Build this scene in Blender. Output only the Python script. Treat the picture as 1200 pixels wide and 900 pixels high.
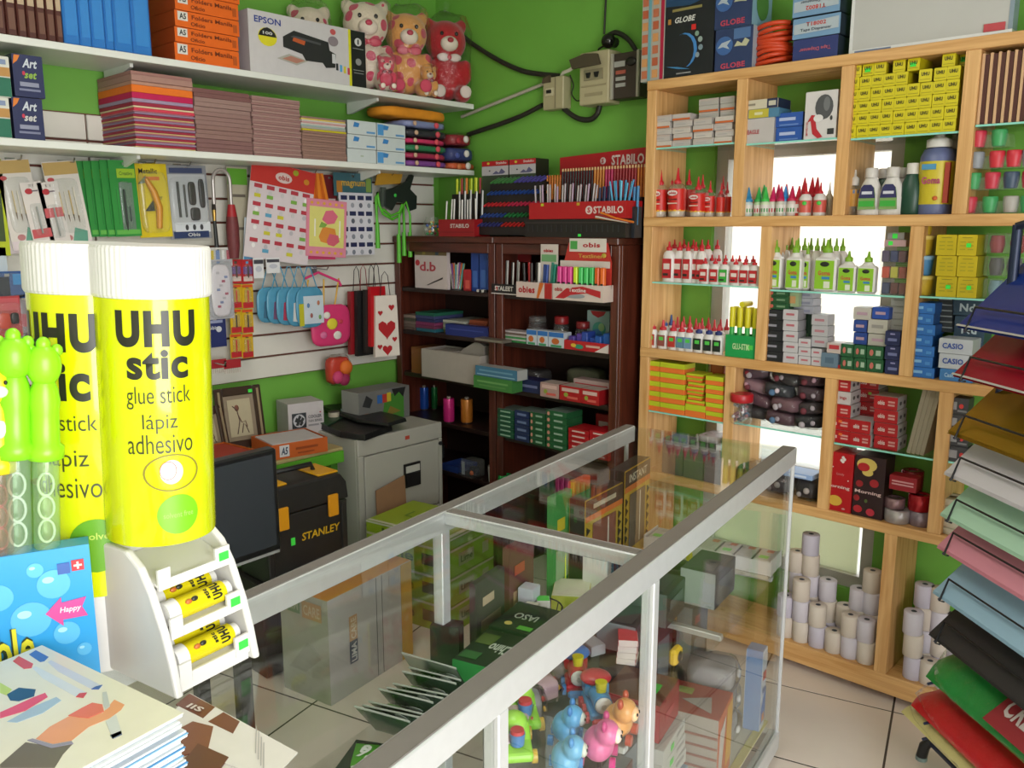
import bpy,bmesh,math,random
from mathutils import Vector,Matrix
random.seed(7)
for o in list(bpy.data.objects): bpy.data.objects.remove(o)
SC = bpy.context.scene
COL = SC.collection
R = math.radians
# ------------------------------------------------------------ camera
FPX,PITCH,YAW,EYE = 1000.0,math.atan(182/1000.0),R(42.46),1.62
cd = bpy.data.cameras.new('camera'); cam = bpy.data.objects.new('camera',cd); COL.objects.link(cam)
cam.location = (0,0,EYE); cam.rotation_euler = (math.pi/2 - PITCH,0,YAW)
cd.sensor_width = 36; cd.lens = 36*FPX/1200; cd.clip_start = .02
SC.camera = cam
# ------------------------------------------------------------ sky, daylight and an added overhead fill
W = bpy.data.worlds.new('overcast_sky'); SC.world = W; W.use_nodes = True
bg = W.node_tree.nodes['Background']; bg.inputs[0].default_value = (.90,.95,1,1); bg.inputs[1].default_value = 2.6
def area(name,loc,rot,sx,sy,power,col=(1,1,1)):
    l = bpy.data.lights.new(name,'AREA'); l.shape = 'RECTANGLE'; l.size = sx; l.size_y = sy; l.energy = power; l.color = col
    o = bpy.data.objects.new(name,l); COL.objects.link(o); o.location = loc; o.rotation_euler = [R(a) for a in rot]
    return o
area('shopfront_daylight',(1.62,-.05,1.40),(90,0,90),1.5,2.3,62,(1,.985,.95))
area('ceiling_fill_light',(-1.4,1.0,2.84),(0,0,0),1.2,.5,12,(1,.95,.86))  # soft fill added under the ceiling, no lamp fixture belongs to it
SC.view_settings.view_transform = 'Standard'; SC.view_settings.look = 'None'
SC.view_settings.gamma = 1; SC.view_settings.use_curve_mapping = False
SC.view_settings.exposure = 0.45
# ------------------------------------------------------------ pixel rays of the photograph -> points on real planes
_f = Vector((-math.sin(YAW)*math.cos(PITCH),math.cos(YAW)*math.cos(PITCH),-math.sin(PITCH)))
_r = Vector((math.cos(YAW),math.sin(YAW),0)); _u = _r.cross(_f); EYEV = Vector((0,0,EYE))
def ray(px,py): return _f + _r*((px-600)/FPX) + _u*((450-py)/FPX)
def atY(px,py,y): d = ray(px,py); return EYEV + d*(y/d.y)
def atX(px,py,x): d = ray(px,py); return EYEV + d*(x/d.x)
def atZ(px,py,z): d = ray(px,py); return EYEV + d*((z-EYE)/d.z)
def xb(px,y,z):          # X on the plane Y=y at height z seen at column px
    k = (px-600)/FPX; b = Vector((0,y,z-EYE)); return (k*_f.dot(b)-_r.dot(b))/(_r.x-k*_f.x)
def yl(px,x,z):          # Y on the plane X=x at height z seen at column px
    k = (px-600)/FPX; b = Vector((x,0,z-EYE)); return (k*_f.dot(b)-_r.dot(b))/(_r.y-k*_f.y)
# the counter's own frame: u runs along it towards the shopfront, v across it towards the staff side
CD,CN,CF = Vector((.166,-.986,0)),Vector((-.986,-.166,0)),Vector((-1.02,2.35,0))
CROT = math.atan2(.986,-.166)
def cxyz(u,v,z=0): return CF + CD*u + CN*v + Vector((0,0,z))
def uvz(p): q = p-CF; return q.dot(CD),q.dot(CN),p.z
def atV(px,py,v): r_ = ray(px,py); return EYEV + r_*((v-(EYEV-CF).dot(CN))/r_.dot(CN))
# ------------------------------------------------------------ materials
def lin(h):
    h = h.lstrip('#'); v = [int(h[i:i+2],16)/255 for i in (0,2,4)]
    return tuple((c/12.92 if c <= .04045 else ((c+.055)/1.055)**2.4) for c in v) + (1,)
_M = {}
def mat(h,rough=.5,metal=0,var=.06,scale=30,bump=0,spec=.5,coat=0,name=None,trans=0,alpha=1):
    k = (h,rough,metal,var,scale,bump,spec,coat,trans,alpha)
    if k in _M: return _M[k]
    m = bpy.data.materials.new(name or 'mat_'+h.strip('#')); m.use_nodes = True
    t = m.node_tree; b = t.nodes['Principled BSDF']; L = t.links.new
    c = lin(h); b.inputs['Base Color'].default_value = c
    b.inputs['Roughness'].default_value = rough; b.inputs['Metallic'].default_value = metal
    b.inputs['Specular IOR Level'].default_value = spec; b.inputs['Coat Weight'].default_value = coat
    b.inputs['Transmission Weight'].default_value = trans; b.inputs['Alpha'].default_value = alpha
    if var or bump:
        tc = t.nodes.new('ShaderNodeTexCoord'); n = t.nodes.new('ShaderNodeTexNoise'); n.inputs['Scale'].default_value = scale
        n.inputs['Detail'].default_value = 3; L(tc.outputs['Object'],n.inputs['Vector'])
        if var:
            mx = t.nodes.new('ShaderNodeMix'); mx.data_type = 'RGBA'
            mx.inputs['A'].default_value = tuple(x*(1-var) for x in c[:3])+(1,)
            mx.inputs['B'].default_value = tuple(min(1,x*(1+var)) for x in c[:3])+(1,)
            L(n.outputs['Fac'],mx.inputs['Factor']); L(mx.outputs['Result'],b.inputs['Base Color'])
        if bump:
            bp = t.nodes.new('ShaderNodeBump'); bp.inputs['Strength'].default_value = bump; bp.inputs['Distance'].default_value = .01
            L(n.outputs['Fac'],bp.inputs['Height']); L(bp.outputs['Normal'],b.inputs['Normal'])
    _M[k] = m; return m
def film(name,tint=(1,1,1),gloss=.12,rough=.05,bump=0,scale=25,body=0,bodycol=(1,1,1),power=4.5):
    """thin clear sheet: see-through, with a reflecting skin and an optional milky body"""
    m = bpy.data.materials.new(name); m.use_nodes = True; t = m.node_tree; L = t.links.new
    t.nodes.remove(t.nodes['Principled BSDF']); out = t.nodes['Material Output']
    tr = t.nodes.new('ShaderNodeBsdfTransparent'); tr.inputs[0].default_value = (*tint,1)
    gl = t.nodes.new('ShaderNodeBsdfGlossy'); gl.inputs['Roughness'].default_value = rough
    fr = t.nodes.new('ShaderNodeLayerWeight'); fr.inputs[0].default_value = .5      # facing, the same from both sides of a sheet
    pw = t.nodes.new('ShaderNodeMath'); pw.operation = 'POWER'; pw.inputs[1].default_value = power
    ad = t.nodes.new('ShaderNodeMath'); ad.operation = 'MULTIPLY_ADD'; ad.inputs[1].default_value = .7; ad.inputs[2].default_value = gloss; ad.use_clamp = True
    mx = t.nodes.new('ShaderNodeMixShader'); L(fr.outputs['Facing'],pw.inputs[0]); L(pw.outputs[0],ad.inputs[0]); L(ad.outputs[0],mx.inputs[0])
    base = tr.outputs[0]
    if body:
        df = t.nodes.new('ShaderNodeBsdfDiffuse'); df.inputs[0].default_value = (*bodycol,1)
        m2 = t.nodes.new('ShaderNodeMixShader'); m2.inputs[0].default_value = body
        L(tr.outputs[0],m2.inputs[1]); L(df.outputs[0],m2.inputs[2]); base = m2.outputs[0]
    L(base,mx.inputs[1]); L(gl.outputs[0],mx.inputs[2]); L(mx.outputs[0],out.inputs[0])
    if bump:
        tc = t.nodes.new('ShaderNodeTexCoord'); n = t.nodes.new('ShaderNodeTexNoise'); n.inputs['Scale'].default_value = scale
        n.inputs['Detail'].default_value = 4; bp = t.nodes.new('ShaderNodeBump'); bp.inputs['Strength'].default_value = bump
        bp.inputs['Distance'].default_value = .02
        L(tc.outputs['Object'],n.inputs['Vector']); L(n.outputs['Fac'],bp.inputs['Height'])
        for nd in (gl,fr): L(bp.outputs[0],nd.inputs['Normal'])
    return m
GLASS = film('clear_glass',(.975,.99,.983),.018,.02)
GLASSEDGE = mat('#8fd3c4',.15,var=.05,name='glass_edge_green')
BAG = film('clear_cellophane',(.99,.99,.99),.025,.08,bump=.9,scale=18,body=.004,power=4.5)
CLEARP = film('clear_plastic',(.97,.98,.98),.04,.1,bump=.15,scale=30,body=.04)
MILKY = film('milky_plastic',(.9,.9,.9),.05,.2,body=.45,bodycol=(.85,.86,.86))
def wood(name,h1,h2,axis=2,rough=.5,sc=1.0):
    m = bpy.data.materials.new(name); m.use_nodes = True; t = m.node_tree; L = t.links.new; b = t.nodes['Principled BSDF']
    tc = t.nodes.new('ShaderNodeTexCoord'); mp = t.nodes.new('ShaderNodeMapping'); s = [26*sc,26*sc,26*sc]; s[axis] = 1.6*sc
    mp.inputs['Scale'].default_value = s; n = t.nodes.new('ShaderNodeTexNoise'); n.inputs['Scale'].default_value = 1.4
    n.inputs['Detail'].default_value = 6; n.inputs['Distortion'].default_value = 1.2
    cr = t.nodes.new('ShaderNodeValToRGB'); cr.color_ramp.elements[0].position = .32; cr.color_ramp.elements[1].position = .68
    cr.color_ramp.elements[0].color = lin(h2); cr.color_ramp.elements[1].color = lin(h1)
    L(tc.outputs['Object'],mp.inputs['Vector']); L(mp.outputs[0],n.inputs['Vector']); L(n.outputs['Fac'],cr.inputs[0])
    L(cr.outputs[0],b.inputs['Base Color']); b.inputs['Roughness'].default_value = rough
    return m
PINEZ = wood('pine_upright','#dfb27a','#c18d52',2); PINEX = wood('pine_board','#dcae74','#bd894e',0)
DARKZ = wood('mahogany_upright','#5d2a1c','#3f1a11',2,.35); DARKX = wood('mahogany_board','#55271a','#35160e',0,.35)
WHITE = mat('#e9e8e4',.45); PAPER = mat('#e4e0d8',.7); BLACK = mat('#151516',.45); CREAM = mat('#d9d0b8',.6)
REDM = mat('#b81a1e',.45); GREENDOT = mat('#3fe04a',.5); ALU = mat('#d2d3d5',.38,.45,.06,40); STEEL = mat('#b9babd',.25,1)
def C(h,rough=.5,**k): return mat(h,rough,**k)
# ------------------------------------------------------------ objects
def link(o): COL.objects.link(o); return o
def tag(o,label=None,cat=None,group=None,kind=None):
    if label: o['label'] = label
    if cat: o['category'] = cat
    if group: o['group'] = group
    if kind: o['kind'] = kind
    return o
def thing(name,label,cat,loc,rz=0,group=None):
    o = link(bpy.data.objects.new(name,None)); o.location = loc; o.rotation_euler = (0,0,rz); o.empty_display_size = .05
    return tag(o,label,cat,group)
class MB:
    def __init__(s): s.v = []; s.f = []; s.m = []; s.mats = []; s.sm = []
    def mi(s,m):
        if m not in s.mats: s.mats.append(m)
        return s.mats.index(m)
    def add(s,vs,fs,m,smooth=False):
        b = len(s.v); s.v += [tuple(p) for p in vs]; s.f += [tuple(i+b for i in f) for f in fs]
        k = s.mi(m); s.m += [k]*len(fs); s.sm += [smooth]*len(fs); return s
    def box(s,x0,x1,y0,y1,z0,z1,m,side=None,top=None,M=None):
        vs = [(x,y,z) for z in (z0,z1) for y in (y0,y1) for x in (x0,x1)]
        if M is not None: vs = [M @ Vector(p) for p in vs]
        side = side or m; top = top or side
        for f,mm in (((0,1,5,4),m),((3,2,6,7),m),((2,0,4,6),side),((1,3,7,5),side),((4,5,7,6),top),((2,3,1,0),top)):
            s.add([vs[i] for i in f],[(0,1,2,3)],mm)
        return s
    def bbox(s,x0,x1,y0,y1,z0,z1,m,c=.002,M=None):   # box with chamfered vertical and top edges
        ring = lambda a,z: [(x0+a,y0,z),(x1-a,y0,z),(x1,y0+a,z),(x1,y1-a,z),(x1-a,y1,z),(x0+a,y1,z),(x0,y1-a,z),(x0,y0+a,z)]
        def rin(z): return [(x0+c*1.4,y0+c,z),(x1-c*1.4,y0+c,z),(x1-c,y0+c*1.4,z),(x1-c,y1-c*1.4,z),(x1-c*1.4,y1-c,z),(x0+c*1.4,y1-c,z),(x0+c,y1-c*1.4,z),(x0+c,y0+c*1.4,z)]
        rs = [rin(z0),ring(c,z0+c),ring(c,z1-c),rin(z1)]; vs = [p for r in rs for p in r]
        if M is not None: vs = [M @ Vector(p) for p in vs]
        fs = [(k*8+i,k*8+(i+1) % 8,k*8+8+(i+1) % 8,k*8+8+i) for k in range(3) for i in range(8)]+[tuple(range(7,-1,-1)),tuple(range(24,32))]
        return s.add(vs,fs,m)
    def poly(s,pts,m): return s.add(pts,[tuple(range(len(pts)))],m)
    def prism(s,pts,y0,y1,m,M=None,side=None):     # outline in XZ, extruded along Y
        n = len(pts); vs = [(x,y0,z) for x,z in pts]+[(x,y1,z) for x,z in pts]
        if M is not None: vs = [M @ Vector(p) for p in vs]
        s.add(vs,[tuple(range(n)),tuple(range(2*n-1,n-1,-1))],m)
        return s.add(vs,[(i,n+i,n+(i+1) % n,(i+1) % n) for i in range(n)],side or m)
    def cyl(s,p0,p1,r0,r1,n,m,caps=True,smooth=True):
        p0,p1 = Vector(p0),Vector(p1); a = (p1-p0).normalized(); q = a.orthogonal().normalized(); w = a.cross(q)
        vs = []
        for p,r_ in ((p0,r0),(p1,r1)):
            vs += [p+(q*math.cos(t)+w*math.sin(t))*r_ for t in (2*math.pi*i/n for i in range(n))]
        s.add(vs,[(i,(i+1) % n,n+(i+1) % n,n+i) for i in range(n)],m,smooth)
        if caps: s.add(vs,[tuple(range(n-1,-1,-1)),tuple(range(n,2*n))],m)
        return s
    def lathe(s,prof,m,n=12,c=(0,0,0),sx=1,sy=1,smooth=True,cap=True):
        vs = []; k = len(prof)
        for r_,z in prof: vs += [(c[0]+sx*r_*math.cos(2*math.pi*i/n),c[1]+sy*r_*math.sin(2*math.pi*i/n),c[2]+z) for i in range(n)]
        s.add(vs,[(j*n+i,j*n+(i+1) % n,(j+1)*n+(i+1) % n,(j+1)*n+i) for j in range(k-1) for i in range(n)],m,smooth)
        if cap: s.add(vs,[tuple(range(n-1,-1,-1)),tuple(range((k-1)*n,k*n))],m)
        return s
    def tube(s,pts,r_,m,n=6,closed=False):
        pts = [Vector(p) for p in pts]; k = len(pts); vs = []; prev = None
        for i,p in enumerate(pts):
            a = (pts[(i+1) % k]-pts[i-1]) if (closed or 0 < i < k-1) else ((pts[1]-pts[0]) if i == 0 else (pts[-1]-pts[-2]))
            a.normalize(); q = (a.orthogonal() if prev is None else prev-a*prev.dot(a)).normalized(); prev = q; w = a.cross(q)
            rr = r_[i] if isinstance(r_,(list,tuple)) else r_
            vs += [p+(q*math.cos(2*math.pi*j/n)+w*math.sin(2*math.pi*j/n))*rr for j in range(n)]
        fs = [(i*n+j,i*n+(j+1) % n,((i+1) % k)*n+(j+1) % n,((i+1) % k)*n+j) for i in range(k if closed else k-1) for j in range(n)]
        s.add(vs,fs,m,True)
        if not closed: s.add(vs,[tuple(range(n-1,-1,-1)),tuple(range((k-1)*n,k*n))],m)
        return s
    def ball(s,c,rx,ry,rz,m,n=10,k=7,M=None):
        vs = [(c[0],c[1],c[2]-rz)]
        for j in range(1,k):
            t = -math.pi/2+math.pi*j/k
            vs += [(c[0]+rx*math.cos(t)*math.cos(2*math.pi*i/n),c[1]+ry*math.cos(t)*math.sin(2*math.pi*i/n),c[2]+rz*math.sin(t)) for i in range(n)]
        vs.append((c[0],c[1],c[2]+rz))
        if M is not None: vs = [M @ Vector(p) for p in vs]
        e = len(vs)-1
        fs = [(0,1+(i+1) % n,1+i) for i in range(n)]+[(1+j*n+i,1+j*n+(i+1) % n,1+(j+1)*n+(i+1) % n,1+(j+1)*n+i) for j in range(k-2) for i in range(n)]
        fs += [(e,e-n+i,e-n+(i+1) % n) for i in range(n)]
        return s.add(vs,fs,m,True)
    def grid(s,fn,nu,nv,m,smooth=True):
        vs = [fn(i/nu,j/nv) for j in range(nv+1) for i in range(nu+1)]
        return s.add(vs,[(j*(nu+1)+i,j*(nu+1)+i+1,(j+1)*(nu+1)+i+1,(j+1)*(nu+1)+i) for j in range(nv) for i in range(nu)],m,smooth)
    def mesh(s,name):
        me = bpy.data.meshes.new(name); me.from_pydata(s.v,[],s.f)
        for m in s.mats: me.materials.append(m)
        me.polygons.foreach_set('material_index',s.m); me.polygons.foreach_set('use_smooth',s.sm); me.update()
        return me
    def build(s,name,parent=None,loc=(0,0,0),rz=0,rot=None,bevel=0,weld=False):
        o = link(bpy.data.objects.new(name,s.mesh(name))); o.location = loc; o.rotation_euler = rot or (0,0,rz)
        if parent is not None: o.parent = parent
        if weld or bevel:
            bm = bmesh.new(); bm.from_mesh(o.data); bmesh.ops.remove_doubles(bm,verts=bm.verts,dist=1e-5)
            if bevel: bmesh.ops.bevel(bm,geom=[e for e in bm.edges if e.calc_face_angle(0) > .5],offset=bevel,segments=2,affect='EDGES',profile=.5,clamp_overlap=True)
            bm.to_mesh(o.data); bm.free()
        return o
def kids(o): return [c for c in ALLKIDS.get(o.name,[])] or [c for c in o.children]
ALLKIDS = {}
def dup(o,loc=None,rz=None,label=None,parent=None):
    c = link(o.copy())
    if parent is not None: c.parent = parent
    if loc is not None: c.location = loc
    if rz is not None: c.rotation_euler = (0,0,rz)
    if label: c['label'] = label
    for ch in o.children: dup(ch,parent=c)
    return c
def structure(mb,name,parent=None,**k):
    o = mb.build(name,parent,**k)
    if parent is None: o['kind'] = 'structure'
    return o
# ------------------------------------------------------------ lettering, cut from Blender's own font
_T = {}
def glyphs(s,bold=0,shear=0,res=2):
    k = (s,bold,shear,res)
    if k in _T: return _T[k]
    cu = bpy.data.curves.new('lettering','FONT'); cu.body = s; cu.offset = bold; cu.shear = shear; cu.resolution_u = res; cu.space_character = 1+max(0,bold-.02)*5
    cu.fill_mode = 'FRONT'; cu.align_x = 'CENTER'; cu.align_y = 'CENTER'
    o = link(bpy.data.objects.new('lettering',cu)); dg = bpy.context.evaluated_depsgraph_get()
    me = bpy.data.meshes.new_from_object(o.evaluated_get(dg)); bpy.data.objects.remove(o)
    xs = [v.co.x for v in me.vertices]; ys = [v.co.y for v in me.vertices]
    x0,x1,y0,y1 = min(xs),max(xs),min(ys),max(ys)
    for v in me.vertices: v.co = ((v.co.x-(x0+x1)/2)/(x1-x0),0,(v.co.y-(y0+y1)/2)/(y1-y0))
    me.materials.clear(); _T[k] = me; return me
_TM = {}
def txt(parent,s,c,w,h,m,rot=(0,0,0),bold=.02,shear=0,name='lettering'):
    """flat lettering w x h metres, facing local -Y before rot, centred at c"""
    k = (s,bold,shear,m.name)
    if k not in _TM:
        me = glyphs(s,bold,shear).copy(); me.materials.append(m); _TM[k] = me
    o = link(bpy.data.objects.new(name,_TM[k])); o.parent = parent; o.location = c; o.rotation_euler = rot; o.scale = (w,1,h)
    return o
HP = math.pi/2
FACE = {'f': (0,0,0),'r': (0,0,HP),'l': (0,0,-HP),'t': (-HP,0,0)}
ORD = 'first second third fourth fifth sixth seventh eighth ninth tenth eleventh twelfth thirteenth fourteenth fifteenth sixteenth'.split()
def carton(name,label,cat,w,d,h,loc,rz=0,front='#ffffff',side=None,top=None,group=None,prints=(),rough=.45,tilt=None):
    """closed card box: body with a lid seam; prints are flat parts on a face. Front face at local y=0, base at z=0, centred in x"""
    F,S,T = (C(front,rough),C(side or front,rough),C(top or side or front,rough))
    b = MB(); e = min(.0012,w*.04,h*.04)
    b.box(-w/2+e,w/2-e,e,d-e,0,h,F,S,T)
    b.box(-w/2,w/2,0,e,e,h-e*1.5,F); b.box(-w/2,w/2,d-e,d,e,h-e*1.5,F)
    b.box(-w/2,-w/2+e,e,d-e,e,h-e*1.5,S); b.box(w/2-e,w/2,e,d-e,e,h-e*1.5,S)
    o = b.build(name,None,loc,rz); tag(o,label,cat,group)
    if tilt: o.rotation_euler = tilt
    decorate(o,w,d,h,prints)
    return o
def decorate(o,w,d,h,prints):
    eps0 = .0009
    for n_,p in enumerate(prints):
        eps = eps0+(n_ if n_ < 9 else 2+n_ % 7)*.00016
        kind,face = p[0],p[1]
        W_,H_ = {'f': (w,h),'r': (d,h),'l': (d,h),'t': (w,d)}[face]
        def pos(cx,cz,lift=1):
            e = eps*lift
            return {'f': (cx*w-w/2,-e,cz*h),'r': (w/2+e,cx*d,cz*h),'l': (-w/2-e,d-cx*d,cz*h),'t': (cx*w-w/2,cz*d,h+e)}[face]
        if kind == 'T':
            _,_,s,cx,cz,fw,fh,col = p[:8]; bold = p[8] if len(p) > 8 else .02; shear = p[9] if len(p) > 9 else 0; spin = p[10] if len(p) > 10 else 0
            t = txt(o,s,pos(cx,cz,2),fw*W_,fh*H_,C(col),FACE[face],bold,shear)
            if spin:
                t.rotation_euler = (Matrix.Rotation(FACE[face][2],3,'Z') @ Matrix.Rotation(FACE[face][0],3,'X') @ Matrix.Rotation(spin,3,'Y')).to_euler()
        else:
            _,_,cx,cz,fw,fh,col = p[:7]; q = MB(); a,b_ = fw*W_/2,fh*H_/2; t = p[7] if len(p) > 7 else .0006
            if kind == 'R': q.box(-a,a,-t,t*.2,-b_,b_,C(col) if isinstance(col,str) else col)
            elif kind == 'O':
                n = 16; q.prism([(a*math.cos(2*math.pi*i/n),b_*math.sin(2*math.pi*i/n)) for i in range(n)],-t,t*.2,C(col))
            elif kind == 'P': q.prism([((x-.5)*2*a,(z-.5)*2*b_) for x,z in p[8]],-t,t*.2,C(col))
            pm = q.build('price_sticker' if col == '#3fe04a' else 'printed_panel',o,pos(cx,cz)); pm.rotation_euler = FACE[face]
def sheet_bag(name,parent,x0,x1,y0,y1,z0,z1,m,amp=.006,seed=1,n=6):
    """crinkled clear bag around a volume"""
    rnd = random.Random(seed); b = MB(); cx,cy,cz = (x0+x1)/2,(y0+y1)/2,(z0+z1)/2
    b.ball((0,0,0),1,1,1,m,14,10)
    v2 = []
    for (x,y,z) in b.v:
        f = lambda t: math.copysign(abs(t)**.55,t)
        j = amp*(rnd.random()-.5)*2
        v2.append((cx+f(x)*((x1-x0)/2+j),cy+f(y)*((y1-y0)/2+j),cz+f(z)*((z1-z0)/2+j)))
    b.v = v2; return b.build(name,parent)
# ============================================================ room shell
XL,XR,YB,YF,ZC = -3.40,1.60,3.14,-1.30,2.90
GREEN = mat('#70ae44',.55,var=.07,scale=5,bump=.03,name='lime_green_paint')
GROUT = mat('#4a4038',.8); 
def tile_mat():
    m = mat('#e2d4ca',.28,var=.05,scale=6,name='beige_tile'); return m
TILE = tile_mat()
fl = MB(); fl.box(XL-.1,XR+.1,YF-.1,YB+.1,-.06,-.0012,GROUT); floor = structure(fl,'floor')
TR = R(14.5); c0 = atZ(1046,834,0); TS = .445
tb = MB(); g = .0035; tb.bbox(g,TS-g,g,TS-g,-.0011,0,TILE,.0005); tm = tb.mesh('floor_tile')
ux,uy = Vector((math.cos(TR),math.sin(TR),0)),Vector((-math.sin(TR),math.cos(TR),0))
def clip_room(pts):
    for ax,lim,sg in ((0,XL,1),(0,XR,-1),(1,YF,1),(1,YB,-1)):
        out = []
        for i,p in enumerate(pts):
            q = pts[i-1]; a,b_ = (q[ax]-lim)*sg,(p[ax]-lim)*sg
            if (a >= 0) != (b_ >= 0): k = a/(a-b_); out.append(q.lerp(p,k))
            if b_ >= 0: out.append(p)
        pts = out
        if len(pts) < 3: return []
    return pts
for i in range(-9,9):
    for j in range(-11,5):
        p = c0+ux*i*TS+uy*j*TS; cs = [p+ux*(g+a*(TS-2*g))+uy*(g+b_*(TS-2*g)) for a,b_ in ((0,0),(1,0),(1,1),(0,1))]
        cl = clip_room([c.copy() for c in cs])
        if not cl: continue
        if len(cl) == 4 and all((a-b_).length < 1e-6 for a,b_ in zip(sorted(cl,key=lambda v: (v.x,v.y)),sorted(cs,key=lambda v: (v.x,v.y)))):
            t = link(bpy.data.objects.new('floor_tile',tm)); t.parent = floor; t.location = p; t.rotation_euler = (0,0,TR)
        else:
            k = len(cl); tb = MB(); vs = [(c.x,c.y,0) for c in cl]+[(c.x,c.y,-.0011) for c in cl]
            tb.add(vs,[tuple(range(k))]+[(n,k+n,k+(n+1) % k,(n+1) % k) for n in range(k)],TILE); tb.build('floor_tile',floor)
structure(MB().box(XL-.12,XL,YF,YB+.12,-.06,ZC,GREEN),'wall_left')
RW = MB(); RW.box(XR,XR+.12,1.35,YB+.12,-.06,ZC,mat('#c9c7bd',.6)); RW.box(XR,XR+.12,YF,1.35,2.6,ZC,mat('#c9c7bd',.6)); structure(RW,'wall_right')   # the shop opens to the street on this side
structure(MB().box(XL-.12,XR+.12,YF-.12,YF,-.06,ZC,mat('#bfc4b0',.6)),'wall_front')
structure(MB().box(XL-.12,XR+.12,YF,YB+.12,ZC,ZC+.1,mat('#d4d2cb',.7)),'ceiling')
WX0,WX1,WZ0,WZ1 = xb(834,YB,1.6),xb(1058,YB,1.8),.26,1.94
wb = MB(); wb.box(XL,WX0,YB,YB+.12,-.06,ZC,GREEN); wb.box(WX1,XR,YB,YB+.12,-.06,ZC,GREEN)
wb.box(WX0,WX1,YB,YB+.12,WZ1,ZC,GREEN); wb.box(WX0,WX1,YB,YB+.12,-.06,WZ0,GREEN)
wall_back = structure(wb,'wall_back')
# window behind the pine shelf, with grey-white frame, mullion and a milky lower light
FRAME = mat('#b9b6b0',.4)
win = MB(); f = .05
win.box(WX0,WX0+f,YB+.02,YB+.08,WZ0,WZ1,FRAME); win.box(WX1-f,WX1,YB+.02,YB+.08,WZ0,WZ1,FRAME)
win.box(WX0+f,WX1-f,YB+.022,YB+.078,WZ1-f,WZ1,FRAME); win.box(WX0+f,WX1-f,YB+.022,YB+.078,WZ0,WZ0+f,FRAME)
win.box(WX0+f,WX1-f,YB+.022,YB+.078,.66,.70,FRAME)
w1 = structure(win,'window_1')
structure(MB().box(WX0+f,WX1-f,YB+.045,YB+.051,.70,WZ1-f,GLASS),'window_pane',w1)
structure(MB().box(WX0+f,WX1-f-.02,YB+.04,YB+.05,WZ0+f,.66,film('frosted_lower_light',(.8,.82,.68),.03,.2,body=.4,bodycol=(.8,.82,.66))),'lower_panel',w1)
# street outside
structure(MB().box(-14,14,-14,14,-.2,-.12,mat('#bdb8ae',.9,scale=3)),'pavement')
structure(MB().box(-9,9,8.2,8.5,-.12,3.4,mat('#e3d2c4',.9,scale=2)),'street_wall')
# ============================================================ slatwall panels on the left wall
SLAT = mat('#dcd8cf',.45,var=.03); GROOVE = mat('#6b3b30',.6)
sw = thing('slatwall_panel','off-white grooved slatwall panelling fixed to the green left wall','panelling',(XL+.001,0,0))
SZ0,SZ1,SY1 = .955,.957+.0985*11,3.09
pitch = .0985; z = SZ0; 
seams = [-.6,yl(106,XL+.02,1.8),SY1]
MB().box(0,.008,seams[0]+.01,SY1,SZ0,SZ1,GROOVE).build('groove_backing',sw)
for a,b_ in zip(seams[:-1],seams[1:]):
    zz = SZ0
    sl = MB(); sl.bbox(.008,.024,a+.004,b_-.003,.005,pitch-.004,SLAT,.002); slm = sl.mesh('slat')
    while zz+pitch < SZ1+.01:
        s_ = link(bpy.data.objects.new('slat',slm)); s_.parent = sw; s_.location = (0,0,zz); zz += pitch
# ============================================================ long white shelves over the slatwall
SHX = -3.09; SH2,SH1 = 1.905,2.222
SHELFW = mat('#dfe1dc',.4,var=.03)
def wall_shelf(nm,lab,z):
    o = thing(nm,lab,'shelf',(XL,0,z))
    b = MB(); b.bbox(.001,SHX-XL,-.7,3.10,-.024,0,SHELFW,.002); b.build('shelf_board',o)
    for y in (.2,1.44,2.55):
        br = MB(); br.prism([(0,-.024),(.22,-.024),(.22,-.036),(.03,-.075),(0,-.075)],-.006,.006,SHELFW)
        br.build('bracket',o,(.026,y,0))
    return o
wall_shelf('long_shelf','upper long white wall shelf carrying folders, a printer box and plush bears',SH1)
wall_shelf('long_shelf','lower long white wall shelf carrying tall stacks of paper folders',SH2)
# ============================================================ pine display shelf in front of the window
PY,PD = 2.886,.235; PYB = PY+PD
ROWZ = [.10,.640,1.146,1.664,2.178]       # board tops
BT = .036                                     # board thickness
PX0,PX1 = -1.936,-.30
ps = thing('display_shelf','tall open pine display shelf with glass inserts standing before the window','shelf',(0,PY,0))
def board(z,t=BT):
    MB().bbox(PX0,PX1,0,PD,z-t,z,PINEX,.0015).build('shelf_board',ps)
for z in ROWZ[1:]: board(z)
MB().bbox(PX0,PX1,0,PD,.03,.10,PINEX,.0015).build('plinth',ps)
UW = .042
def upright(px,py,z0,z1,x=None):
    xx = atY(px,py,PY).x if x is None else x
    MB().bbox(xx,xx+UW,.002,PD,z0,z1,PINEZ,.0015).build('upright',ps); return xx
for a,b_ in zip(ROWZ[:-1],ROWZ[1:]): upright(0,0,a,b_-BT,PX0)
A1 = upright(862,130,ROWZ[3],ROWZ[4]-BT); A2 = upright(984,110,ROWZ[3],ROWZ[4]-BT); A3 = upright(1128,100,ROWZ[3],ROWZ[4]-BT)
B1 = upright(890,300,ROWZ[2],ROWZ[3]-BT); B2 = upright(1064,300,ROWZ[2],ROWZ[3]-BT)
C1 = upright(848,470,ROWZ[1],ROWZ[2]-BT); C2 = upright(963,500,ROWZ[1],ROWZ[2]-BT); C3 = upright(1095,520,ROWZ[1],ROWZ[2]-BT)
D1 = upright(1031,690,ROWZ[0],ROWZ[1]-BT)
for z0,z1 in zip(ROWZ[:-1],ROWZ[1:]): MB().bbox(PX1-UW,PX1,.002,PD,z0,z1-BT,PINEZ,.0015).build('upright',ps)
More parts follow.
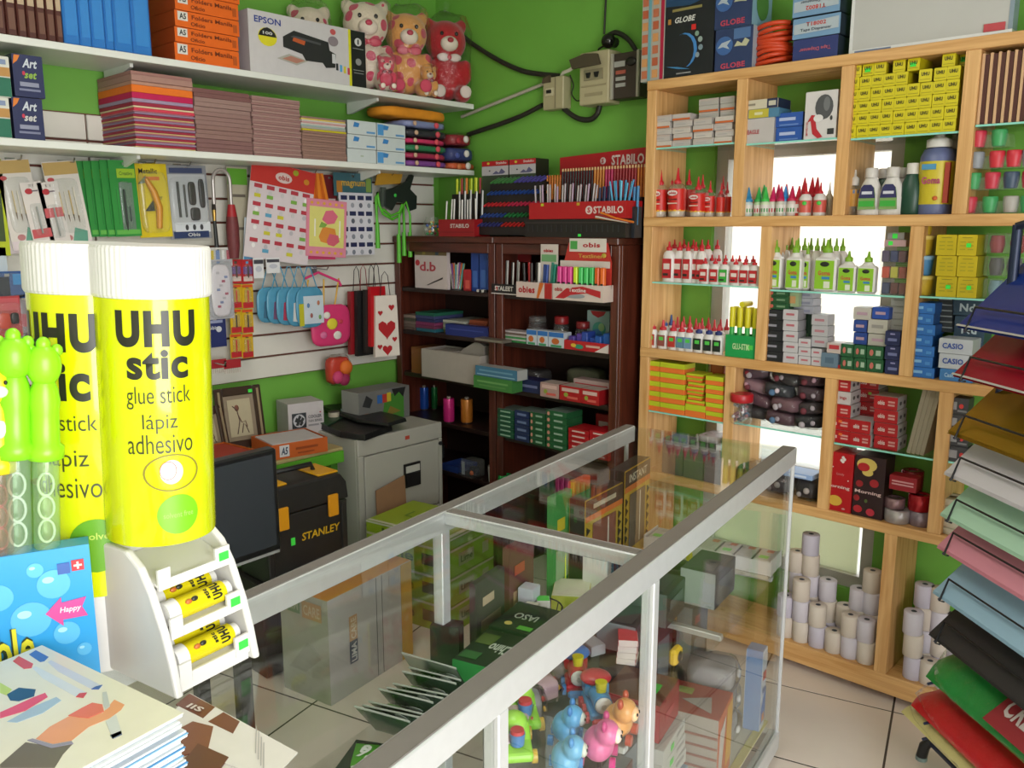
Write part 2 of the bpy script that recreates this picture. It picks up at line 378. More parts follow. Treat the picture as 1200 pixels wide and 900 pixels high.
def gshelf(x0,x1,z,dark=False):
    b = MB(); b.box(x0+.001,x1-.001,.012,PD-.004,z-.006,z,GLASS,GLASSEDGE,GLASS)
    b.box(x0+.001,x1-.001,.010,.012,z-.006,z,GLASSEDGE); b.build('glass_shelf',ps); return z
zg = lambda px,py: atY(px,py,PY+.012).z
GA1 = gshelf(PX0+UW,A1,zg(815,170)); GA2 = gshelf(A1+UW,A2,zg(925,165)); GA3 = gshelf(A2+UW,A3,zg(1060,158)); GA4 = gshelf(A3+UW,PX1-UW,zg(1150,146))
GB1 = gshelf(PX0+UW,B1,zg(825,333)); GB2 = gshelf(B1+UW,B2,zg(980,343)); GB3 = gshelf(B2+UW,PX1-UW,zg(1105,348))
GC1 = gshelf(PX0+UW,C1,zg(800,487)); GC2 = gshelf(C1+UW,C2,zg(905,502)); GC3 = gshelf(C2+UW,C3,zg(1000,522)); GC4 = gshelf(C3+UW,PX1-UW,zg(1110,540))
PSY = PY+.014       # front line for goods
# ============================================================ dark cabinets against the green wall
DY,DD = 2.80,.34; DZ = atY(650,278,DY).z
DXR = xb(724,DY,1.2); DXM0,DXM1 = xb(573,DY,1.3),xb(588,DY,1.3); DXL = -3.365
DSH = [atY(650,349,DY).z,atY(650,408,DY).z,atY(650,466,DY).z,atY(645,524,DY).z,.43]
def bookcase(label,x0,x1):
    w = x1-x0; o = thing('bookcase',label,'bookcase',(x0,DY,0)); st = .04
    MB().bbox(0,.02,.02,DD,0,DZ-.03,DARKZ,.001).build('side_panel',o); MB().bbox(w-.02,w,.02,DD,0,DZ-.03,DARKZ,.001).build('side_panel',o)
    MB().bbox(0,st,0,.02,0,DZ-.03,DARKZ,.002).build('stile',o); MB().bbox(w-st,w,0,.02,0,DZ-.03,DARKZ,.002).build('stile',o)
    MB().bbox(st,w-st,0,.02,DZ-.075,DZ-.03,DARKX,.002).build('top_rail',o)
    MB().bbox(-.005 if x0 > -3.3 else 0,w+.0,-.012,DD,DZ-.03,DZ,DARKX,.004).build('top_board',o)
    MB().box(.02,w-.02,DD-.012,DD,0,DZ-.03,mat('#33201a',.6)).build('back_panel',o)
    for z in DSH: MB().bbox(.02,w-.02,.012 if z < 1.4 else .021,DD-.012,z-.02,z,mat('#241512',.4),.001).build('shelf_board',o)
    return o
bookcase('dark mahogany bookcase in the corner, left one of the pair',DXL,(DXM0+DXM1)/2-.004)
bookcase('dark mahogany bookcase beside the pine shelf, right one of the pair',(DXM0+DXM1)/2+.004,DXR)
# ============================================================ glass counter
CZ = .99; CL,CWD = 2.34,.55; MIDZ,BASEZ = .615,.13
ct = thing('glass_counter','long aluminium framed glass display counter across the shop','counter',CF,CROT)   # local x = -u, local y = v
ct.location = (CF.x,CF.y,0)
FR = .034
def rail(nm,u0,u1,v0,v1,z0,z1,m=ALU): return MB().bbox(-u1,-u0,v0,v1,z0,z1,m,.002).build(nm,ct)
rail('top_rail',0,CL,0,.042,CZ-.05,CZ); rail('top_rail',0,CL,CWD-.034,CWD,CZ-.05,CZ)
TOPM = mat('#7f7a76',.42,.3,.08,30)
for v0,v1 in ((.003,.040),(CWD-.031,CWD-.003)): rail('top_strip',.004,CL-.004,v0,v1,CZ+.0002,CZ+.0016,TOPM)
rail('end_rail',CL-.03,CL,.042,CWD-.034,CZ-.045,CZ-.001)
rail('cross_rail',.985,1.02,.042,CWD-.034,CZ-.03,CZ-.001); rail('top_strip',.990,1.015,.043,CWD-.035,CZ-.0008,CZ+.0004,TOPM)
for u in (.994,1.540,CL-.03):
    rail('post',u,u+.026,.002,.03,.06,CZ-.05)
for u in (.994,CL-.03): rail('post',u,u+.03,CWD-.03,CWD-.002,.06,CZ-.05)
rail('post',.002,.012,.002,.012,.06,CZ-.05); rail('post',.002,.014,CWD-.014,CWD-.002,.06,CZ-.05)
rail('bottom_rail',0,CL,0,.03,.02,.08); rail('bottom_rail',0,CL,CWD-.03,CWD,.02,.08)
rail('bottom_rail',0,.03,.03,CWD-.03,.02,.08); rail('bottom_rail',CL-.03,CL,.03,CWD-.03,.02,.08)
rail('base_board',.03,CL-.03,.03,CWD-.03,BASEZ-.02,BASEZ,mat('#cfcab8',.5))
def pane(nm,u0,u1,v0,v1,z0,z1):
    return MB().box(-u1,-u0,v0,v1,z0,z1,GLASS,GLASS,GLASS).build(nm,ct)
pane('top_glass',0.004,.985,.042,CWD-.034,CZ-.007,CZ-.001); pane('top_glass',1.02,CL-.03,.042,CWD-.034,CZ-.007,CZ-.001)
pane('front_glass',.013,.994,.010,.015,.08,CZ-.05); pane('front_glass',1.02,1.540,.010,.015,.08,CZ-.05); pane('front_glass',1.566,CL-.03,.010,.015,.08,CZ-.05)
pane('end_glass',.004,.009,.014,CWD-.016,.08,CZ-.004)
pane('sliding_glass',.016,.53,CWD-.012,CWD-.008,.08,CZ-.05); pane('sliding_glass',.5,.992,CWD-.019,CWD-.015,.08,CZ-.05)
pane('sliding_glass',1.026,1.56,CWD-.012,CWD-.008,.08,CZ-.05)
for a,b_ in ((.02,.985),(1.03,1.60)):
    s_ = pane('glass_shelf',a,b_,.02,CWD-.05,MIDZ-.006,MIDZ)
for u in (.06,.5,.95,1.06,1.52): rail('shelf_bracket',u,u+.02,.03,.2,MIDZ-.022,MIDZ-.0065); 
# ============================================================ goods on the long left wall shelves (fronts face the shop, +X)
def Lspan(p0,p1,X,z): return yl(p0,X,z),yl(p1,X,z)
def lcarton(name,label,cat,p0,p1,z0,z1,d,X=SHX-.01,**k):
    y0,y1 = Lspan(p0,p1,X,(z0+z1)/2)
    return carton(name,label,cat,y1-y0-.002,d,z1-z0,(X,(y0+y1)/2,z0),HP,**k)
XS = SHX-.012
# --- brown photo albums
px = [-14,7,20,31.5,43,54.5,65.5,74]
for i in range(7):
    y0,y1 = Lspan(px[i],px[i+1],XS,SH1+.05); w = y1-y0
    lab = 'brown album with cream spine panel, %s from the left on the upper shelf' % ORD[i]
    b = MB(); b.bbox(-w/2+.001,w/2-.001,0,.235,0,.31,C('#4c211a',.5),.004); b.box(-w/2+.003,w/2-.003,.003,.233,.31,.314,PAPER)
    o = tag(b.build('photo_album',None,(XS,(y0+y1)/2,SH1),HP),lab,'album','brown albums on the upper shelf')
    MB().box(-w*.30,w*.36,-.001,.001,.10,.30,C('#b9a489',.6)).build('spine_panel',o)
    MB().box(-w*.28,w*.30,-.001,.001,.02,.085,C('#6d4a3c',.6)).build('spine_print',o)
# --- blue lever binders wrapped in plastic
px = [74.5,93.5,107.5,124,134,156,178]
for i in range(6):
    y0,y1 = Lspan(px[i],px[i+1],XS,SH1+.05); w = y1-y0-.001
    b = MB(); b.bbox(-w/2,w/2,0,.25,0,.33,C('#2f74c0',.3),.005)
    o = tag(b.build('ring_binder',None,(XS,(y0+y1)/2,SH1),HP),'glossy sky-blue binder, %s from the left beside the brown albums' % ORD[i],'binder','blue binders on the upper shelf')
    MB().box(-w*.36,w*.36,-.0012,.001,.03,.32,C('#3d86d0',.2)).build('spine_sleeve',o)
# --- orange folder boxes
zz = SH1; k = 0
for h in (.066,.054,.058,.060,.056):
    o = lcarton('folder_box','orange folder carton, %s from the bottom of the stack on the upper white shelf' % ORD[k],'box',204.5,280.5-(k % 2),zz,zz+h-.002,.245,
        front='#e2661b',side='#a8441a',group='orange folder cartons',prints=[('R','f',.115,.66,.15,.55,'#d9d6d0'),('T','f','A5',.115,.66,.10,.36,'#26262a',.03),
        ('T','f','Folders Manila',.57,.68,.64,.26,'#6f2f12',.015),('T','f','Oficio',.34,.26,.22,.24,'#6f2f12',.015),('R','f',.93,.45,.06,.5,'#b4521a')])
    zz += h; k += 1
# --- printer carton
pz1 = atX(360,26,XS).z
o = lcarton('printer_carton','white printer carton with black end panel lying on the upper shelf','box',291.5,428.5,SH1,SH1+.232,.09,front='#c9c5c8',side='#b9aeb4',prints=[
    ('R','f',.93,.5,.14,.985,'#1a1b1d'),('R','f',.852,.5,.022,.985,'#d6d21e'),('T','f','EPSON',.15,.86,.21,.105,'#2b3f8e',.02),
    ('O','f',.145,.60,.15,.30,'#d8cf2a'),('P','f',.145,.68,.145,.145,'#202022',.0009,[(0,0),(1,0),(.9,.5),(.7,.85),(.5,1),(.3,.85),(.1,.5)]),('T','f','100',.145,.66,.075,.05,'#cfcfcf'),
    ('P','f',.49,.53,.46,.56,'#27272a',.0010,[(.02,.72),(.22,.95),(.86,.80),(.88,.55),(1,.47),(.98,.05),(.80,0),(.74,.14),(.42,.12),(.36,.3),(.02,.42)]),
    ('P','f',.46,.66,.26,.08,'#4b4c50',.0013,[(0,.6),(.1,1),(1,.45),(.98,0)]),('P','f',.40,.62,.11,.10,'#b8552c',.0014,[(0,.4),(.1,1),(1,.7),(.9,0)]),
    ('P','f',.345,.30,.26,.17,'#a9a79f',.0012,[(0,.4),(.38,1),(1,.6),(.62,0)]),('P','f',.35,.30,.19,.11,'#b07a6a',.0015,[(0,.4),(.38,1),(1,.6),(.62,0)]),
    ('R','f',.70,.43,.03,.16,'#c9cacd',.0014),('O','f',.70,.73,.09,.17,'#8a7f86',.0012),('O','f',.70,.89,.05,.1,'#c4585a'),
    ('R','f',.73,.30,.020,.12,'#2a3036'),('R','f',.765,.285,.020,.12,'#4fa3d6'),('R','f',.80,.27,.020,.12,'#d9c93a'),('R','f',.835,.255,.020,.12,'#c23c58'),
    ('O','f',.93,.80,.065,.14,'#d4d4d4',.0009),('R','f',.93,.80,.012,.09,'#1a1b1d',.0013),('R','f',.93,.68,.1,.012,'#8f8f8f',.0009),('O','f',.93,.45,.055,.12,'#8f8f8f',.0009),('R','f',.93,.30,.1,.012,'#8f8f8f',.0009),('R','f',.93,.25,.09,.012,'#8f8f8f',.0009)])
# --- plush bears in cellophane
def heart_mat(base,spot,scale,th=.33):
    m = bpy.data.materials.new('plush_hearts'); m.use_nodes = True; t = m.node_tree; L = t.links.new; b = t.nodes['Principled BSDF']; b.inputs['Roughness'].default_value = .9
    b.inputs['Sheen Weight'].default_value = .3
    tc = t.nodes.new('ShaderNodeTexCoord'); v = t.nodes.new('ShaderNodeTexVoronoi'); v.inputs['Scale'].default_value = scale; v.inputs['Randomness'].default_value = .5
    r = t.nodes.new('ShaderNodeValToRGB'); r.color_ramp.interpolation = 'CONSTANT'; r.color_ramp.elements[0].color = lin(spot); r.color_ramp.elements[1].position = th; r.color_ramp.elements[1].color = lin(base)
    L(tc.outputs['Object'],v.inputs['Vector']); L(v.outputs['Distance'],r.inputs[0]); L(r.outputs[0],b.inputs['Base Color'])
    n = t.nodes.new('ShaderNodeTexNoise'); n.inputs['Scale'].default_value = 160; bp = t.nodes.new('ShaderNodeBump'); bp.inputs['Strength'].default_value = .5; bp.inputs['Distance'].default_value = .006
    L(tc.outputs['Object'],n.inputs['Vector']); L(n.outputs['Fac'],bp.inputs['Height']); L(bp.outputs[0],b.inputs['Normal'])
    return m
def plush(name,label,loc,rz,s,body,muzzle='#e3d4c6',nose='#7a2030',patch=None,bag=True,group=None,cat='toy',seed=1):
    """sitting bear about s metres tall facing local -Y; the fur is one skin"""
    o = thing(name,label,cat,loc,rz,group)
    b = MB(); S = s
    for c,r in (((0,0,.30),(.20,.17,.26)),((0,-.02,.70),(.245,.215,.235)),((.19,.0,.885),(.075,.05,.08)),((-.19,.0,.885),(.075,.05,.08)),
                 ((.215,-.10,.36),(.075,.09,.15)),((-.215,-.10,.36),(.075,.09,.15)),((.15,-.20,.10),(.10,.17,.10)),((-.15,-.20,.10),(.10,.17,.10))):
        b.ball(tuple(x*S for x in c),r[0]*S,r[1]*S,r[2]*S,body,14,10)
    e = b.build('fur',o); md = e.modifiers.new('join','REMESH'); md.mode = 'VOXEL'; md.voxel_size = .025*S+.002; md.use_smooth_shade = True
    sm = e.modifiers.new('soften','SMOOTH'); sm.factor = .5; sm.iterations = 3
    MB().ball((0,-.215*S,.645*S),.105*S,.07*S,.085*S,C(muzzle,.9),12,8).build('muzzle',o)
    MB().ball((0,-.28*S,.675*S),.038*S,.025*S,.03*S,C(nose,.4),8,6).build('nose',o)
    for x in (-1,1): MB().ball((x*.085*S,-.215*S,.755*S),.022*S,.018*S,.024*S,C('#1d1517',.2),8,6).build('eye',o)
    for x in (-1,1): MB().ball((x*.15*S,-.36*S,.105*S),.07*S,.018*S,.07*S,C(patch or muzzle,.9),10,6).build('foot_pad',o)
    bw = MB()
    for x in (-1,1): bw.ball((x*.07*S,-.195*S,.50*S),.075*S,.025*S,.045*S,C(nose if patch is None else patch,.6),10,6)
    bw.ball((0,-.21*S,.50*S),.028*S,.024*S,.028*S,C('#c92a3c',.6),8,6); bw.build('bow',o)
    if bag: 
        sheet_bag('cellophane_bag',o,-.265*S,.265*S,-.385*S,.20*S,-.0,.99*S,BAG,.02*S,seed)
        k = MB(); rnd = random.Random(seed)
        for j in range(7):
            a = j/7*6.28; k.add([(.02*S*math.cos(a),.02*S*math.sin(a),.97*S),(.02*S*math.cos(a+.8),.02*S*math.sin(a+.8),.97*S),(.10*S*math.cos(a+.6),.10*S*math.sin(a+.6),(1.08+.05*rnd.random())*S),(.10*S*math.cos(a),.10*S*math.sin(a),(1.10+.05*rnd.random())*S)],[(0,1,2,3)],BAG)
        k.build('gathered_top',o)
    return o
HW = heart_mat('#dccdb8','#c9405f',14,.36); HO = heart_mat('#d99a54','#c6475a',14,.34); HP_ = heart_mat('#d3425c','#e0a4a0',26,.26); HR = heart_mat('#b0141f','#c22430',60,.3)
def lplush(px,X,s,lab,body,up=0,**k): return plush('plush_bear',lab,(X,yl(px,X,SH1+.15+up),SH1),HP+R(-30),s,body,group='plush bears on the upper shelf',**k)
lplush(362,-3.32,.37,'pale plush bear with small pink hearts, mostly hidden behind the printer carton',HW,seed=3,up=.10)
lplush(429,-3.225,.42,'cream plush bear with big pink hearts just right of the printer carton',HW,nose='#c03a55',patch='#c03a55',seed=4)
lplush(476,-3.215,.41,'orange plush bear with pink hearts between the cream and the red bear',HO,nose='#b83350',patch='#c84a62',seed=5)
lplush(522,-3.215,.42,'bright red plush bear with white muzzle in cellophane at the shelf end',HR,nose='#b0303c',patch='#d9c7c2',seed=6)
lplush(502,-3.105,.15,'small orange plush bear sitting before the orange and red bears',HO,seed=7)
lplush(452,-3.10,.16,'small pink plush bear sitting at the foot of the cream bear',HP_,seed=8)
# --- lower shelf
for i,(z0,h) in enumerate(((0,.125),(.126,.125))):
    lcarton('craft_box','pale carton with green lower band, %s at the left end of the lower shelf' % ('bottom one' if i == 0 else 'top one'),'box',-16,12.5,SH2+z0,SH2+z0+h,.2,front='#cfd0c6',prints=[('R','f',.5,.25,.98,.46,'#1f6a52'),('R','f',.5,.62,.98,.22,'#b7884a'),('R','f',.7,.86,.3,.12,'#7f8fb0')])
for i in range(2):
    lcarton('paint_box','dark blue paint-set carton with coloured lettering, %s of two on the lower shelf' % ('lower' if i == 0 else 'upper'),'box',15,51.5,SH2+.1335*i,SH2+.1335*i+.131,.19,front='#232a55',side='#1c2143',prints=[
        ('P','f',.14,.86,.24,.22,'#d8792b',.0008,[(0,0),(.2,1),(1,1),(.6,.4)]),('T','f','Art',.56,.80,.5,.22,'#c9cfd8',.03,.3),('T','f','set',.56,.52,.42,.16,'#8fb24a' if i else '#c7c7c7',.03,.3),('R','f',.5,.30,.62,.1,'#8d90a8'),('R','f',.5,.17,.7,.05,'#7b7f9c'),('O','f',.34,.56,.1,.1,'#c23450')])
# --- tall stacks of paper and folders: every bundle is a part of its stack
def stack(name,label,cat,p0,p1,X,z,d,layers,group=None,jit=.003,rz=0,seed=3,y=None,w=None):
    if y is None:
        y0,y1 = Lspan(p0,p1,X,z+.1); y,w = (y0+y1)/2,y1-y0
    o = thing(name,label,cat,(X,y,z),HP+rz,group); zz = 0; rnd = random.Random(seed); nm = {'folder': 'folder','sheet_bundle': 'sheet_bundle'}
    for h,col in layers:
        jx,jy = (rnd.random()-.5)*jit*2,(rnd.random()-.5)*jit*2
        MB().bbox(-w/2+jx,w/2+jx,jy,d+jy,zz+.0004,zz+h,C(col,.75,var=.08,scale=60),.0012).build('sheet_bundle',o); zz += h
    return o
lay = []
cols = ['#c9a58c','#8f2438','#a78aa0','#d9c79a','#9c8a92']
rnd = random.Random(11)
for i in range(5):
    for c,h in (('#c9b079',.0045),('#93233c',.0085),('#8d7590',.007),('#b06a78',.004)): lay.append((h,c))
lay += [(.010,'#c9394f'),(.006,'#d6c3a0'),(.012,'#93233c'),(.012,'#9a86a2'),(.020,'#b8134f'),(.024,'#e0701c'),(.012,'#b08472'),(.02,'#a27c72'),(.012,'#9a6f68')]
th = sum(h for h,c in lay)
lay = [(h*.262/th,c) for h,c in lay]
yA = yl(158,XS,SH2+.1); 
stack('folder_stack','tall stack of red, cream, lilac and orange paper folders left on the lower shelf','paper stack',157,228,XS,SH2,.285,lay,group='paper stacks on the lower shelf')
lay = [(.0165,['#7d5a58','#8a6a64','#8c6d68','#937670'][min(3,i//3)] if i < 12 else '#77504e') for i in range(14)]
stack('folder_stack','stack of mauve kraft folders right of the multicoloured paper stack','paper stack',229,295,XS,SH2,.27,lay,group='paper stacks on the lower shelf',seed=5)
lay = [(.0088,['#946f6c','#a0807a'][i % 2]) for i in range(26)]
stack('folder_stack','stack of mauve kraft folders with many fine edges, second of the kraft stacks','paper stack',296.5,352.5,XS,SH2,.27,lay,group='paper stacks on the lower shelf',seed=6)
lay = [(.0105,['#8c6c62','#957468'][i % 2]) for i in range(11)]+[(.008,'#c3b51f'),(.009,'#a9a39c'),(.007,'#9cb3b0'),(.006,'#cfcac4'),(.007,'#c99a9c'),(.006,'#d3cdc6'),(.006,'#d6bf5a'),(.008,'#96786e')]
stack('folder_stack','lower stack of kraft folders topped by yellow, white and pink paper','paper stack',354,405.5,XS,SH2,.27,lay,group='paper stacks on the lower shelf',seed=7)
# --- white cartons with blue marks
k = 0
for r in range(3):
    for c,(a,b_) in enumerate(((407,441),(441.5,475))):
        h = .058
        pr = [('P','f',.3,.7,.22,.36,'#3a7fc0',.0008,[(0,0),(.2,1),(1,.8),(.8,0)]),('R','f',.8,.2,.3,.14,'#5d95c9')] if (r > 0 or c > 0) else [('R','f',.5,.5,.1,.1,'#a9b8a4')]
        if c == 1 and r != 1: pr.append(('R','f',.12,.5,.2,.8,'#4f94d0'))
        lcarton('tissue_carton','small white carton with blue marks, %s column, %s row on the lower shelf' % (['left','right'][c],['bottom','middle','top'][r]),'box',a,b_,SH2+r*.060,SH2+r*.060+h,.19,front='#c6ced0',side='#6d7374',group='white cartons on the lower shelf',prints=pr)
# --- soft bagged toys and rolls at the shelf end
def pillow(name,label,cat,loc,rz,w,d,h,col,group=None,bag=True,seed=1,extra=()):
    o = thing(name,label,cat,loc,rz,group); rnd = random.Random(seed); b = MB()
    m = C(col,.8,var=.2,scale=18,bump=.3); g = lambda t: math.copysign(abs(t)**.42,t); q = [rnd.random()*6 for _ in range(3)]
    b.ball((0,0,0),1,1,1,m,18,10); b.v = [(g(x)*w*.49,d/2+g(y)*d*.48,h/2+g(z)*h*.47*(.93+.07*math.sin(x*7+q[0])*math.sin(y*6+q[1]))) for x,y,z in b.v]
    b.build('soft_filling',o)
    if bag: sheet_bag('clear_bag',o,-w/2-.006,w/2+.006,-.008,d+.004,0,h*1.03,BAG,.006,seed)
    for (nm,x,z,r,c2) in extra: MB().ball((x*w,-.004,z*h),r,r*.6,r,C(c2,.7),10,7).build(nm,o)
    return o
zz = SH2
y0,y1 = Lspan(476,528,XS,SH2+.1); yc,wq = (y0+y1)/2,y1-y0
for i,(h,c,nm) in enumerate(((.036,'#7b3f8f','purple'),(.034,'#a3204a','crimson'),(.036,'#1e7a4a','green'),(.028,'#d02a63','hot pink'),(.042,'#20202a','black'),(.040,'#7f88b4','lilac'))):
    pillow('bagged_hairband','flat %s hairband pack in clear plastic, %s from the bottom of the shelf-end pile' % (nm,ORD[i]),'hairband pack',(XS,yc+(-1)**i*.004,zz),HP,wq,.2,h-.001,c,'hairband packs at the end of the lower shelf',True,20+i,[('pompom',.18,.5,.014,'#cf4a58'),('pompom',-.3,.5,.011,'#c9a58a')]); zz += h
y0,y1 = Lspan(450,528,XS-.03,SH2+.25)
pillow('orange_wig_roll','long golden orange soft roll lying on top of the hairband pile','soft roll',(XS-.03,(y0+y1)/2,zz+.001),HP,y1-y0,.17,.058,'#d98a1c',None,False,31)
y0,y1 = Lspan(529,560,XS,SH2+.1); yc,wq = (y0+y1)/2,y1-y0
for i,(h,c,nm) in enumerate(((.038,'#c8562a','orange'),(.075,'#2a3570','navy'),(.062,'#8d1f2a','red'))):
    pillow('bagged_soft_toy','%s soft toy pack, %s at the very end of the lower shelf' % (nm,['bottom','middle','top'][i]),'toy pack',(XS,yc-.01*(i > 0),sum((.038,.075,.062)[:i])+SH2),HP,wq*(.98 if i < 2 else .8),.17,h-.001,c,'toy packs at the end of the lower shelf',True,40+i,[('toy_face',.1,.55,.017,'#d8d2cc'),('pompom',-.25,.4,.014,['#d07a4a','#4a58a0','#b22c38'][i])])
# ============================================================ goods hanging from hooks on the slatwall (fronts face +X)
HX = -3.30
def hplace(p0,p1,t,b_,X):
    pc = (p0+p1)/2; z1,z0 = atX(pc,t,X).z,atX(pc,b_,X).z; y0,y1 = yl(p0,X,(z0+z1)/2),yl(p1,X,(z0+z1)/2)
    return (y0+y1)/2,y1-y0,z0,z1-z0
def hook(px,py,X=HX+.03):
    p = atX(px,py,X); b = MB(); b.tube([(XL+.026-XL,p.y,p.z+.004),(X-XL,p.y,p.z),(X-XL+.012,p.y,p.z+.014)],.0028,STEEL,6)
    b.box(.024,.028,p.y-.016,p.y+.016,p.z-.022,p.z+.012,STEEL); b.build('hook',sw)
def card(name,label,cat,p0,p1,t,b_,X=HX,col='#e6e2dc',tilt=0,group=None,prints=(),bubble=None,items=(),th=.0022,yaw=0):
    """display card: backing board with a punched hanger, printed panels, clear blister and goods inside it"""
    y,w,z,h = hplace(p0,p1,t,b_,X)
    o = thing(name,label,cat,(X,y,z),HP+yaw,group); o.rotation_euler = (Matrix.Rotation(HP+yaw,3,'Z') @ Matrix.Rotation(tilt,3,'Y')).to_euler()
    m = C(col,.4); k = MB(); s = min(.016,w*.25); zt = h-.012
    k.box(-w/2,w/2,0,th,0,zt-.006,m); k.box(-w/2,-s/2,0,th,zt-.006,zt+.004,m); k.box(s/2,w/2,0,th,zt-.006,zt+.004,m); k.box(-w/2,w/2,0,th,zt+.004,h,m)
    k.build('backing_card',o); decorate(o,w,th,h,prints)
    for it in items: it(o,w,h)
    if bubble:
        cx,cz,bw,bh,dp = bubble; f = lambda t_: math.copysign(abs(t_)**.35,t_)
        q = MB(); q.ball((0,0,0),1,1,1,CLEARP,16,10); q.v = [((cx-.5)*w+f(x)*bw*w/2,-max(0,f(-y))*dp-.0012,cz*h+f(z_)*bh*h/2) for x,y,z_ in q.v]; q.build('blister',o)
    return o
def rod(x,z0,z1,r_,col,y=-.009,nm='pen',tip=None,dx=0,rough=.35):
    def f(o,w,h):
        b = MB(); b.cyl(((x-.5)*w,y,z0*h),((x-.5+dx)*w,y,z1*h),r_,r_,8,C(col,rough))
        if tip: b.cyl(((x-.5)*w,y,z0*h),((x-.5)*w,y,(z0-.08)*h),r_,r_*.25,8,C(tip,.4))
        b.build(nm,o)
    return f
def lump(x,z,rx,rz_,col,dp=.012,nm='tool',k=.5):
    def f(o,w,h):
        b = MB(); g = lambda t_: math.copysign(abs(t_)**k,t_); b.ball((0,0,0),1,1,1,C(col,.4),12,8)
        b.v = [((x-.5)*w+g(a)*rx*w,-.002-dp/2+g(c)*dp/2,z*h+g(e)*rz_*h) for a,c,e in b.v]; b.build(nm,o)
    return f
# first row, left to right
card('sticker_card','yellow-green card at the far left end of the top hook row','card',-22,7,186,300,col='#b3bf1d',prints=[('R','f',.6,.4,.5,.5,'#3a4a22')])
def brushcard(p0,p1,t,b_,X,tilt,lab):
    return card('brush_set',lab,'brush set',p0,p1,t,b_,X,'#d9d1cc',tilt,'brush sets in the top hook row',[('R','f',.5,.92,.98,.14,'#b99a5c'),('O','f',.16,.80,.2,.05,'#b6424a'),('R','f',.5,.05,.96,.10,'#d7c9cf'),('P','f',.66,.16,.5,.18,'#5f9a86',.0008,[(0,0),(.3,1),(1,.7),(.9,0)]),('O','f',.32,.14,.24,.07,'#b87a7c')],
        (.5,.5,.8,.62,.010),[rod(.30,.42,.66,.0022,'#c9b488',nm='brush',tip='#6a4a2a'),rod(.44,.40,.66,.0022,'#d7cfc0',nm='brush',tip='#6a4a2a'),rod(.58,.40,.67,.0024,'#c2a56a',nm='brush',tip='#4a3a2a'),rod(.72,.38,.70,.0024,'#d7cfc0',nm='brush',tip='#6a4a2a')])
brushcard(3,42,188,296,HX-.012,R(-6),'brush set card with tan header, rear one of the far-left pair')
brushcard(10,50,187,292,HX,R(-6),'brush set card with tan header, front one of the far-left pair')
for i,(a,b_,t,bb,c) in enumerate(((37,62,213,288,'left'),(58,82,213,292,'right'))):
    card('craft_knife_card','slim white card with red print, %s one of two between the brush sets' % c,'card',a,b_,t,bb,HX+.012,'#d8d0cd',R(-8),None,[('O','f',.34,.86,.36,.09,'#b22b35'),('R','f',.5,.55 if i else .2,.9,.14,'#c4545a'),('R','f',.62,.86,.3,.02,'#70606a')],(.5,.42,.6,.5,.008),[rod(.5,.2,.62,.003,'#9a9c9a',nm='blade')])
brushcard(66,106,189,292,HX+.004,R(-7),'brush set card with tan header, left of the green pencil cards')
for i in range(5):
    a = 94+i*9.6
    card('pencil_card','green mechanical pencil card, %s from the front on its hook' % ORD[4-i],'card',a,a+31,189-(i > 2),277,HX-.02+i*.013,'#2d8a3c',R(-2),'green pencil cards',[('R','f',.62,.83,.68,.12,'#9bbf2a'),('T','f','Creativo',.62,.83,.5,.05,'#3a5a20',.01),('R','f',.56,.4,.5,.62,'#5f7a68'),('R','f',.5,.06,.9,.06,'#5fae4a')],
         (.5,.42,.42,.62,.008),[rod(.45,.16,.62,.0042,'#16241c',tip='#2b2b2b'),rod(.62,.2,.4,.003,'#3a4a44')])
def knife(o,w,h):
    b = MB(); b.tube([(.30*w-.5*w,-.012,.80*h),(.0*w,-.013,.62*h),(.12*w,-.013,.40*h),(.06*w,-.013,.12*h)],[.009,.014,.014,.011],C('#c98a2e',.35),8); b.build('cutter_body',o)
    MB().prism([(-.30*w,.36*h),(-.05*w,.50*h),(-.02*w,.36*h)],-.014,-.008,C('#3a3a38',.3)).build('cutter_lever',o)
    MB().prism([(-.46*w,.72*h),(-.2*w,.84*h),(-.24*w,.74*h)],-.014,-.010,STEEL).build('blade',o)
card('cutter_card','yellow card holding an orange curved cutter tool','card',161.5,200,192,278,HX+.01,'#d3b91c',R(-2),None,[('P','f',.62,.5,.7,.98,'#d9c31e',.0007,[(0,0),(0,1),(.7,1),(1,.7),(1,0)]),('T','f','Metallic',.42,.90,.56,.07,'#2f2a1c',.02),('R','f',.5,.80,.5,.05,'#d9772b'),('T','f','cutter',.64,.54,.3,.05,'#4a4030',.01)],(.5,.48,.86,.84,.02),[knife])
card('tool_set_pack','clear pack of black craft tools with blue and white base panel','tool set',198,246,194,280,HX+.006,'#8a8c92',R(-2),None,[('R','f',.5,.93,.8,.07,'#3a4468'),('R','f',.5,.5,.9,.76,'#b9bbc0'),('R','f',.55,.16,.86,.14,'#cfd3da'),('R','f',.5,.06,.86,.09,'#22345f'),('O','f',.40,.16,.08,.08,'#3a3a40'),('O','f',.58,.16,.08,.08,'#3a3a40'),('O','f',.76,.16,.08,.08,'#3a3a40'),('T','f','Obis',.55,.06,.3,.05,'#c9c9c9')],
     (.5,.52,.9,.66,.016),[rod(.25,.3,.78,.005,'#17181a',nm='tool'),rod(.40,.3,.74,.004,'#2a2b2e',nm='tool'),lump(.58,.62,.09,.16,'#141416'),lump(.62,.34,.12,.09,'#1c1d20'),lump(.82,.62,.07,.2,'#202226')])
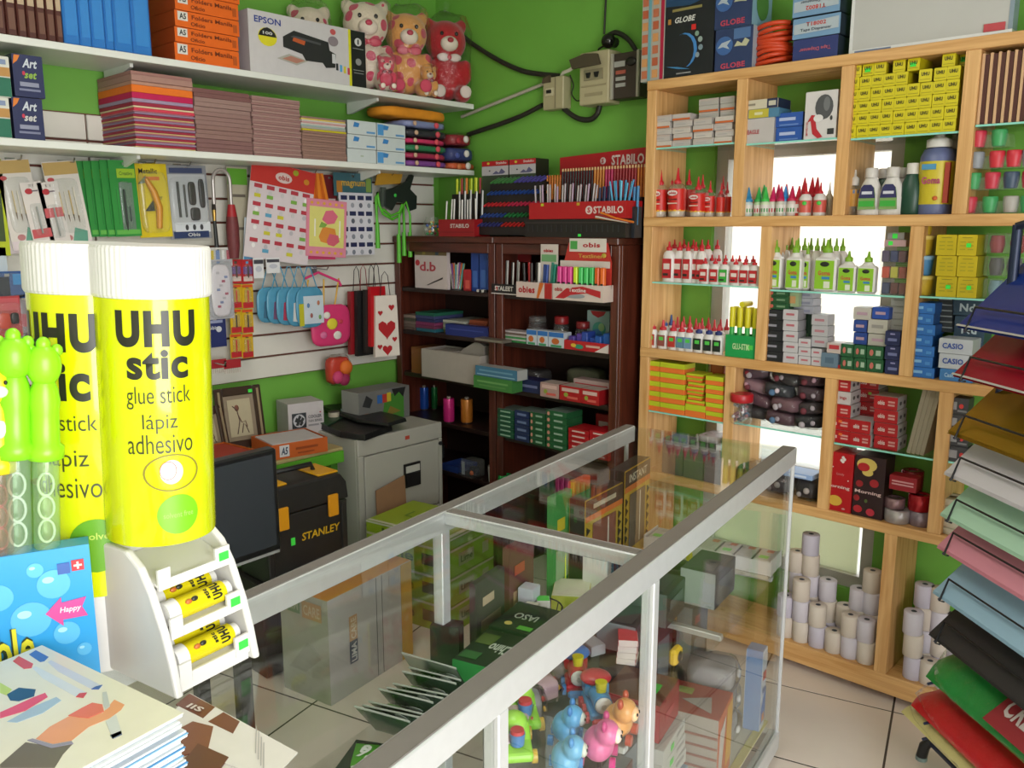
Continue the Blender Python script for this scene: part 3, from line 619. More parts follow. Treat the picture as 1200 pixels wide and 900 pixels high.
# umbrella with a clear hooked handle
y,w,z,h = hplace(246,271,193,303,HX+.01)
o = thing('umbrella','folded umbrella with clear hooked handle and dark red cover hanging from the top row','umbrella',(HX+.01,y,z),HP)
rr = w*.40; hp = [(-rr,-.02,h*.58),(-rr,-.02,h*.80)]+[(rr*-math.cos(a),-.02,h*.82+rr*1.25*math.sin(a)) for a in (i*math.pi/10 for i in range(1,10))]+[(rr,-.02,h*.80),(rr,-.02,h*.55)]
MB().tube(hp,.0075,C('#b4adab',.12,metal=.35),10).build('hooked_handle',o)
MB().cyl((rr,-.02,h*.58),(rr,-.02,h*.44),.014,.022,10,C('#a01d26',.5)).build('collar',o)
b = MB(); b.lathe([(.019,0),(.025,.05),(.026,h*.34),(.022,h*.45)],C('#6a2c30',.6,var=.25,scale=40),12,(rr,-.02,0)); b.build('folded_canopy',o)
y,w,z,h = hplace(242,261,232,302,HX-.005)
o = thing('paint_brush','black paint brush with brass ferrule hanging left of the clear umbrella handle','brush',(HX-.005,y,z),HP)
MB().cyl((0,-.01,0),(-.004,-.01,h*.62),.010,.007,8,C('#17181a',.4)).build('brush_handle',o); MB().cyl((-.004,-.01,h*.62),(-.004,-.01,h*.8),.007,.009,8,C('#b08f4a',.3,metal=.8)).build('ferrule',o); MB().cyl((-.004,-.01,h*.8),(-.004,-.01,h),.009,.006,8,C('#2b241f',.9)).build('bristles',o)
card('green_label_card','small green and cream card behind the red-headed product sheet','card',268,292,196,306,HX-.03,'#b8b09a',0,None,[('R','f',.5,.9,.96,.17,'#5fa02e'),('R','f',.5,.35,.7,.03,'#6a6258'),('R','f',.5,.7,.7,.03,'#6a6258')])
# product sheet with red header
def grid_items(nc,nr,x0,x1,z0,z1,tagcol,cols,seed):
    rnd = random.Random(seed); pr = []
    for r in range(nr):
        for c in range(nc):
            cx,cz = x0+(c+.5)*(x1-x0)/nc,z0+(r+.5)*(z1-z0)/nr
            pr.append(('R','f',cx,cz+.33*(z1-z0)/nr,.62*(x1-x0)/nc,.22*(z1-z0)/nr,tagcol))
            k = rnd.choice(cols)
            if k: pr.append(('R','f',cx,cz-.20*(z1-z0)/nr,.5*(x1-x0)/nc,.2*(z1-z0)/nr,k))
            pr.append(('O','f',cx,cz+.03*(z1-z0)/nr,.3*(x1-x0)/nc,.26*(z1-z0)/nr,rnd.choice(['#c9c5c8','#e8e6e6','#b9b4bc'])))
    return pr
card('product_sheet','tilted white product sheet with red header and rows of small packets','card',282,358,192,306,HX+.03,'#d6cbd0',R(9),None,[('R','f',.5,.885,1.0,.225,'#c3352f'),('O','f',.5,.87,.26,.11,'#d9c3bf'),('T','f','obis',.5,.87,.17,.05,'#a82a2a',.03),('O','f',.68,.95,.09,.06,'#9aa02a'),('O','f',.86,.88,.09,.06,'#c9872a')]
     + grid_items(5,4,.03,.97,.03,.77,'#b23a48',[None,'#7cab4a','#5f9fc0','#c9c23a',None],5))
for i,(a,b_,c) in enumerate(((297,309,'left'),(312,328,'right'))):
    card('eraser_packet','tiny white packet hanging below the red-headed product sheet, %s one' % c,'packet',a,b_,302,326-i*6,HX+.036,'#d9d9dd',0,None,[('R','f',.5,.8,.9,.2,'#40404a'),('O','f',.5,.45,.6,.3,'#b9bcc8')])
card('blue_blister','blue and white toothbrush-like blister pack left of the product sheet','card',283,297,255,312,HX+.012,'#cfdbe4',R(6),None,[('R','f',.5,.3,.9,.5,'#4f97c6')],(.5,.5,.7,.8,.01))
# orange pom-pom strips, strawberry sheet, navy grid sheet
y,w,z,h = hplace(354,384,203,245,HX+.01)
o = thing('orange_strip_bunch','fan-shaped bunch of orange strips hanging above the strawberry sheet','strips',(HX+.01,y,z),HP)
for i in range(9):
    t = (i-4)/4; MB().prism([((t*.46-.06)*w,0),((t*.46+.06)*w,0),((t*.22+.045)*w,h),((t*.22-.045)*w,h)],-.01-.002*(i % 3),-.006-.002*(i % 3),C(['#d9701a','#c25f16','#e08326'][i % 3],.5)).build('strip',o)
card('teal_card','dark teal card edge between red sheet and orange strips','card',347,358,205,245,HX-.01,'#3f6874')
card('maroon_card','maroon card with white tags right of the orange strips','card',380,394,205,242,HX-.01,'#6d1f24',0,None,[('R','f',.5,.15,.8,.2,'#c9b9b4')])
st = [('R','f',.5,.5,.98,.98,'#d8879c'),('R','f',.5,.52,.86,.70,'#d8d27a',.0009)]
for i in range(6):
    for j in range(2): st.append(('O','f',.12+.15*i,.07+.86*j,.07,.05,'#e0a83c',.0009))
st += [('P','f',.55,.70,.44,.26,'#d76a83',.0012,[(.1,.3),(.3,.9),(.7,1),(1,.6),(.8,.1),(.4,0)]),('P','f',.5,.38,.5,.3,'#d98a3c',.0012,[(.1,.4),(.3,1),(.9,.9),(1,.4),(.6,0),(.2,.1)]),('P','f',.64,.30,.36,.22,'#cf5f72',.0014,[(.1,.4),(.3,1),(.9,.9),(1,.4),(.6,0),(.2,.1)]),('P','f',.4,.56,.2,.1,'#7fa64a',.0015,[(0,0),(.3,1),(1,.6),(.7,0)]),('R','f',.2,.5,.03,.3,'#e8e4d8',.0014),('R','f',.82,.5,.03,.3,'#e8e4d8',.0014)]
card('strawberry_sheet','pink and yellow sticker sheet printed with strawberries','sticker sheet',357,404,234,301,HX+.035,'#d8879c',R(4),None,st)
card('pink_sheet','plain pink sheet peeking out below the strawberry sticker sheet','sticker sheet',355,392,245,304,HX+.028,'#c23b66',R(2))
gs = [('R','f',.5,.5,.97,.97,'#cfcdd6')]
for r in range(4):
    for c in range(4):
        gs += [('R','f',.14+.24*c,.92-.25*r,.18,.07,'#262b52',.0009),('O','f',.14+.24*c,.80-.25*r,.10,.08,['#7b7f8c','#9a9ca6','#5c5f6c','#8a8d99'][(r+c) % 4],.0009)]
card('navy_grid_sheet','white product sheet with a grid of navy labels','card',398,438,226,299,HX+.02,'#cfcdd6',R(0),None,gs)
card('animal_card','teal card with golden lettering above the navy grid sheet','card',391,436,203,230,HX+.012,'#38606a',0,None,[('T','f','magnum',.5,.5,.62,.3,'#c9a23a',.02),('R','f',.14,.4,.14,.5,'#b0762e'),('R','f',.9,.5,.14,.6,'#7d9a4a')])
# green skipping ropes and a black sanding gun
y,w,z,h = hplace(437,482,228,308,HX+.03)
o = thing('skipping_rope_set','bunch of bright green skipping ropes with long green handles','skipping rope',(HX+.03,y,z),HP)
GR = C('#55b02c',.4)
for i,(x,a,b_) in enumerate(((-.42,.22,.58),(.10,.0,.42),(.26,.1,.45),(.40,.08,.45))):
    MB().cyl((x*w,-.01-.006*(i % 2),a*h),(x*w,-.01-.006*(i % 2),b_*h),.0115,.0095,8,GR).build('handle',o)
MB().tube([(-.42*w,-.01,.58*h),(-.44*w,-.01,.95*h),(-.40*w,-.01,1.02*h),(-.36*w,-.01,.85*h),(-.28*w,-.012,.72*h),(-.05*w,-.014,.64*h),(.15*w,-.014,.70*h),(.25*w,-.012,.85*h),(.27*w,-.012,.45*h)],.007,GR,6).build('cord',o)
MB().tube([(.10*w,-.02,.42*h),(.12*w,-.02,.75*h),(.3*w,-.02,.9*h),(.40*w,-.02,.7*h),(.40*w,-.02,.45*h)],.006,GR,6).build('cord',o)
MB().tube([(-.30*w,-.02,.78*h),(-.1*w,-.02,.69*h),(.12*w,-.02,.74*h),(.2*w,-.02,.86*h)],.0065,GR,6).build('cord',o)
y,w,z,h = hplace(436,486,203,248,HX+.012)
o = thing('glue_gun','black glue gun with yellow strip hanging above the green ropes','tool',(HX+.012,y,z),HP)
b = MB(); b.prism([(-.30*w,.15*h),(-.28*w,.55*h),(-.05*w,.62*h),(.25*w,.80*h),(.34*w,1.0*h),(.42*w,.96*h),(.32*w,.60*h),(.48*w,.42*h),(.46*w,.08*h),(.30*w,.02*h),(.22*w,.22*h),(0,.26*h),(-.12*w,.02*h)],-.025,-.004,C('#1e2722',.4)); b.build('gun_body',o,bevel=.003)
MB().prism([(-.46*w,.66*h),(-.40*w,.98*h),(.18*w,.98*h),(.12*w,.74*h)],-.012,-.006,C('#b88a2a',.5)).build('yellow_label',o); MB().ball((-.05*w,-.027,.42*h),.009,.003,.009,C('#3fc24a',.4),8,6).build('green_button',o)
MB().prism([(-.36*w,.12*h),(-.34*w,.62*h),(-.24*w,.62*h),(-.22*w,.12*h)],-.02,-.008,C('#4d564e',.3)).build('nozzle_guard',o)
for p in ((24,187),(86,190),(148,186),(181,191),(222,194),(318,192),(369,203),(418,203),(460,205)): hook(*p)
# second row
def pouch(name,label,cat,p0,p1,t,b_,X,col,cap=None,prints=(),group=None):
    return card(name,label,cat,p0,p1,t,b_,X,col,0,group,prints,(.5,.5,.9,.9,.012))
card('pen_packet','clear packet of coloured pens right of the giant glue tube cap','packet',241,272,290,312,HX+.02,'#c5c2c0',0,None,[('R','f',.2,.5,.2,.7,'#c9b03a'),('R','f',.45,.5,.14,.7,'#6a86b8'),('R','f',.65,.5,.1,.7,'#e0dede'),('R','f',.85,.5,.14,.7,'#a9485a')],(.5,.5,.9,.8,.01))
def oval_case(o,w,h):
    b = MB(); g = lambda t_: math.copysign(abs(t_)**.55,t_); b.ball((0,0,0),1,1,1,C('#d6cfd8',.4),14,10); b.v = [(g(a)*.38*w,-.010+g(c)*.009,.48*h+g(e)*.44*h) for a,c,e in b.v]; b.build('pencil_case',o)
    for i in range(9): MB().box((-.2+.1*(i % 4))*w,(-.08+.1*(i % 4))*w,-.0205,-.019,(.2+.07*i)*h,(.24+.07*i)*h,C(['#a9506a','#7a86b0','#b8b2bc'][i % 3],.5)).build('case_print',o)
card('pencil_case_pack','clear pack with a white patterned oval pencil case','pencil case',242,273,304,374,HX+.024,'#b4b2ba',0,None,(),(.5,.5,.94,.96,.022),[oval_case])
card('navy_pack','navy blue pack below the oval pencil case','card',240,265,372,407,HX+.02,'#232d63',0,None,[('R','f',.5,.86,.7,.1,'#8f95b8'),('O','f',.66,.6,.26,.2,'#c6c8d0'),('T','f','obis',.4,.66,.4,.12,'#c6c8d0')])
k = 0
for i in range(4):
    for j in range(2):
        t = 304+i*29; a = 270+j*13.6
        card('super_glue_card','red and yellow glue tube card, %s row, %s column of the hanging strip' % (ORD[i],['left','right'][j]),'card',a,a+13.2,t,t+28.4,HX+.016,'#c9a31c' if i else '#b0242c',0,'red and yellow glue cards',[('R','f',.5,.14,.9,.24,'#b5202a'),('R','f',.5,.92,.9,.1,'#c84a1e')] if i else [('R','f',.5,.55,.8,.3,'#6a4a86'),('R','f',.5,.2,.8,.2,'#d0c0b8')],(.5,.5,.6,.6,.006),[rod(.5,.25,.75,.003,['#3a2a1c','#c23424'][i % 2],y=-.005,nm='glue_tube')])
for j,(a,b_) in enumerate(((246,265),(262,282))):
    y,w,z,h = hplace(a,b_,421,437,HX+.01)
    o = thing('comb_card','small red comb card with white bristles, %s one under the glue strip' % ['left','right'][j],'comb',(HX+.01,y,z),HP)
    MB().bbox(-w/2,w/2,-.004,0,h*.35,h,C('#a3222c',.5),.001).build('comb_back',o); q = MB()
    for i in range(8): q.box((-.46+.125*i)*w,(-.42+.125*i)*w,-.003,-.001,0,h*.4,C('#c9bdb4',.5))
    q.build('bristles',o)
hook(263,428,-3.2)
# light blue pouches with cord handles, in a fan
for i in range(5):
    p0 = 300+i*11.5; y,w,z,h = hplace(p0,p0+33,336,384-(4-i)*1.5,HX+.0+i*.016)
    o = thing('blue_pouch','light blue clear handled pouch of supplies, %s from the front of its hook' % ORD[4-i],'pouch',(HX+i*.016,y,z),HP,'light blue pouches')
    b = MB(); g = lambda t_: math.copysign(abs(t_)**.6,t_); b.ball((0,0,0),1,1,1,C('#4d8fb0',.25,var=.2),14,10); b.v = [(g(a)*w/2,-.004+c*.007,h/2+g(e)*h/2) for a,c,e in b.v]; b.build('pouch_body',o)
    z2 = atX(p0+18,312,HX).z-z
    MB().tube([(-.3*w,-.004,h*.9),(-.16*w,-.004,(h+z2)/2),(-.05*w,-.004,z2),(.05*w,-.004,z2),(.16*w,-.004,(h+z2)/2),(.3*w,-.004,h*.9)],.0028,C('#4f93b4',.3),6).build('cord_handle',o)
    MB().prism([(-.3*w,.15*h),(-.25*w,.6*h),(.1*w,.7*h),(.05*w,.1*h)],-.0125,-.0108,C(['#3d6a86','#6d4a6c','#a9354f','#cfcfcf','#b5b02f'][i],.5)).build('contents',o)
    if i == 4:
        MB().box(-.26*w,.44*w,-.0135,-.0118,.10*h,.78*h,C('#c3cdd8',.4)).build('front_label',o)
        MB().box(-.42*w,-.26*w,-.0135,-.0118,.06*h,.6*h,C('#b9b32b',.4)).build('yellow_label',o)
        for q,(x,zz,c) in enumerate(((.26,.6,'#b9745a'),(.0,.3,'#9a5a5a'),(-.1,.55,'#5c7fae'),(.3,.25,'#74a05a'))): MB().ball((x*w,-.0135,zz*h),.05*w,.001,.06*h,C(c,.5),8,6).build('label_print',o)
# pink toy bag with yellow straps on a pink hanger bar
y,w,z,h = hplace(349,408,318,406,HX+.035)
o = thing('pink_toy_bag','pink toy bag with yellow straps hanging from a pink bar','toy bag',(HX+.035,y,z),HP); PK = C('#d83a78',.4)
MB().tube([(-.36*w,-.01,.92*h),(-.1*w,-.01,.99*h),(.30*w,-.01,.86*h),(.34*w,-.01,.80*h)],.006,PK,8).build('hanger_bar',o)
for a,b_ in ((-.30,-.42),(.0,-.02),(.30,.2)): MB().tube([(a*w,-.01,.9*h),(b_*w,-.01,.55*h)],.004,C('#d0a43a',.5),6).build('strap',o)
b = MB(); g = lambda t_: math.copysign(abs(t_)**.5,t_); b.ball((0,0,0),1,1,1,C('#d0386f',.4,var=.1),14,10); b.v = [(.10*w+g(a)*.40*w,-.012+c*.012,.28*h+g(e)*.28*h) for a,c,e in b.v]; b.build('bag_body',o)
for x,zz,r_,c in ((.1,.3,.16,'#d9c93a'),(.2,.14,.12,'#d8d2cc'),(-.08,.16,.10,'#d56c9a'),(.0,.42,.10,'#e3dcd2'),(.28,.32,.06,'#c23a4a')): MB().ball((x*w,-.024,zz*h),r_*w*.7,.004,r_*w*.6,C(c,.5),10,6).build('bag_print',o)
hook(383,316)
# gift bags
def gift_bag(p0,p1,t,b_,X,col,lab,yaw=0,hearts=None,side=None):
    y,w,z,h = hplace(p0,p1,t,b_,X); o = thing('gift_bag',lab,'gift bag',(X,y,z),HP+yaw,'gift bags beside the bookcase'); m = C(col,.3)
    q = MB(); q.prism([(-w/2,0),(w/2,0),(w*.42,h*.72),(-w*.42,h*.72)],-.022,.0,m,side=C(side or col,.35)); q.build('bag_panel',o)
    MB().tube([(-.2*w,-.012,h*.70),(-.12*w,-.012,h*.95),(.0,-.012,h),(.12*w,-.012,h*.95),(.2*w,-.012,h*.70)],.002,C('#2a1a1a' if col != '#151516' else '#8a2a2a',.6),5).build('cord_handle',o)
    if hearts:
        for (x,zz,r_) in hearts:
            hp = [(r_*w*(16*math.sin(t_)**3)/16,zz*h+r_*w*(13*math.cos(t_)-5*math.cos(2*t_)-2*math.cos(3*t_)-math.cos(4*t_))/15) for t_ in (i*2*math.pi/14 for i in range(14))]
            MB().prism([(x*w+a,c) for a,c in hp],-.0235,-.0221,C('#a8161f',.4)).build('heart_print',o)
    return o
gift_bag(406,428,312,414,HX+.0,'#8f1a22','dark red gift bag, rearmost in the gift bag bunch')
gift_bag(414,436,310,416,HX+.03,'#151516','black gift bag in the middle of the gift bag bunch')
gift_bag(424,445,310,412,HX+.06,'#27221f','brown-black gift bag behind the heart-printed one')
gift_bag(430,450,308,405,HX+.085,'#b3121c','bright red gift bag just left of the heart-printed one')
gift_bag(438,463,318,417,HX+.115,'#d9cfc6','white gift bag printed with red hearts',R(-14),[(0,.33,.36),(-.25,.52,.10),(.2,.58,.12),(.3,.2,.1),(-.3,.12,.10),(.0,.08,.2)])
# dim red hanging tangle above the fan carton
pillow('ribbon_bag','clear bag of orange, red and pink ribbon hanging by the wall','ribbon bag',(-3.24,yl(400,-3.24,1.0),atX(400,452,-3.24).z),HP,.12,.06,.14,'#b8331f',None,True,50,[('ribbon_ball',-.2,.3,.03,'#c23a6a'),('ribbon_ball',.2,.6,.035,'#d0661e'),('ribbon_ball',.1,.2,.03,'#8f1f4a')])
# behind the giant glue tube
card('blue_pack','blue and black pack hanging at the far left of the second row','card',-12,30,318,350,HX+.01,'#1f4f92',0,None,[('R','f',.3,.4,.5,.8,'#1b2233'),('R','f',.8,.7,.3,.4,'#3a8ac8')],(.5,.5,.9,.9,.012))
card('red_toy_pack','red toy pack with black wheels hanging at the far left','toy pack',-10,25,347,395,HX+.02,'#b8323a',0,None,[('R','f',.5,.8,.9,.3,'#c4565e')],(.5,.45,.9,.8,.02),[lump(.75,.45,.14,.14,'#17171a'),lump(.4,.4,.2,.2,'#c9402a')])
card('grey_pack','grey clear pack beside the red toy pack','card',22,40,345,420,HX+.01,'#8a7f88',0,None,[('R','f',.5,.6,.6,.2,'#a9505c'),('R','f',.5,.3,.5,.2,'#4c4650')],(.5,.5,.9,.9,.012))
card('white_cloud_card','small pale blue card at the far left between hook rows','card',-14,8,290,322,HX+.0,'#b8c4d0')
# ============================================================ electrics on the green back wall
def wpt(px,py,d=.0): return atY(px,py,YB-d)
HOSE = C('#26251f',.5)
def wallbox(name,label,cat,p0,p1,t,b_,d,col,prints=(),extra=None):
    a,c = wpt((p0),(t+b_)/2,d),wpt(p1,(t+b_)/2,d); z1,z0 = wpt((p0+p1)/2,t,d).z,wpt((p0+p1)/2,b_,d).z; w,h = c.x-a.x,z1-z0
    o = thing(name,label,cat,((a.x+c.x)/2,YB-d,z0)); MB().bbox(-w/2,w/2,0,d-.001,0,h,C(col,.5),.004).build('housing',o); decorate(o,w,d,h,prints)
    if extra: extra(o,w,d,h)
    return o
def br(o,w,d,h):
    MB().box(-.32*w,.32*w,-.006,0,.46*h,.66*h,C('#8c8468',.5)).build('switch_well',o)
    for x in (-.15,.13): MB().prism([(x*w-.012,.60*h),(x*w+.012,.60*h),(x*w+.006,.50*h),(x*w-.006,.50*h)],-.013,-.006,BLACK).build('switch_lever',o)
    MB().prism([(-.52*w,.68*h),(.42*w,.70*h),(.32*w,.90*h),(-.08*w,.93*h),(-.62*w,.86*h)],-.05,-.035,C('#4a4032',.4)).build('raised_cover',o)
    MB().box(-.3*w,.3*w,-.003,0,.16*h,.22*h,C('#9a9070',.5)).build('print_line',o); MB().box(-.42*w,.42*w,-.003,0,.34*h,.37*h,C('#9a9070',.5)).build('print_line',o)
wallbox('breaker_box','beige breaker box with dark raised cover on the green wall','electrical box',679,713,60,122,.09,'#b3a986',(),br)
def mt(o,w,d,h):
    MB().box(-.40*w,-.02*w,-.004,0,.70*h,.82*h,C('#a9a9a4')).build('print_label',o)
    for i,c in enumerate(('#b05a4a','#a9a9a4','#a9a9a4')): MB().box(-.34*w,.0,-.004,0,(.54-.14*i)*h,(.62-.14*i)*h,C(c)).build('print_label',o)
    MB().bbox(-.5*w,-.42*w,-.012,0,0,h,C('#a7a394',.4),.001).build('cover_edge',o); MB().bbox(.42*w,.5*w,-.012,0,0,h,C('#a7a394',.4),.001).build('cover_edge',o)
    MB().ball((.18*w,-.003,.78*h),.2*w,.006,.10*h,C('#1d1a17',.3),10,6).build('dial',o)
wallbox('meter_box','dark electrical meter box with printed labels beside the pine shelf','electrical box',717,750,61,115,.07,'#3f342d',(),mt)
wallbox('small_breaker','small beige breaker with one black switch left of the breaker box','electrical box',636,660,90,128,.06,'#aba27f',(),lambda o,w,d,h: (MB().box(-.34*w,.06*w,-.006,0,.42*h,.66*h,C('#c5bd9c')).build('switch_well',o),MB().box(-.24*w,-.04*w,-.013,-.006,.5*h,.6*h,BLACK).build('switch_lever',o),MB().prism([(-.5*w,.84*h),(-.1*w,.84*h),(-.1*w,1.06*h),(-.45*w,1.0*h)],-.008,.0,C('#4d4130')).build('cable_cover',o),MB().bbox(.10*w,.14*w,-.003,0,.02*h,.98*h,C('#7d7558'),.0005).build('seam',o)))
def hose(name,label,pts,r_,m=HOSE,d=.03,cat='cable'):
    ps_ = [wpt(px,py,dd if False else d) for px,py in pts]; o = MB()
    out = []
    for i in range(len(ps_)-1):
        p0,p1,p2,p3 = ps_[max(0,i-1)],ps_[i],ps_[i+1],ps_[min(len(ps_)-1,i+2)]
        for k in range(5):
            t = k/5; out.append(.5*((2*p1)+(p2-p0)*t+(2*p0-5*p1+4*p2-p3)*t*t+(3*p1-p0-3*p2+p3)*t**3))
    out.append(ps_[-1]); c = out[0].copy(); o.tube([p-c for p in out],r_,m,8); ob = o.build(name,None,c); tag(ob,label,cat); return ob
hose('black_conduit','thick black conduit drooping from the red bear to the small breaker',[(540,40),(556,53),(585,71),(612,83),(634,87),(655,89)],.0115)
hose('black_conduit','lower black conduit running from the bagged soft toys to the small breaker',[(548,158),(566,152),(590,144),(615,134),(636,123)],.0115)
hose('black_conduit','black conduit looping below between the two beige boxes',[(657,121),(664,130),(678,139),(692,140),(700,133),(703,123)],.012)
hose('thin_cable','thin black cable coming down from above the breaker box',[(711,-30),(710,0),(709,20),(708,40)],.0045,d=.02)
hose('black_conduit','black conduit arching from the lamp holder to the meter box',[(712,42),(722,38),(735,45),(744,57),(748,66)],.0105)
hose('thin_cable','thin cable curling out of the small breaker towards the breaker box',[(668,88),(672,100),(670,110),(676,118),(684,116)],.003)
a,b_ = wpt(541,137,.02),wpt(641,97,.02); dv = b_-a
o = MB(); o.tube([Vector(),dv],.009,C('#b7b2a2',.5),4); tag(o.build('white_trunking',None,a),'white cable trunking climbing diagonally to the small breaker','trunking')
p = wpt(713,48,.05); o = thing('lamp_holder','round black glossy lamp holder above the breaker box','lamp holder',p)
MB().ball((0,0,0),.032,.03,.030,C('#141312',.12),14,9).build('dome',o); MB().cyl((0,.0,0),(0,.048,0),.018,.022,10,C('#201d1a',.4)).build('stem',o); MB().tube([(-.02,-.01,-.02),(-.05,0,-.025),(-.075,.02,-.05)],.004,C('#221f1c'),6).build('lead',o)
p = wpt(664,85,.03); o = MB(); o.tube([(-.035,0,-.02),(-.01,-.01,0),(.02,-.012,.004),(.05,0,.02)],.008,C('#c9c4b4',.5),8); tag(o.build('wire_joint',None,p),'white taped wire joint between small breaker and breaker box','cable')
# ============================================================ goods on top of the bookcases
DYF = DY-.008
def Bx(p0,p1,y,z): return xb(p0,y,z),xb(p1,y,z)
def bcarton(name,label,cat,p0,p1,z0,h,d,y=DYF,**k):
    x0,x1 = Bx(p0,p1,y,z0+h/2); return carton(name,label,cat,x1-x0-.001,d,h,((x0+x1)/2,y,z0),0,**k)
def hz(px,t,b_,y): return atY(px,t,y).z-atY(px,b_,y).z
def pens(o,n,x0,x1,z0,z1,y,cols,r_=.004,fan=.0,dy=.02,nm='pen',seed=1,tips=None,jit=.012):
    rnd = random.Random(seed)
    for i in range(n):
        x = x0+(i+.5)*(x1-x0)/n; t = (i/(max(1,n-1))-.5)*2; zz = z1+(rnd.random()-.5)*jit; yy = y+(i % 2)*dy*.5
        c = cols[i % len(cols)] if seed % 2 else rnd.choice(cols)
        b = MB(); top = (x+t*fan,yy+dy*.3,zz); b.cyl((x,yy,z0),top,r_,r_,7,C(c,.35))
        if tips: b.cyl(top,(top[0]+t*fan*.1,top[1],zz+.014),r_*1.02,r_*.8,7,C(tips[i % len(tips)],.4))
        b.build(nm,o)
def penpot(name,label,cat,p0,p1,z0,h,d,col,y=DYF,**k):
    """open-topped counter box: tray with thin walls, holding pens as its own parts"""
    x0,x1 = Bx(p0,p1,y,z0+h/2); w = x1-x0; o = thing(name,label,cat,((x0+x1)/2,y,z0)); m = C(col,.45); b = MB(); t = .003
    b.box(-w/2,w/2,0,t,0,h,m); b.box(-w/2,w/2,d-t,d,0,h,m); b.box(-w/2,-w/2+t,t,d-t,0,h,m); b.box(w/2-t,w/2,t,d-t,0,h,m); b.box(-w/2+t,w/2-t,t,d-t,0,t,m)
    b.build('tray',o); decorate(o,w,d,h,k.get('prints',())); return o,w,h
# jar of coloured pieces
x = xb(505,DYF+.05,DZ+.05); o = thing('clear_jar','clear round jar of coloured pieces at the left of the bookcase top','jar',(x,DYF+.06,DZ))
MB().lathe([(.035,0),(.042,.02),(.042,.065),(.03,.085),(.032,.09)],CLEARP,14).build('jar_body',o); q = MB(); rnd = random.Random(4)
for i in range(40): 
    a,r_ = rnd.random()*6.28,rnd.random()*.032; q.ball((r_*math.cos(a),r_*math.sin(a),.01+rnd.random()*.055),.008,.008,.007,C(rnd.choice(['#c23a3a','#d0c02a','#2f8a4a','#3a62b0','#d07a2a','#c9c4bc'])),6,4)
tag(q.build('coloured_pieces',o),kind='stuff')
SB = '#8f1218'
o,w,h = penpot('pen_box','dark red pen box with white lettering holding white and black pens','pen display',514,556,DZ,hz(535,257,277,DYF),.10,SB,prints=[('T','f','STABILO',.60,.62,.52,.24,'#c9b9b4',.03),('R','f',.5,.25,.96,.05,'#7a0f14')])
pens(o,8,-w*.48,w*.46,.01,h*2.15,.025,['#d5d2ce','#e0ddd8','#d5d2ce'],fan=-.008,seed=1); pens(o,9,-w*.2,w*.48,.01,h*2.7,.06,['#c9c9cc','#26262a','#d9d9dc','#1b1b1e'],fan=.004,seed=3)
o,w,h = penpot('neon_pen_cup','row of neon yellow, red and orange highlighters behind the white pens','pen display',530,559,DZ,.20,.05,'#241d1a',y=DYF+.16)
pens(o,10,-w*.48,w*.48,.02,.275,.02,['#c3d01e','#c9d82a','#9a2a2a','#7ac0a0','#d07a1e','#c3d01e','#b0c41e'],r_=.0065,seed=3,jit=.004)
# tiered pen display: one thing, rows of pens as parts
x0,x1 = Bx(557,620,DYF+.02,DZ+.1); w = x1-x0; o = thing('tiered_pen_rack','black tiered rack with rows of coloured pens and two red-topped boxes above','pen display',((x0+x1)/2,DYF+.01,DZ)); rnd = random.Random(8)
rows = [(262,'#2c2f66','#a3201f'),(251,'#27407f','#1f6a36'),(238,'#b3242c','#b62a4a'),(224,'#1f3f86','#22418a'),(210,'#3c7a3f','#4d4596')]
for i,(py,ca,cb) in enumerate(rows):
    z = atY(590,py,DYF+.05).z-DZ; y = .02+.022*i
    MB().box(-w/2,w/2,y,y+.16-.022*i,max(0,z-.05),z-.012,C('#191514',.5)).build('rack_step',o)
    for k in range(13):
        xx = -w/2+(k+.5)*w/13; c = ca if k < 6 else cb; b = MB(); b.cyl((xx,y+.004,z-.006),(xx,y+.05,z+.012),.0062,.0062,7,C(c,.35)); b.cyl((xx,y-.012,z-.012),(xx,y+.004,z-.006),.004,.0062,7,C(c,.3)); b.build('pen',o)
for i,(p0,p1) in enumerate(((565,596),(597,628))):
    yb = DYF+.19; x0,x1 = Bx(p0,p1,yb,DZ+.2); hh = atY(600,187,yb).z-DZ
    carton('pen_carton','tall dark pen carton with red and white front, %s of two behind the tiered rack' % ['left','right'][i],'box',x1-x0-.002,.09,hh,((x0+x1)/2,yb,DZ),0,front='#3a4a34',side='#231f18',top='#1d1a15',prints=[('R','f',.5,.965,1,.065,'#b01c20'),('R','f',.5,.87,1,.12,'#b4b0b4'),('T','f','Stabilo',.74,.968,.4,.03,'#d8c9c4',.02),('O','f',.25,.968,.1,.03,'#c9c03a'),('P','f',.65,.86,.5,.07,'#5a587a',.001,[(0,0),(.3,.6),(.5,.2),(.7,1),(1,.3),(.8,0)]),('O','f',.3,.87,.06,.02,'#3a3a44')])
# big pen display with red header
yb = DYF+.24; x0,x1 = Bx(656,757,yb,1.85); hh = atY(700,180,yb).z-DZ; w = x1-x0
o = thing('pencil_display','large red-headed counter display full of pencils and pens on the bookcase','pen display',((x0+x1)/2,yb,DZ)); rnd = random.Random(9)
MB().prism([(-w/2,0),(w/2,0),(w/2,hh+.012),(-w/2,hh-.006)],0,.004,C('#a3121a',.45)).build('header_board',o)
z = atY(730,187,yb).z-DZ; txt(o,'STABILO',(.30*w,-.002,z),.36*w,.042,C('#cdb9b6'),bold=.03); q = MB(); q.ball((.02*w,-.001,z),.015,.001,.015,C('#cdb9b6'),12,6); q.build('round_emblem',o); txt(o,'S',(.02*w,-.0035,z),.012,.018,C('#a3121a'),bold=.04)
x00,x11 = Bx(640,757,DYF+.15,1.8); xc = (x0+x1)/2; k = 0
pcols = ['#c2701e','#b8641a']*3+['#1c1a1b']*12+['#c07a2a']*4+['#b02a5a']*3+['#8a1c24']*8
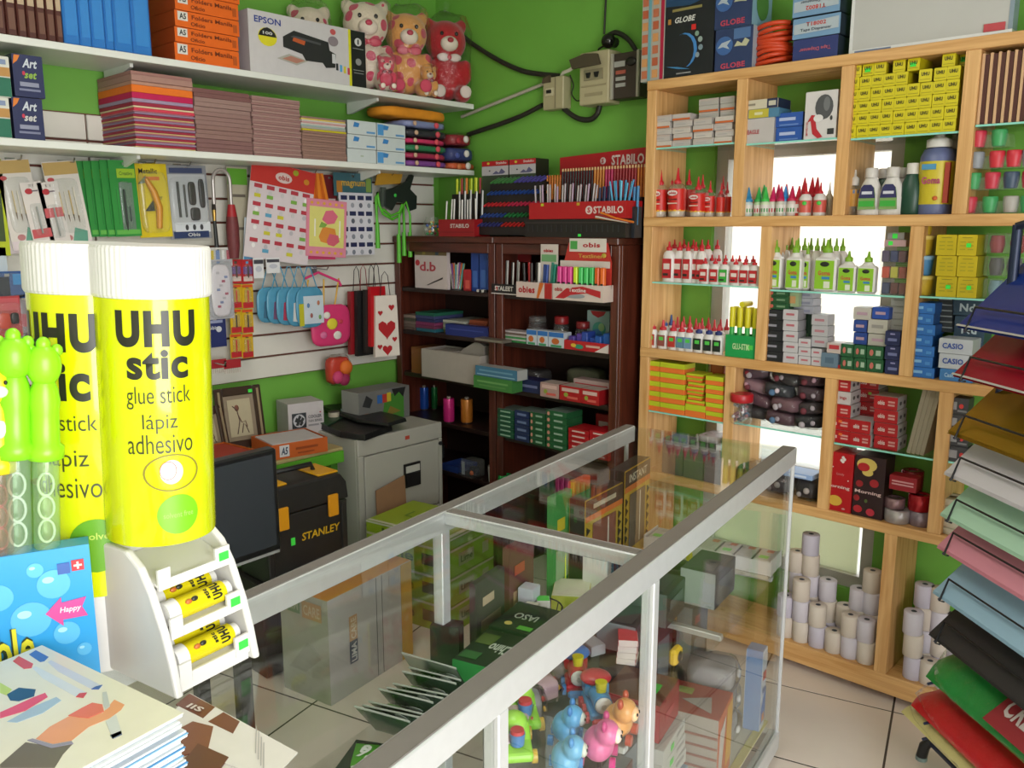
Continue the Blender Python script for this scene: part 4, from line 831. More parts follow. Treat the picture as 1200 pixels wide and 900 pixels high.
for i in range(36):
    xx = x00-xc+(i+.5)*(x11-x00)/36; c = pcols[i % len(pcols)]; z2 = atY(700,199 if 5 < i else 206,DYF+.15).z-DZ; b = MB(); b.cyl((xx,-.095,.05),(xx,-.09,z2),.0048,.0048,6,C(c,.4)); b.cyl((xx,-.09,z2),(xx,-.09,z2+.012),.0048,.0036,6,C('#c9a878' if i > 5 else c,.6)); b.build('pencil',o)
MB().box(x00-xc,x11-xc,-.12,-.07,0,.16,C('#2a1d1a')).build('pencil_tray',o)
o,w,h = penpot('red_pen_tray','long bright red pen tray with white lettering on the bookcase top','pen display',620,734,DZ+.075,hz(680,240,260,DYF),.11,'#a8151b',prints=[('T','f','STABILO',.83,.5,.29,.42,'#d2bdb9',.03),('O','f',.64,.5,.07,.5,'#d2bdb9'),('T','f','S',.64,.5,.03,.3,'#a8151b',.04),('R','f',.15,.86,.03,.16,'#b9c02a'),('R','f',.53,.86,.03,.16,'#b9a02a')])
pens(o,17,-w*.49,w*.16,.01,h*2.05,.03,['#a99fa6','#b8aeb2','#a88fa6','#c2bdbf'],fan=.012,seed=5); pens(o,5,w*.18,w*.30,.01,h*1.85,.03,['#1b2547','#26356b'],r_=.006,seed=3); pens(o,9,w*.34,w*.46,.01,h*2.1,.03,['#4d9fc4','#63b4d4','#3a86b4'],fan=.03,seed=5)
x0,x1 = Bx(735,750,DYF+.05,DZ+.1); o = thing('blue_pen_cup','slim cup of light blue pens at the right end of the bookcase top','pen display',((x0+x1)/2,DYF+.04,DZ)); MB().box(-.013,.013,0,.05,0,.12,C('#20242c')).build('cup',o); pens(o,3,-.013,.013,.05,.20,.02,['#3a7aa9','#4d96c0'],r_=.006,seed=3)
bcarton('black_pen_case','low black display base under the red pen tray','display stand',615,733,DZ,.073,.14,front='#1b1715',prints=[('R','f',.57,.12,.03,.14,'#3fe04a'),('R','f',.5,.82,.98,.06,'#3a3330')]+[('R','f',.04+.05*i,.5,.012,.4,'#2a2a2c') for i in range(19)])
for i in range(6):
    x = xb(694+i*1.5,DYF-.035,DZ+.09); tag(MB().tube([(0,0,0),(.07,.006,-.008-.003*i),(.15,.01,-.018-.004*i)],.0042,C(['#c9661e','#bfb8ae','#d07a2a','#8a1f24','#c9b9a4','#d0701e'][i],.4),7).build('loose_pen',None,(x,DYF-.012-.009*(i % 2),DZ+.078+.004*i)),'loose %s pen across the tray front, %s of the little heap' % (['orange','grey','amber','dark red','tan','bright orange'][i],ORD[i]),'pen','loose pens on the bookcase top')
# ============================================================ bookcase shelves (left bay, right bay)
S1,S2,S3,S4,S5 = DSH
YS = DY+.024
x0,x1 = Bx(485,524,YS,S1+.08)
bcarton('stationery_pad','white pad with red lettering and pencil picture, left bay first shelf','pad',486,524,S1,hz(505,293,343,YS),.02,y=YS,front='#c3b6b4',prints=[('R','f',.5,.88,.98,.2,'#6d5a3a'),('R','f',.3,.88,.1,.18,'#8a7a3a'),('R','f',.7,.88,.1,.18,'#3a4a5a'),('T','f','d.b',.42,.52,.5,.22,'#a93a44',.02),('P','f',.62,.18,.5,.2,'#3a3234',.0009,[(0,0),(1,1),(1,.8),(.1,0)]),('O','f',.1,.6,.14,.14,'#b02a34')])
x = xb(537,YS+.04,S1+.05); o = thing('glass_of_straws','clear cup holding a fan of coloured pencils on the first left shelf','cup',(x,YS+.04,S1)); MB().lathe([(.028,0),(.036,.075),(.034,.075),(.027,.003)],CLEARP,12).build('cup',o)
pens(o,15,-.026,.026,.005,.125,-.014,['#c9c2ba','#c9722a','#7a3a86','#d8d2cc','#b9582a','#c9b03a','#4a9a9a','#d0cac4'],r_=.0036,fan=.024,seed=3,nm='pencil')
for i,(p0,p1,t,c) in enumerate(((543,553,318,'#a3242a'),(552,562,295,'#1f3f86'),(561,572,292,'#24478f'))):
    bcarton('pen_pack','%s pen pack standing at the right end of the left bay first shelf' % ['red','dark blue','bright blue'][i],'pen pack',p0,p1,S1,hz(555,t,343,YS+.02),.05,y=YS+.02,front=c,prints=[('R','f',.5,.3,.5,.4,'#3f64a9' if i else '#c9544a')])
o = thing('key_set','small black and white tag set on the left bay shelf edge','tags',(xb(563,YS-.012,S1),YS-.008,S1)); 
for i in range(4): MB().bbox(-.03+.016*i,-.018+.016*i,0,.02,0,.012,C(['#c9c4be','#1d1d1f'][i % 2]),.001).build('tag',o)
o,w,h = penpot('marker_stand','black and white lettered pen stand with a row of silver pens','pen display',576,606,S1,hz(592,336,348,DYF),.06,'#1a1718',prints=[('R','f',.5,.06,1,.10,'#c9bfbb'),('T','f','STALEET',.5,.58,.72,.46,'#d4cdc9',.03),('R','f',.2,.58,.08,.46,'#b01c20')])
pens(o,9,-w*.48,w*.48,.01,hz(592,309,348,DYF),.02,['#b9b6b4','#26262a','#c9c6c2','#8a8a8c'],r_=.0036,seed=3)
bcarton('pen_header','black and red header card behind the silver pens','card',592,622,S1+hz(605,312,348,YS+.1),hz(605,296,312,YS+.1),.004,y=YS+.1,front='#8a1a20',prints=[('R','f',.5,.75,.98,.4,'#1d191a'),('T','f','STALEET',.5,.76,.6,.24,'#cfc8c4',.02)])['label']
tag(MB().box(-.05,.05,.101,.104,0,.05,C('#3a2a26')).build('header_stand',None,(xb(607,YS,S1+.05),YS,S1)),'dark strut carrying the black and red header card','strut')
o,w,h = penpot('marker_box','white open box with red lettering and orange stripes holding assorted markers','pen display',605,647,S1,hz(628,333,351,DYF),.14,'#c9b5ad',y=DY-.066,prints=[('T','f','obies',.30,.52,.46,.44,'#a91c26',.035),('P','f',.68,.5,.2,.98,'#c2641e',.0008,[(.3,0),(1,1),(.4,1),(0,0)]),('R','f',.9,.5,.2,.98,'#a3201f')])
pens(o,10,-w*.47,w*.5,.01,h*2.2,.04,['#1c1a1b','#a31c22','#241c1c','#1c1a1b','#cfcac6','#23418a','#23418a','#1f7a6a','#1f8a76','#2a6a3a'],r_=.0072,seed=3,fan=.012)
MB().box(-.05*w,.42*w,.055,.058,h,h*3.4,C('#c7bcb4')).build('header_card',o); txt(o,'obies',(.17*w,.052,h*3.0),.26*w,.014,C('#a91c26'),bold=.035); MB().box(-.02*w,.38*w,.0535,.055,h*2.3,h*2.75,C('#6a9a6a')).build('header_print',o)
o,w,h = penpot('highlighter_display','white and red highlighter box with tall header and neon highlighters','pen display',648,707,S1,hz(680,334,353,DYF),.14,'#c9b9b0',y=DY-.066,prints=[('P','f',.5,.5,.9,.8,'#b0242a',.0008,[(0,0),(.25,.8),(.6,1),(1,.7),(1,.2),(.7,.5),(.35,.3),(.2,0)]),('O','f',.45,.3,.4,.3,'#8f9296'),('T','f','obis',.12,.66,.16,.24,'#a91c26',.03),('T','f','Textline',.5,.66,.34,.24,'#d9cdc8',.02)])
hc = ['#d43a8a','#d43a8a','#d8408e','#c3dc2a','#44c060','#44c060','#3cb45a','#d4581e','#e06a24']
for i,c in enumerate(hc):
    xx = -w*.42+i*w*.105+(i > 2)*w*.01; b = MB(); b.bbox(xx-.0095,xx+.0095,.012,.030,h*.4,h*2.05,C(c,.4),.003); b.bbox(xx-.0065,xx+.0065,.010,.014,h*.9,h*1.1,BLACK,.001); b.build('highlighter',o)
MB().prism([(-.5*w,h*.8),(.5*w,h*.8),(.5*w,h*2.35),(.42*w,h*3.5),(-.34*w,h*3.5),(-.42*w,h*2.5)],.050,.054,C('#b23028')).build('header_card',o)
MB().box(-.32*w,.40*w,.0475,.050,h*2.95,h*3.75,C('#cfc6be')).build('header_panel',o); txt(o,'obis',(.12*w,.0465,h*3.36),.34*w,.019,C('#a91c26'),bold=.035); MB().box(-.3*w,-.16*w,.0468,.0475,h*3.1,h*3.6,C('#4a9a4a')).build('green_emblem',o)
txt(o,'Textliner',(.1*w,.0485,h*2.7),.48*w,.016,C('#c9a04a'),bold=.01); MB().box(-.5*w,.48*w,.046,.049,h*2.0,h*2.4,C('#c9bdb6')).build('header_band',o); MB().ball((.36*w,.048,h*2.75),.012,.002,.010,C('#b09a3a'),10,6).build('header_seal',o)
# second shelf
def pad_stack(name,lab,cat,p0,p1,z,cols,ht,d=.2,y=YS,group=None):
    x0,x1 = Bx(p0,p1,y,z+.04); w = x1-x0; o = thing(name,lab,cat,((x0+x1)/2,y,z),0,group); zz = 0; rnd = random.Random(len(lab))
    for c in cols:
        j = (rnd.random()-.5)*.008; MB().bbox(-w/2+j,w/2+j,abs(j),d,zz,zz+ht-.0006,C(c,.6,var=.12),.001).build('pad',o); zz += ht
    return o
pad_stack('notebook_pile','pile of beige and grey notepads at the left of the second shelf','notepads',462,486,S2,['#5a4a42','#6a5a50','#7a6a60','#4a4a3c','#8a7a6e'],.015)
pad_stack('notebook_pile','pile of teal, magenta and navy notepads under a green lid on the second shelf','notepads',487,509,S2,['#1f5a6a','#6a2a4a','#7a3058','#2a2f5a','#3a3f6a','#1a5a44'],.016)
pad_stack('notebook_pile','pile of pale grey-green papers in the middle of the second left shelf','notepads',519,545,S2,['#4a5a34','#7a8a6a','#a3a698','#8a9080','#b0b2a6'],.0125,.2,YS+.05)
pad_stack('notebook_pile','pile of orange and dark notepads at the right of the second left shelf','notepads',549,570,S2+.0,['#3a2a2a','#5a3a30','#3a3a5a','#7a3a26','#8a4426'],.015,.2,YS+.05)
bcarton('blue_box','flat royal blue box in front on the second left shelf','box',522,572,S2,hz(545,384,397,YS-.01),.05,y=YS-.01,front='#1f2f72',prints=[('R','f',.5,.6,.8,.1,'#3a4a8f')])
bcarton('plastic_sleeve_pack','flat clear sleeve pack jutting out between the two bays of the second shelf','pack',556,589,S2+.0005,.013,.06,y=DY-.05,front='#6a6258',prints=[('R','f',.5,.5,.9,.2,'#8a8276')])
def lid_jar(px,z,r_,h,body,lid,lab,y=YS+.10,band=None):
    o = thing('lidded_jar',lab,'jar',(xb(px,y,z+h/2),y,z),0,'lidded jars on the second shelf'); MB().lathe([(r_*.9,0),(r_,.008),(r_,h*.62),(r_*.78,h*.74)],CLEARP,14).build('jar_body',o); q = MB(); q.lathe([(r_*.84,.004),(r_*.9,.012),(r_*.9,h*.5),(r_*.5,h*.55)],C(body,.6,var=.4,scale=60),12); q.build('contents',o)
    MB().lathe([(r_*.86,h*.72),(r_*.9,h*.75),(r_*.9,h*.96),(r_*.8,h)],C(lid,.35) if lid else CLEARP,14).build('lid',o)
    if band: MB().lathe([(r_*1.01,h*.26),(r_*1.02,h*.27),(r_*1.02,h*.48),(r_*1.01,h*.49)],C(band,.5),14,cap=False).build('paper_band',o)
lid_jar(594,S2,.038,.125,'#3a4a5a','#8f1c20','red-lidded jar of blue and red pieces, leftmost jar on the second shelf')
lid_jar(630,S2,.045,.115,'#5a4040',None,'clear-lidded jar with red and white band on the second shelf',band='#b0302f')
lid_jar(658,S2,.036,.125,'#4a4a34','#8f1c20','red-lidded jar of dark sweets right of the clear-lidded jar'); lid_jar(683,S2,.034,.110,'#4a2a2a','#7a181c','smaller red-lidded jar beside the blue-green card box')
pad_stack('card_pile','white and green card pile at the front left of the second right shelf','cards',587,616,S2,['#2f7a3f','#b9b4ae','#3a8a4a','#a9a49e','#6a5a52','#b9aeb0'],.0085,.07,YS-.005)
for i,(p0,p1) in enumerate(((617,629),(630,642),(643,661))):
    bcarton('clay_box','small white and blue box with orange picture, %s in the row on the second shelf' % ORD[i],'box',p0,p1,S2,hz(640,391,409,YS-.008),.05,y=YS-.008,front='#b9c0c8',prints=[('R','f',.5,.82,.96,.3,'#2f6ab0'),('O','f',.45,.4,.5,.4,'#b9622a'),('R','f',.5,.1,.7,.14,'#3a8a5a')],group='small white and blue boxes')
o,w,h = penpot('clay_tray','red and white tray of purple and blue modelling clay on the second shelf','tray',661,714,S2,hz(690,405,416,YS-.008),.075,'#b01c24',y=YS-.008,prints=[('P','f',.84,.5,.3,.96,'#c9bdb8',.0008,[(0,0),(1,1),(1,0)]),('O','f',.34,.4,.2,.5,'#2f8a6a'),('R','f',.65,.55,.3,.24,'#c9a08f'),('O','f',.22,.5,.12,.4,'#d0b03a')])
for i in range(6): MB().bbox(-.44*w+i*.147*w,-.31*w+i*.147*w,.01+.012*(i % 2),.070,h*.5,h*(1.4+.3*(i % 3)),C(['#4a3a8a','#5a3f9a','#27408f','#2a4a9f','#23509a','#2a5aa9'][i],.5),.003).build('clay_block',o)
bcarton('clay_header','pale blue-green upright box with red arc at the right of the second shelf','box',688,714,S2,hz(702,366,409,YS+.12),.03,y=YS+.12,front='#8fa9a6',prints=[('P','f',.5,.90,.7,.18,'#a31f26',.0008,[(0,1),(.15,.4),(.5,0),(.85,.4),(1,1)]),('O','f',.55,.5,.6,.4,'#4a9a8a'),('O','f',.45,.35,.5,.3,'#3a7ab0'),('O','f',.66,.56,.28,.22,'#8fb07a')])
# third shelf
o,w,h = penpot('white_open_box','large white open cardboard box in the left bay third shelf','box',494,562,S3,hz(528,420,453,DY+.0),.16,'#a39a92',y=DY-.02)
MB().prism([(-.05*w,h*.8),(.1*w,h*1.1),(.34*w,h*1.45),(.45*w,h*1.3),(.46*w,h*.8)],.05,.10,C('#8d877f',.6,bump=.4)).build('plastic_bag',o); MB().box(-.3*w,.0,.02,.1,h*.95,h*1.0,C('#9a928a')).build('paper_sheet',o)
bcarton('brown_carton','narrow brown carton beside the white open box','box',482,493.5,S3,hz(488,418,448,DY+.0),.15,y=DY+.022,front='#7a4a22',top='#8a5a30')
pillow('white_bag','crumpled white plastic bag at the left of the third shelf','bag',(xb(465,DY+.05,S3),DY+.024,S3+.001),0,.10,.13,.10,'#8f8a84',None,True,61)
bcarton('long_blue_carton','long light blue carton lying on the green one, third shelf','box',557,606,S3+hz(580,446,461,DY-.06),hz(590,434,446,DY-.06),.07,y=DY-.06,front='#3f6f8c',side='#a9a9a6',prints=[('R','f',.5,.6,.8,.16,'#6a94aa'),('R','f',.5,.2,.9,.1,'#8ab0c0')])
bcarton('long_green_carton','long green carton under the light blue one, third shelf','box',555,600,S3,hz(580,446,461,DY-.06)-.001,.07,y=DY-.06,front='#3f7a3a',prints=[('R','f',.5,.6,.8,.14,'#6a9a5a'),('R','f',.5,.3,.7,.1,'#5a8a4a')])
bcarton('navy_carton','navy carton with white lettering, third shelf','box',601,633,S3,hz(616,452,467,DY-.02),.08,y=DY+.012,front='#1f2550',prints=[('R','f',.6,.5,.6,.2,'#6a6f96'),('O','f',.14,.55,.16,.4,'#8a4a5a')])
for i,(p0,p1,dz_) in enumerate(((633,655,0),(656,681,0),(681,702,0))):
    bcarton('crayon_carton','red and white crayon carton, %s along the front of the third shelf' % ORD[i],'box',p0,p1,S3,hz(660,456,473,DY-.015),.08,y=DY-.015,front=['#a98a84','#a3161c','#a3161c'][i],side='#8f1218',top='#b3a29a',prints=[('R','f',.5,.75,.8,.24,'#c9a8a0'),('O','f',.3,.4,.2,.3,'#8a9a3a'),('R','f',.6,.25,.5,.16,'#c95a50')])
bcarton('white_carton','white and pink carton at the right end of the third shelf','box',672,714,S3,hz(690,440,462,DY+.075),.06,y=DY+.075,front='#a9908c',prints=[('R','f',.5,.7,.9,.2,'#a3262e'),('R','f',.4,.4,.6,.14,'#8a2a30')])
pillow('clear_craft_bag','clear bag of craft sponge at the back right of the third shelf','bag',(xb(685,DY+.2,S3+.1),DY+.17,S3+.001),0,.19,.10,.11,'#5a5a44',None,True,62)
pillow('grey_craft_bag','flat grey bag of supplies at the back left of the right bay third shelf','bag',(xb(625,DY+.2,S3+.1),DY+.14,S3+.001),0,.17,.12,.075,'#3f3a38',None,True,63)
# fourth shelf: thread spools and box stacks
def spool(px,t,b_,r_,col,lab,y=DY+.05,z=None):
    h = hz(px,t,b_,y); z = S4 if z is None else z; o = thing('thread_spool',lab,'spool',(xb(px,y,z+h/2),y,z),0,'large thread spools')
    b = MB(); b.lathe([(r_*.96,.006),(r_,.010),(r_,h-.01),(r_*.96,h-.006)],C(col,.22,var=.12,scale=120,metal=.25),18); b.build('wound_thread',o); MB().lathe([(r_*.8,0),(r_*.8,.006)],C('#3a2a22'),14).build('spool_base',o); MB().lathe([(r_*.35,h-.007),(r_*.35,h+.004)],C('#8a8076'),12).build('spool_core',o)
MB_y = DY+.05
spool(497,470,497,.025,'#1f4aa0','shiny blue thread spool, leftmost of the spools in the left bay',DY+.16); spool(509,468,495,.017,'#1f6a34','dark green thread spool behind the pink one',DY+.2)
spool(526,476,505,.028,'#c42a78','shiny hot pink thread spool in the left bay',DY+.04); spool(547,471,500,.030,'#b8702a','shiny copper orange thread spool, rightmost of the spools',DY+.09)
def box_stack(p0,p1,n,t,b_,col,lab,y,d=.11,mark='#c9c4b8',z=None,side=None,grp=None,heart=False):
    z = S4 if z is None else z; h = hz((p0+p1)/2,t,b_,y)/n
    for i in range(n):
        pr = [('R','f',.5,.5,.62,.3,mark)] if not heart else [('O','f',.12,.5,.13,.62,'#c98a7a'),('R','f',.6,.5,.42,.28,mark)]
        bcarton('school_box','%s, %s from the bottom' % (lab,ORD[i]),'box',p0,p1,z+i*h,h-.0008,d,y=y,front=col,side=side,top='#6a7a70' if 'green' in lab else None,prints=pr,group=grp or lab)
box_stack(583,602,6,483,516,'#174f36','flat dark green box in the leftmost stack of the fourth shelf',DY-.004,mark='#8fb09a')
box_stack(603,620,4,482,518,'#1c2b55','navy box in the stack between the green stacks',DY-.008,mark='#6a7aa0')
box_stack(621,639,5,484,522,'#1d5230','green box with round mark in the middle stack',DY-.012,heart=True,mark='#8fb09a'); box_stack(640,664,6,479,524,'#1f5a34','green box with round mark in the wide right stack',DY-.016,heart=True,mark='#9ab0a0')
box_stack(666,690,5,493,523,'#a8141e','red and white box in the left red stack',DY-.018,heart=False,mark='#d4b4b0'); box_stack(691,713,5,490,523,'#a8141e','red and white box in the right red stack',DY-.018,mark='#d4b4b0')
bcarton('red_tall_box','single red box standing behind the red stacks','box',698,716,S4,hz(707,479,520,DY+.10),.05,y=DY+.13,front='#8f1219',prints=[('R','f',.5,.7,.6,.2,'#b9a09c')])
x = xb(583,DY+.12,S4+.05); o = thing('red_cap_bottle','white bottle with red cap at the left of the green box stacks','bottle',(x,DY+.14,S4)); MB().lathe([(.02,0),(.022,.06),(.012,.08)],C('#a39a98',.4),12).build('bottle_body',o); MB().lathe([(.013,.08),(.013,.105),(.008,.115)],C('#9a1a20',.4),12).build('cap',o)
# fifth shelf
o,w,h = penpot('blue_tray','blue plastic tray on the lowest visible shelf of the left bay','tray',517,536,S5,.03,.14,'#1f3570',y=DY+.02)
x = xb(552,DY+.03,S5+.06); o = thing('clear_case','clear plastic case with orange and white parts inside, lowest left shelf','case',(x,DY-.005,S5+.0)); MB().bbox(-.045,.045,0,.09,0,.085,CLEARP,.006).build('case_shell',o); MB().box(-.04,-.02,.01,.012,.01,.075,C('#8a8f98')).build('label',o); MB().ball((.01,.03,.02),.012,.012,.012,C('#b0562a'),8,6).build('orange_part',o); MB().bbox(-.01,.035,.03,.06,.01,.05,C('#2a2f38'),.004).build('dark_part',o)
pillow('grey_plastic_bag','greyish clear bag beside the blue tray on the lowest left shelf','bag',(xb(510,DY+.1,S5+.05),DY+.03,S5+.001),0,.07,.12,.10,'#2a2a2e',None,True,64)
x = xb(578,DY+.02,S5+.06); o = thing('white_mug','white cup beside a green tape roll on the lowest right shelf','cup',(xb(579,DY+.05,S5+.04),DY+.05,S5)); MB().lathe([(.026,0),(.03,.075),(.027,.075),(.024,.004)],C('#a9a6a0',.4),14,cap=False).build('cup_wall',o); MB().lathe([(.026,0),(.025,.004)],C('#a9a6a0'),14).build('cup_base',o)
o = thing('green_tape_roll','shiny green tape roll on the lowest right shelf','tape',(xb(592,DY+.03,S5+.04),DY+.03,S5)); MB().lathe([(.018,0),(.034,.002),(.036,.03),(.034,.055),(.018,.057),(.018,0)],C('#15803a',.2),16,cap=False).build('tape',o)
o = thing('orange_roll','orange bowl of tape on the floor of the left bay','roll',(xb(506,DY+.05,.40),DY+.03,S5-.0)); MB().lathe([(.02,0),(.045,.012),(.045,.035),(.02,.045)],C('#9a4a1c',.4,var=.3),14).build('roll_body',o); MB().lathe([(.021,.012),(.0215,.046)],C('#5a3a22'),12).build('roll_core',o)
# ============================================================ goods on the pine shelf (fronts face the shop, -Y)
def pc(name,label,cat,p0,p1,z,t,b_,d=.12,y=PSY,**k): return bcarton(name,label,cat,p0,p1,z,hz((p0+p1)/2,t,b_,y),d,y=y,**k)
TOPZ,Z3,Z2,Z1,Z0 = ROWZ[4],ROWZ[3],ROWZ[2],ROWZ[1],ROWZ[0]
# --- on the very top
o = pc('packet_rack','tall narrow rack of small packets at the left end of the shelf top','packet rack',752,779,TOPZ,-14,91,.05,PY+.01,front='#a9a49a',side='#7a8f9a',prints=[('R','f',.9,.5,.14,.98,'#a8143c'),('R','f',.36,.5,.12,.98,'#6aa0ac')]+[('R','f',x_,.08+.135*i,.24,.09,['#b8694a','#c98f5a','#b0583a'][(i+j) % 3]) for i in range(7) for j,x_ in enumerate((.16,.62))])
EARTH = lambda: None
o = pc('globe_carton','tall black globe carton with bright planet arc picture on top of the pine shelf','box',779,837,TOPZ,-20,84,.17,PY+.012,front='#17191f',side='#14161c',prints=[('P','f',.5,.88,.98,.26,'#1b3f63',.0007,[(0,.3),(0,1),(1,1),(1,.5),(.5,.2)]),('T','f','GLOBE',.42,.655,.42,.065,'#d3d3d0',.025,.25),('R','f',.45,.77,.6,.03,'#8a7f4a'),('O','f',.42,.30,.52,.40,'#3f7fc0'),('O','f',.37,.29,.50,.40,'#17191f'),('P','f',.3,.11,.5,.06,'#3f7fb0',.0007,[(0,1),(.5,.7),(1,0),(.5,.3)]),
    ('R','f',.60,.55,.09,.06,'#c9221f'),('O','f',.67,.47,.08,.06,'#7f9a8a'),('O','f',.74,.40,.09,.065,'#8f9f9a'),('O','f',.75,.31,.09,.065,'#7a8f9a'),('O','f',.69,.23,.08,.06,'#8a97a0'),('R','f',.1,.65,.06,.06,'#a97a3a'),('R','f',.42,.045,.3,.015,'#8a8a8a')])
for i,(t,b_) in enumerate(((31,82),(-24,30))):
    z = TOPZ if i == 0 else TOPZ+hz(860,31,81,PY+.012)+.001
    pc('globe_box','blue starry globe box, %s of the two right of the black globe carton' % ['bottom','top'][i],'box',838,882,z,t,b_-1,.15,PY+.012,front='#26365f',side='#7fa3b8' if i else '#9aa9b4',prints=[('O','f',.25,.60,.46,.44,'#3a5f9a'),('P','f',.25,.60,.36,.24,'#a9b4c0',.0008,[(0,.3),(.3,.8),(1,1),(.7,.5),(.9,.1),(.4,.4)]),('P','f',.72,.60,.4,.24,'#b8b89a',.0008,[(0,.3),(.2,.8),(.5,.5),(.7,1),(1,.7),(.8,.2),(.4,.3)]),('T','f','GLOBE',.5,.12,.66,.13,'#b9425a',.03)]+([('R','f',.78,.78,.08,.1,'#3fe04a'),('R','f',.72,.84,.44,.24,'#4a6a9a')] if i == 0 else [('O','r',.5,.5,.6,.7,'#4a7a3a')]))
o = thing('orange_cord_coil','thick coil of bright orange extension cord on the shelf top','cord',(xb(907,PY+.09,TOPZ+.05),PY+.09,TOPZ)); rnd = random.Random(2); b = MB(); pts = []
for i in range(9*18): a = i/18*6.283; k = i/18; pts.append(((.060+.006*math.sin(k*2.3))*math.cos(a),(.056)*math.sin(a),.010+.0145*k+.006*math.sin(a*1+k)))
b.tube(pts,.0085,C('#c9401a',.45),6); b.build('cord',o)
MB().tube([(.04,.03,.13),(.07,.01,.155),(.09,-.01,.12)],.014,C('#1c1d1f',.4),8).build('black_plug',o)
for i,(t,b_,f_) in enumerate(((45,71,'#232f6a'),(19,44,'#6f94b8'),(-8,18,'#6f94b8'))):
    z = TOPZ+sum((hz(960,45,71,PY+.012),hz(960,19,45,PY+.012))[:i])+.0005*i
    pr = [('T','f','Tape Dispenser',.5,.5,.7,.22,'#b0566a',.02)] if i == 0 else [('P','f',.5,.5,.94,.7,'#a9b4be',.0007,[(0,.1),(0,.8),(1,1),(1,.2)]),('T','f','T18002',.5,.66 if i == 1 else .36,.42,.2,'#b8322c',.03),('T','f','Tape Dispenser',.5,.38 if i == 1 else .66,.66,.18,'#2d3a4f',.02)]
    if i != 1: pr = [p[:8]+((p[8] if len(p) > 8 else .02),0,math.pi) if p[0] == 'T' else p for p in pr]
    pc('tape_dispenser_box','blue and white tape dispenser box, %s of the stack on the shelf top' % ['bottom','middle','top'][i],'box',929,985-(i == 0)*3,z,t,b_-.8,.13,PY+.012,front=f_,side='#27313f',prints=pr)
x0,x1 = Bx(997,1190,PY+.03,TOPZ+.1); w = x1-x0
o = thing('whiteboard','long grey whiteboard with red label lying upright on the shelf top','whiteboard',((x0+x1)/2,PY+.03,TOPZ+.002)); h = .27
MB().box(-w/2+.008,w/2-.008,.002,.05,.008,h,C('#b3b2b0',.35,bump=.1,scale=6)).build('board',o); b = MB()
for a in ((-w/2,w/2,0,.012),(-w/2,w/2,h-.008,h)): b.box(a[0],a[1],0,.054,a[2],a[3],ALU)
b.box(-w/2,-w/2+.01,0,.054,.012,h-.008,ALU); b.box(w/2-.012,w/2,0,.054,.012,h-.008,C('#7f8f9c',.4)); b.build('frame',o)
MB().box(.34*w,.46*w,-.003,.0,.012,.034,C('#b8424a')).build('red_label',o); MB().box(-.46*w,-.22*w,-.002,0,.0,.008,C('#6a7a9c')).build('blue_strip',o)
# --- row A, upper left: white and orange small boxes
sm = 0
def sbox(p0,p1,z,h,c,lab,grp,y=PSY,d=.09,pr=(),side=None,top=None,name='refill_box'): return bcarton(name,lab,'box',p0,p1,z,h,d,y=y,front=c,side=side,top=top,prints=pr,group=grp)
u = .0185
WO = [('R','f',.5,.16,.98,.3,'#c2612e')]; WG = [('R','f',.5,.84,.98,.2,'#b9a8a0'),('R','f',.4,.4,.5,.14,'#a9a4a4')]
cols_ = [(765,787,5,PSY),(788,811,5,PSY+.004),(812,836,4,PSY+.002),(837,860,4,PSY+.006)]
words = ['far left','second','third','far right']
for ci,(a,b_,n,yy) in enumerate(cols_):
    for r in range(n):
        sbox(a+(r % 2),b_-((r+ci) % 2)*2,GA1+r*u*1.3,u*1.3-.0008,'#b8b0ac' if (r+ci) % 3 else '#c2b9b2','white and orange refill box, %s column, %s up, top left compartment' % (words[ci],ORD[r]),'refill boxes',yy,pr=WO if (r*2+ci) % 3 == 0 else WG)
for ci,(a,b_,z_,n) in enumerate(((819,842,GA1+u*5.2,3),(844,861,GA1+u*5.2,3))):
    for r in range(n): sbox(a,b_,z_+r*u*1.3,u*1.3-.0008,'#aca7a2','grey-white refill box, %s up on the upper %s pile, top left compartment' % (ORD[r],['left','right'][ci]),'refill boxes',PSY+.03,pr=WO if r == 1 else WG)
# second compartment
pc('eagle_carton','white carton with small red lettering in the second top compartment','box',866,907,GA2,136,165,.12,front='#b8b1b0',side='#9a9594',prints=[('T','f','EAGLE',.42,.46,.34,.18,'#a8424a',.03)])
ze = GA2+hz(886,136,165,PSY)
bcarton('yellow_blue_box','flat blue and yellow box on the white red-lettered carton','box',866,913,ze+.0005,hz(890,125,136,PSY)-.001,.10,y=PSY,front='#4a7a9a',prints=[('R','f',.5,.5,.5,.94,'#b9ac3a'),('R','f',.5,.5,.2,.3,'#d0cda0')])
bcarton('cream_navy_box','flat cream and navy box topmost in the second top compartment','box',866,912,ze+hz(890,125,136,PSY),hz(890,114,125,PSY),.10,y=PSY,front='#c6bda8',side='#20284a',prints=[('R','f',.86,.5,.26,.98,'#20284a'),('R','f',.86,.5,.18,.5,'#bdb7a6'),('R','f',.3,.5,.26,.2,'#8a8272')])
for i,(p0,p1,r) in enumerate(((909,940,0),(909,941,1))):
    h = hz(925,147,164,PSY+.01); bcarton('calculator_box','bright blue calculator-size box, %s of two in the second top compartment' % ['lower','upper'][i],'box',p0,p1,GA2+r*h,h-.001,.09,y=PSY+.012,front='#2450a0',side='#17305f',prints=[('R','f',.44,.55,.6,.22,'#a9b4d8'),('R','f',.5,.15,.7,.1,'#5f7fc0')])
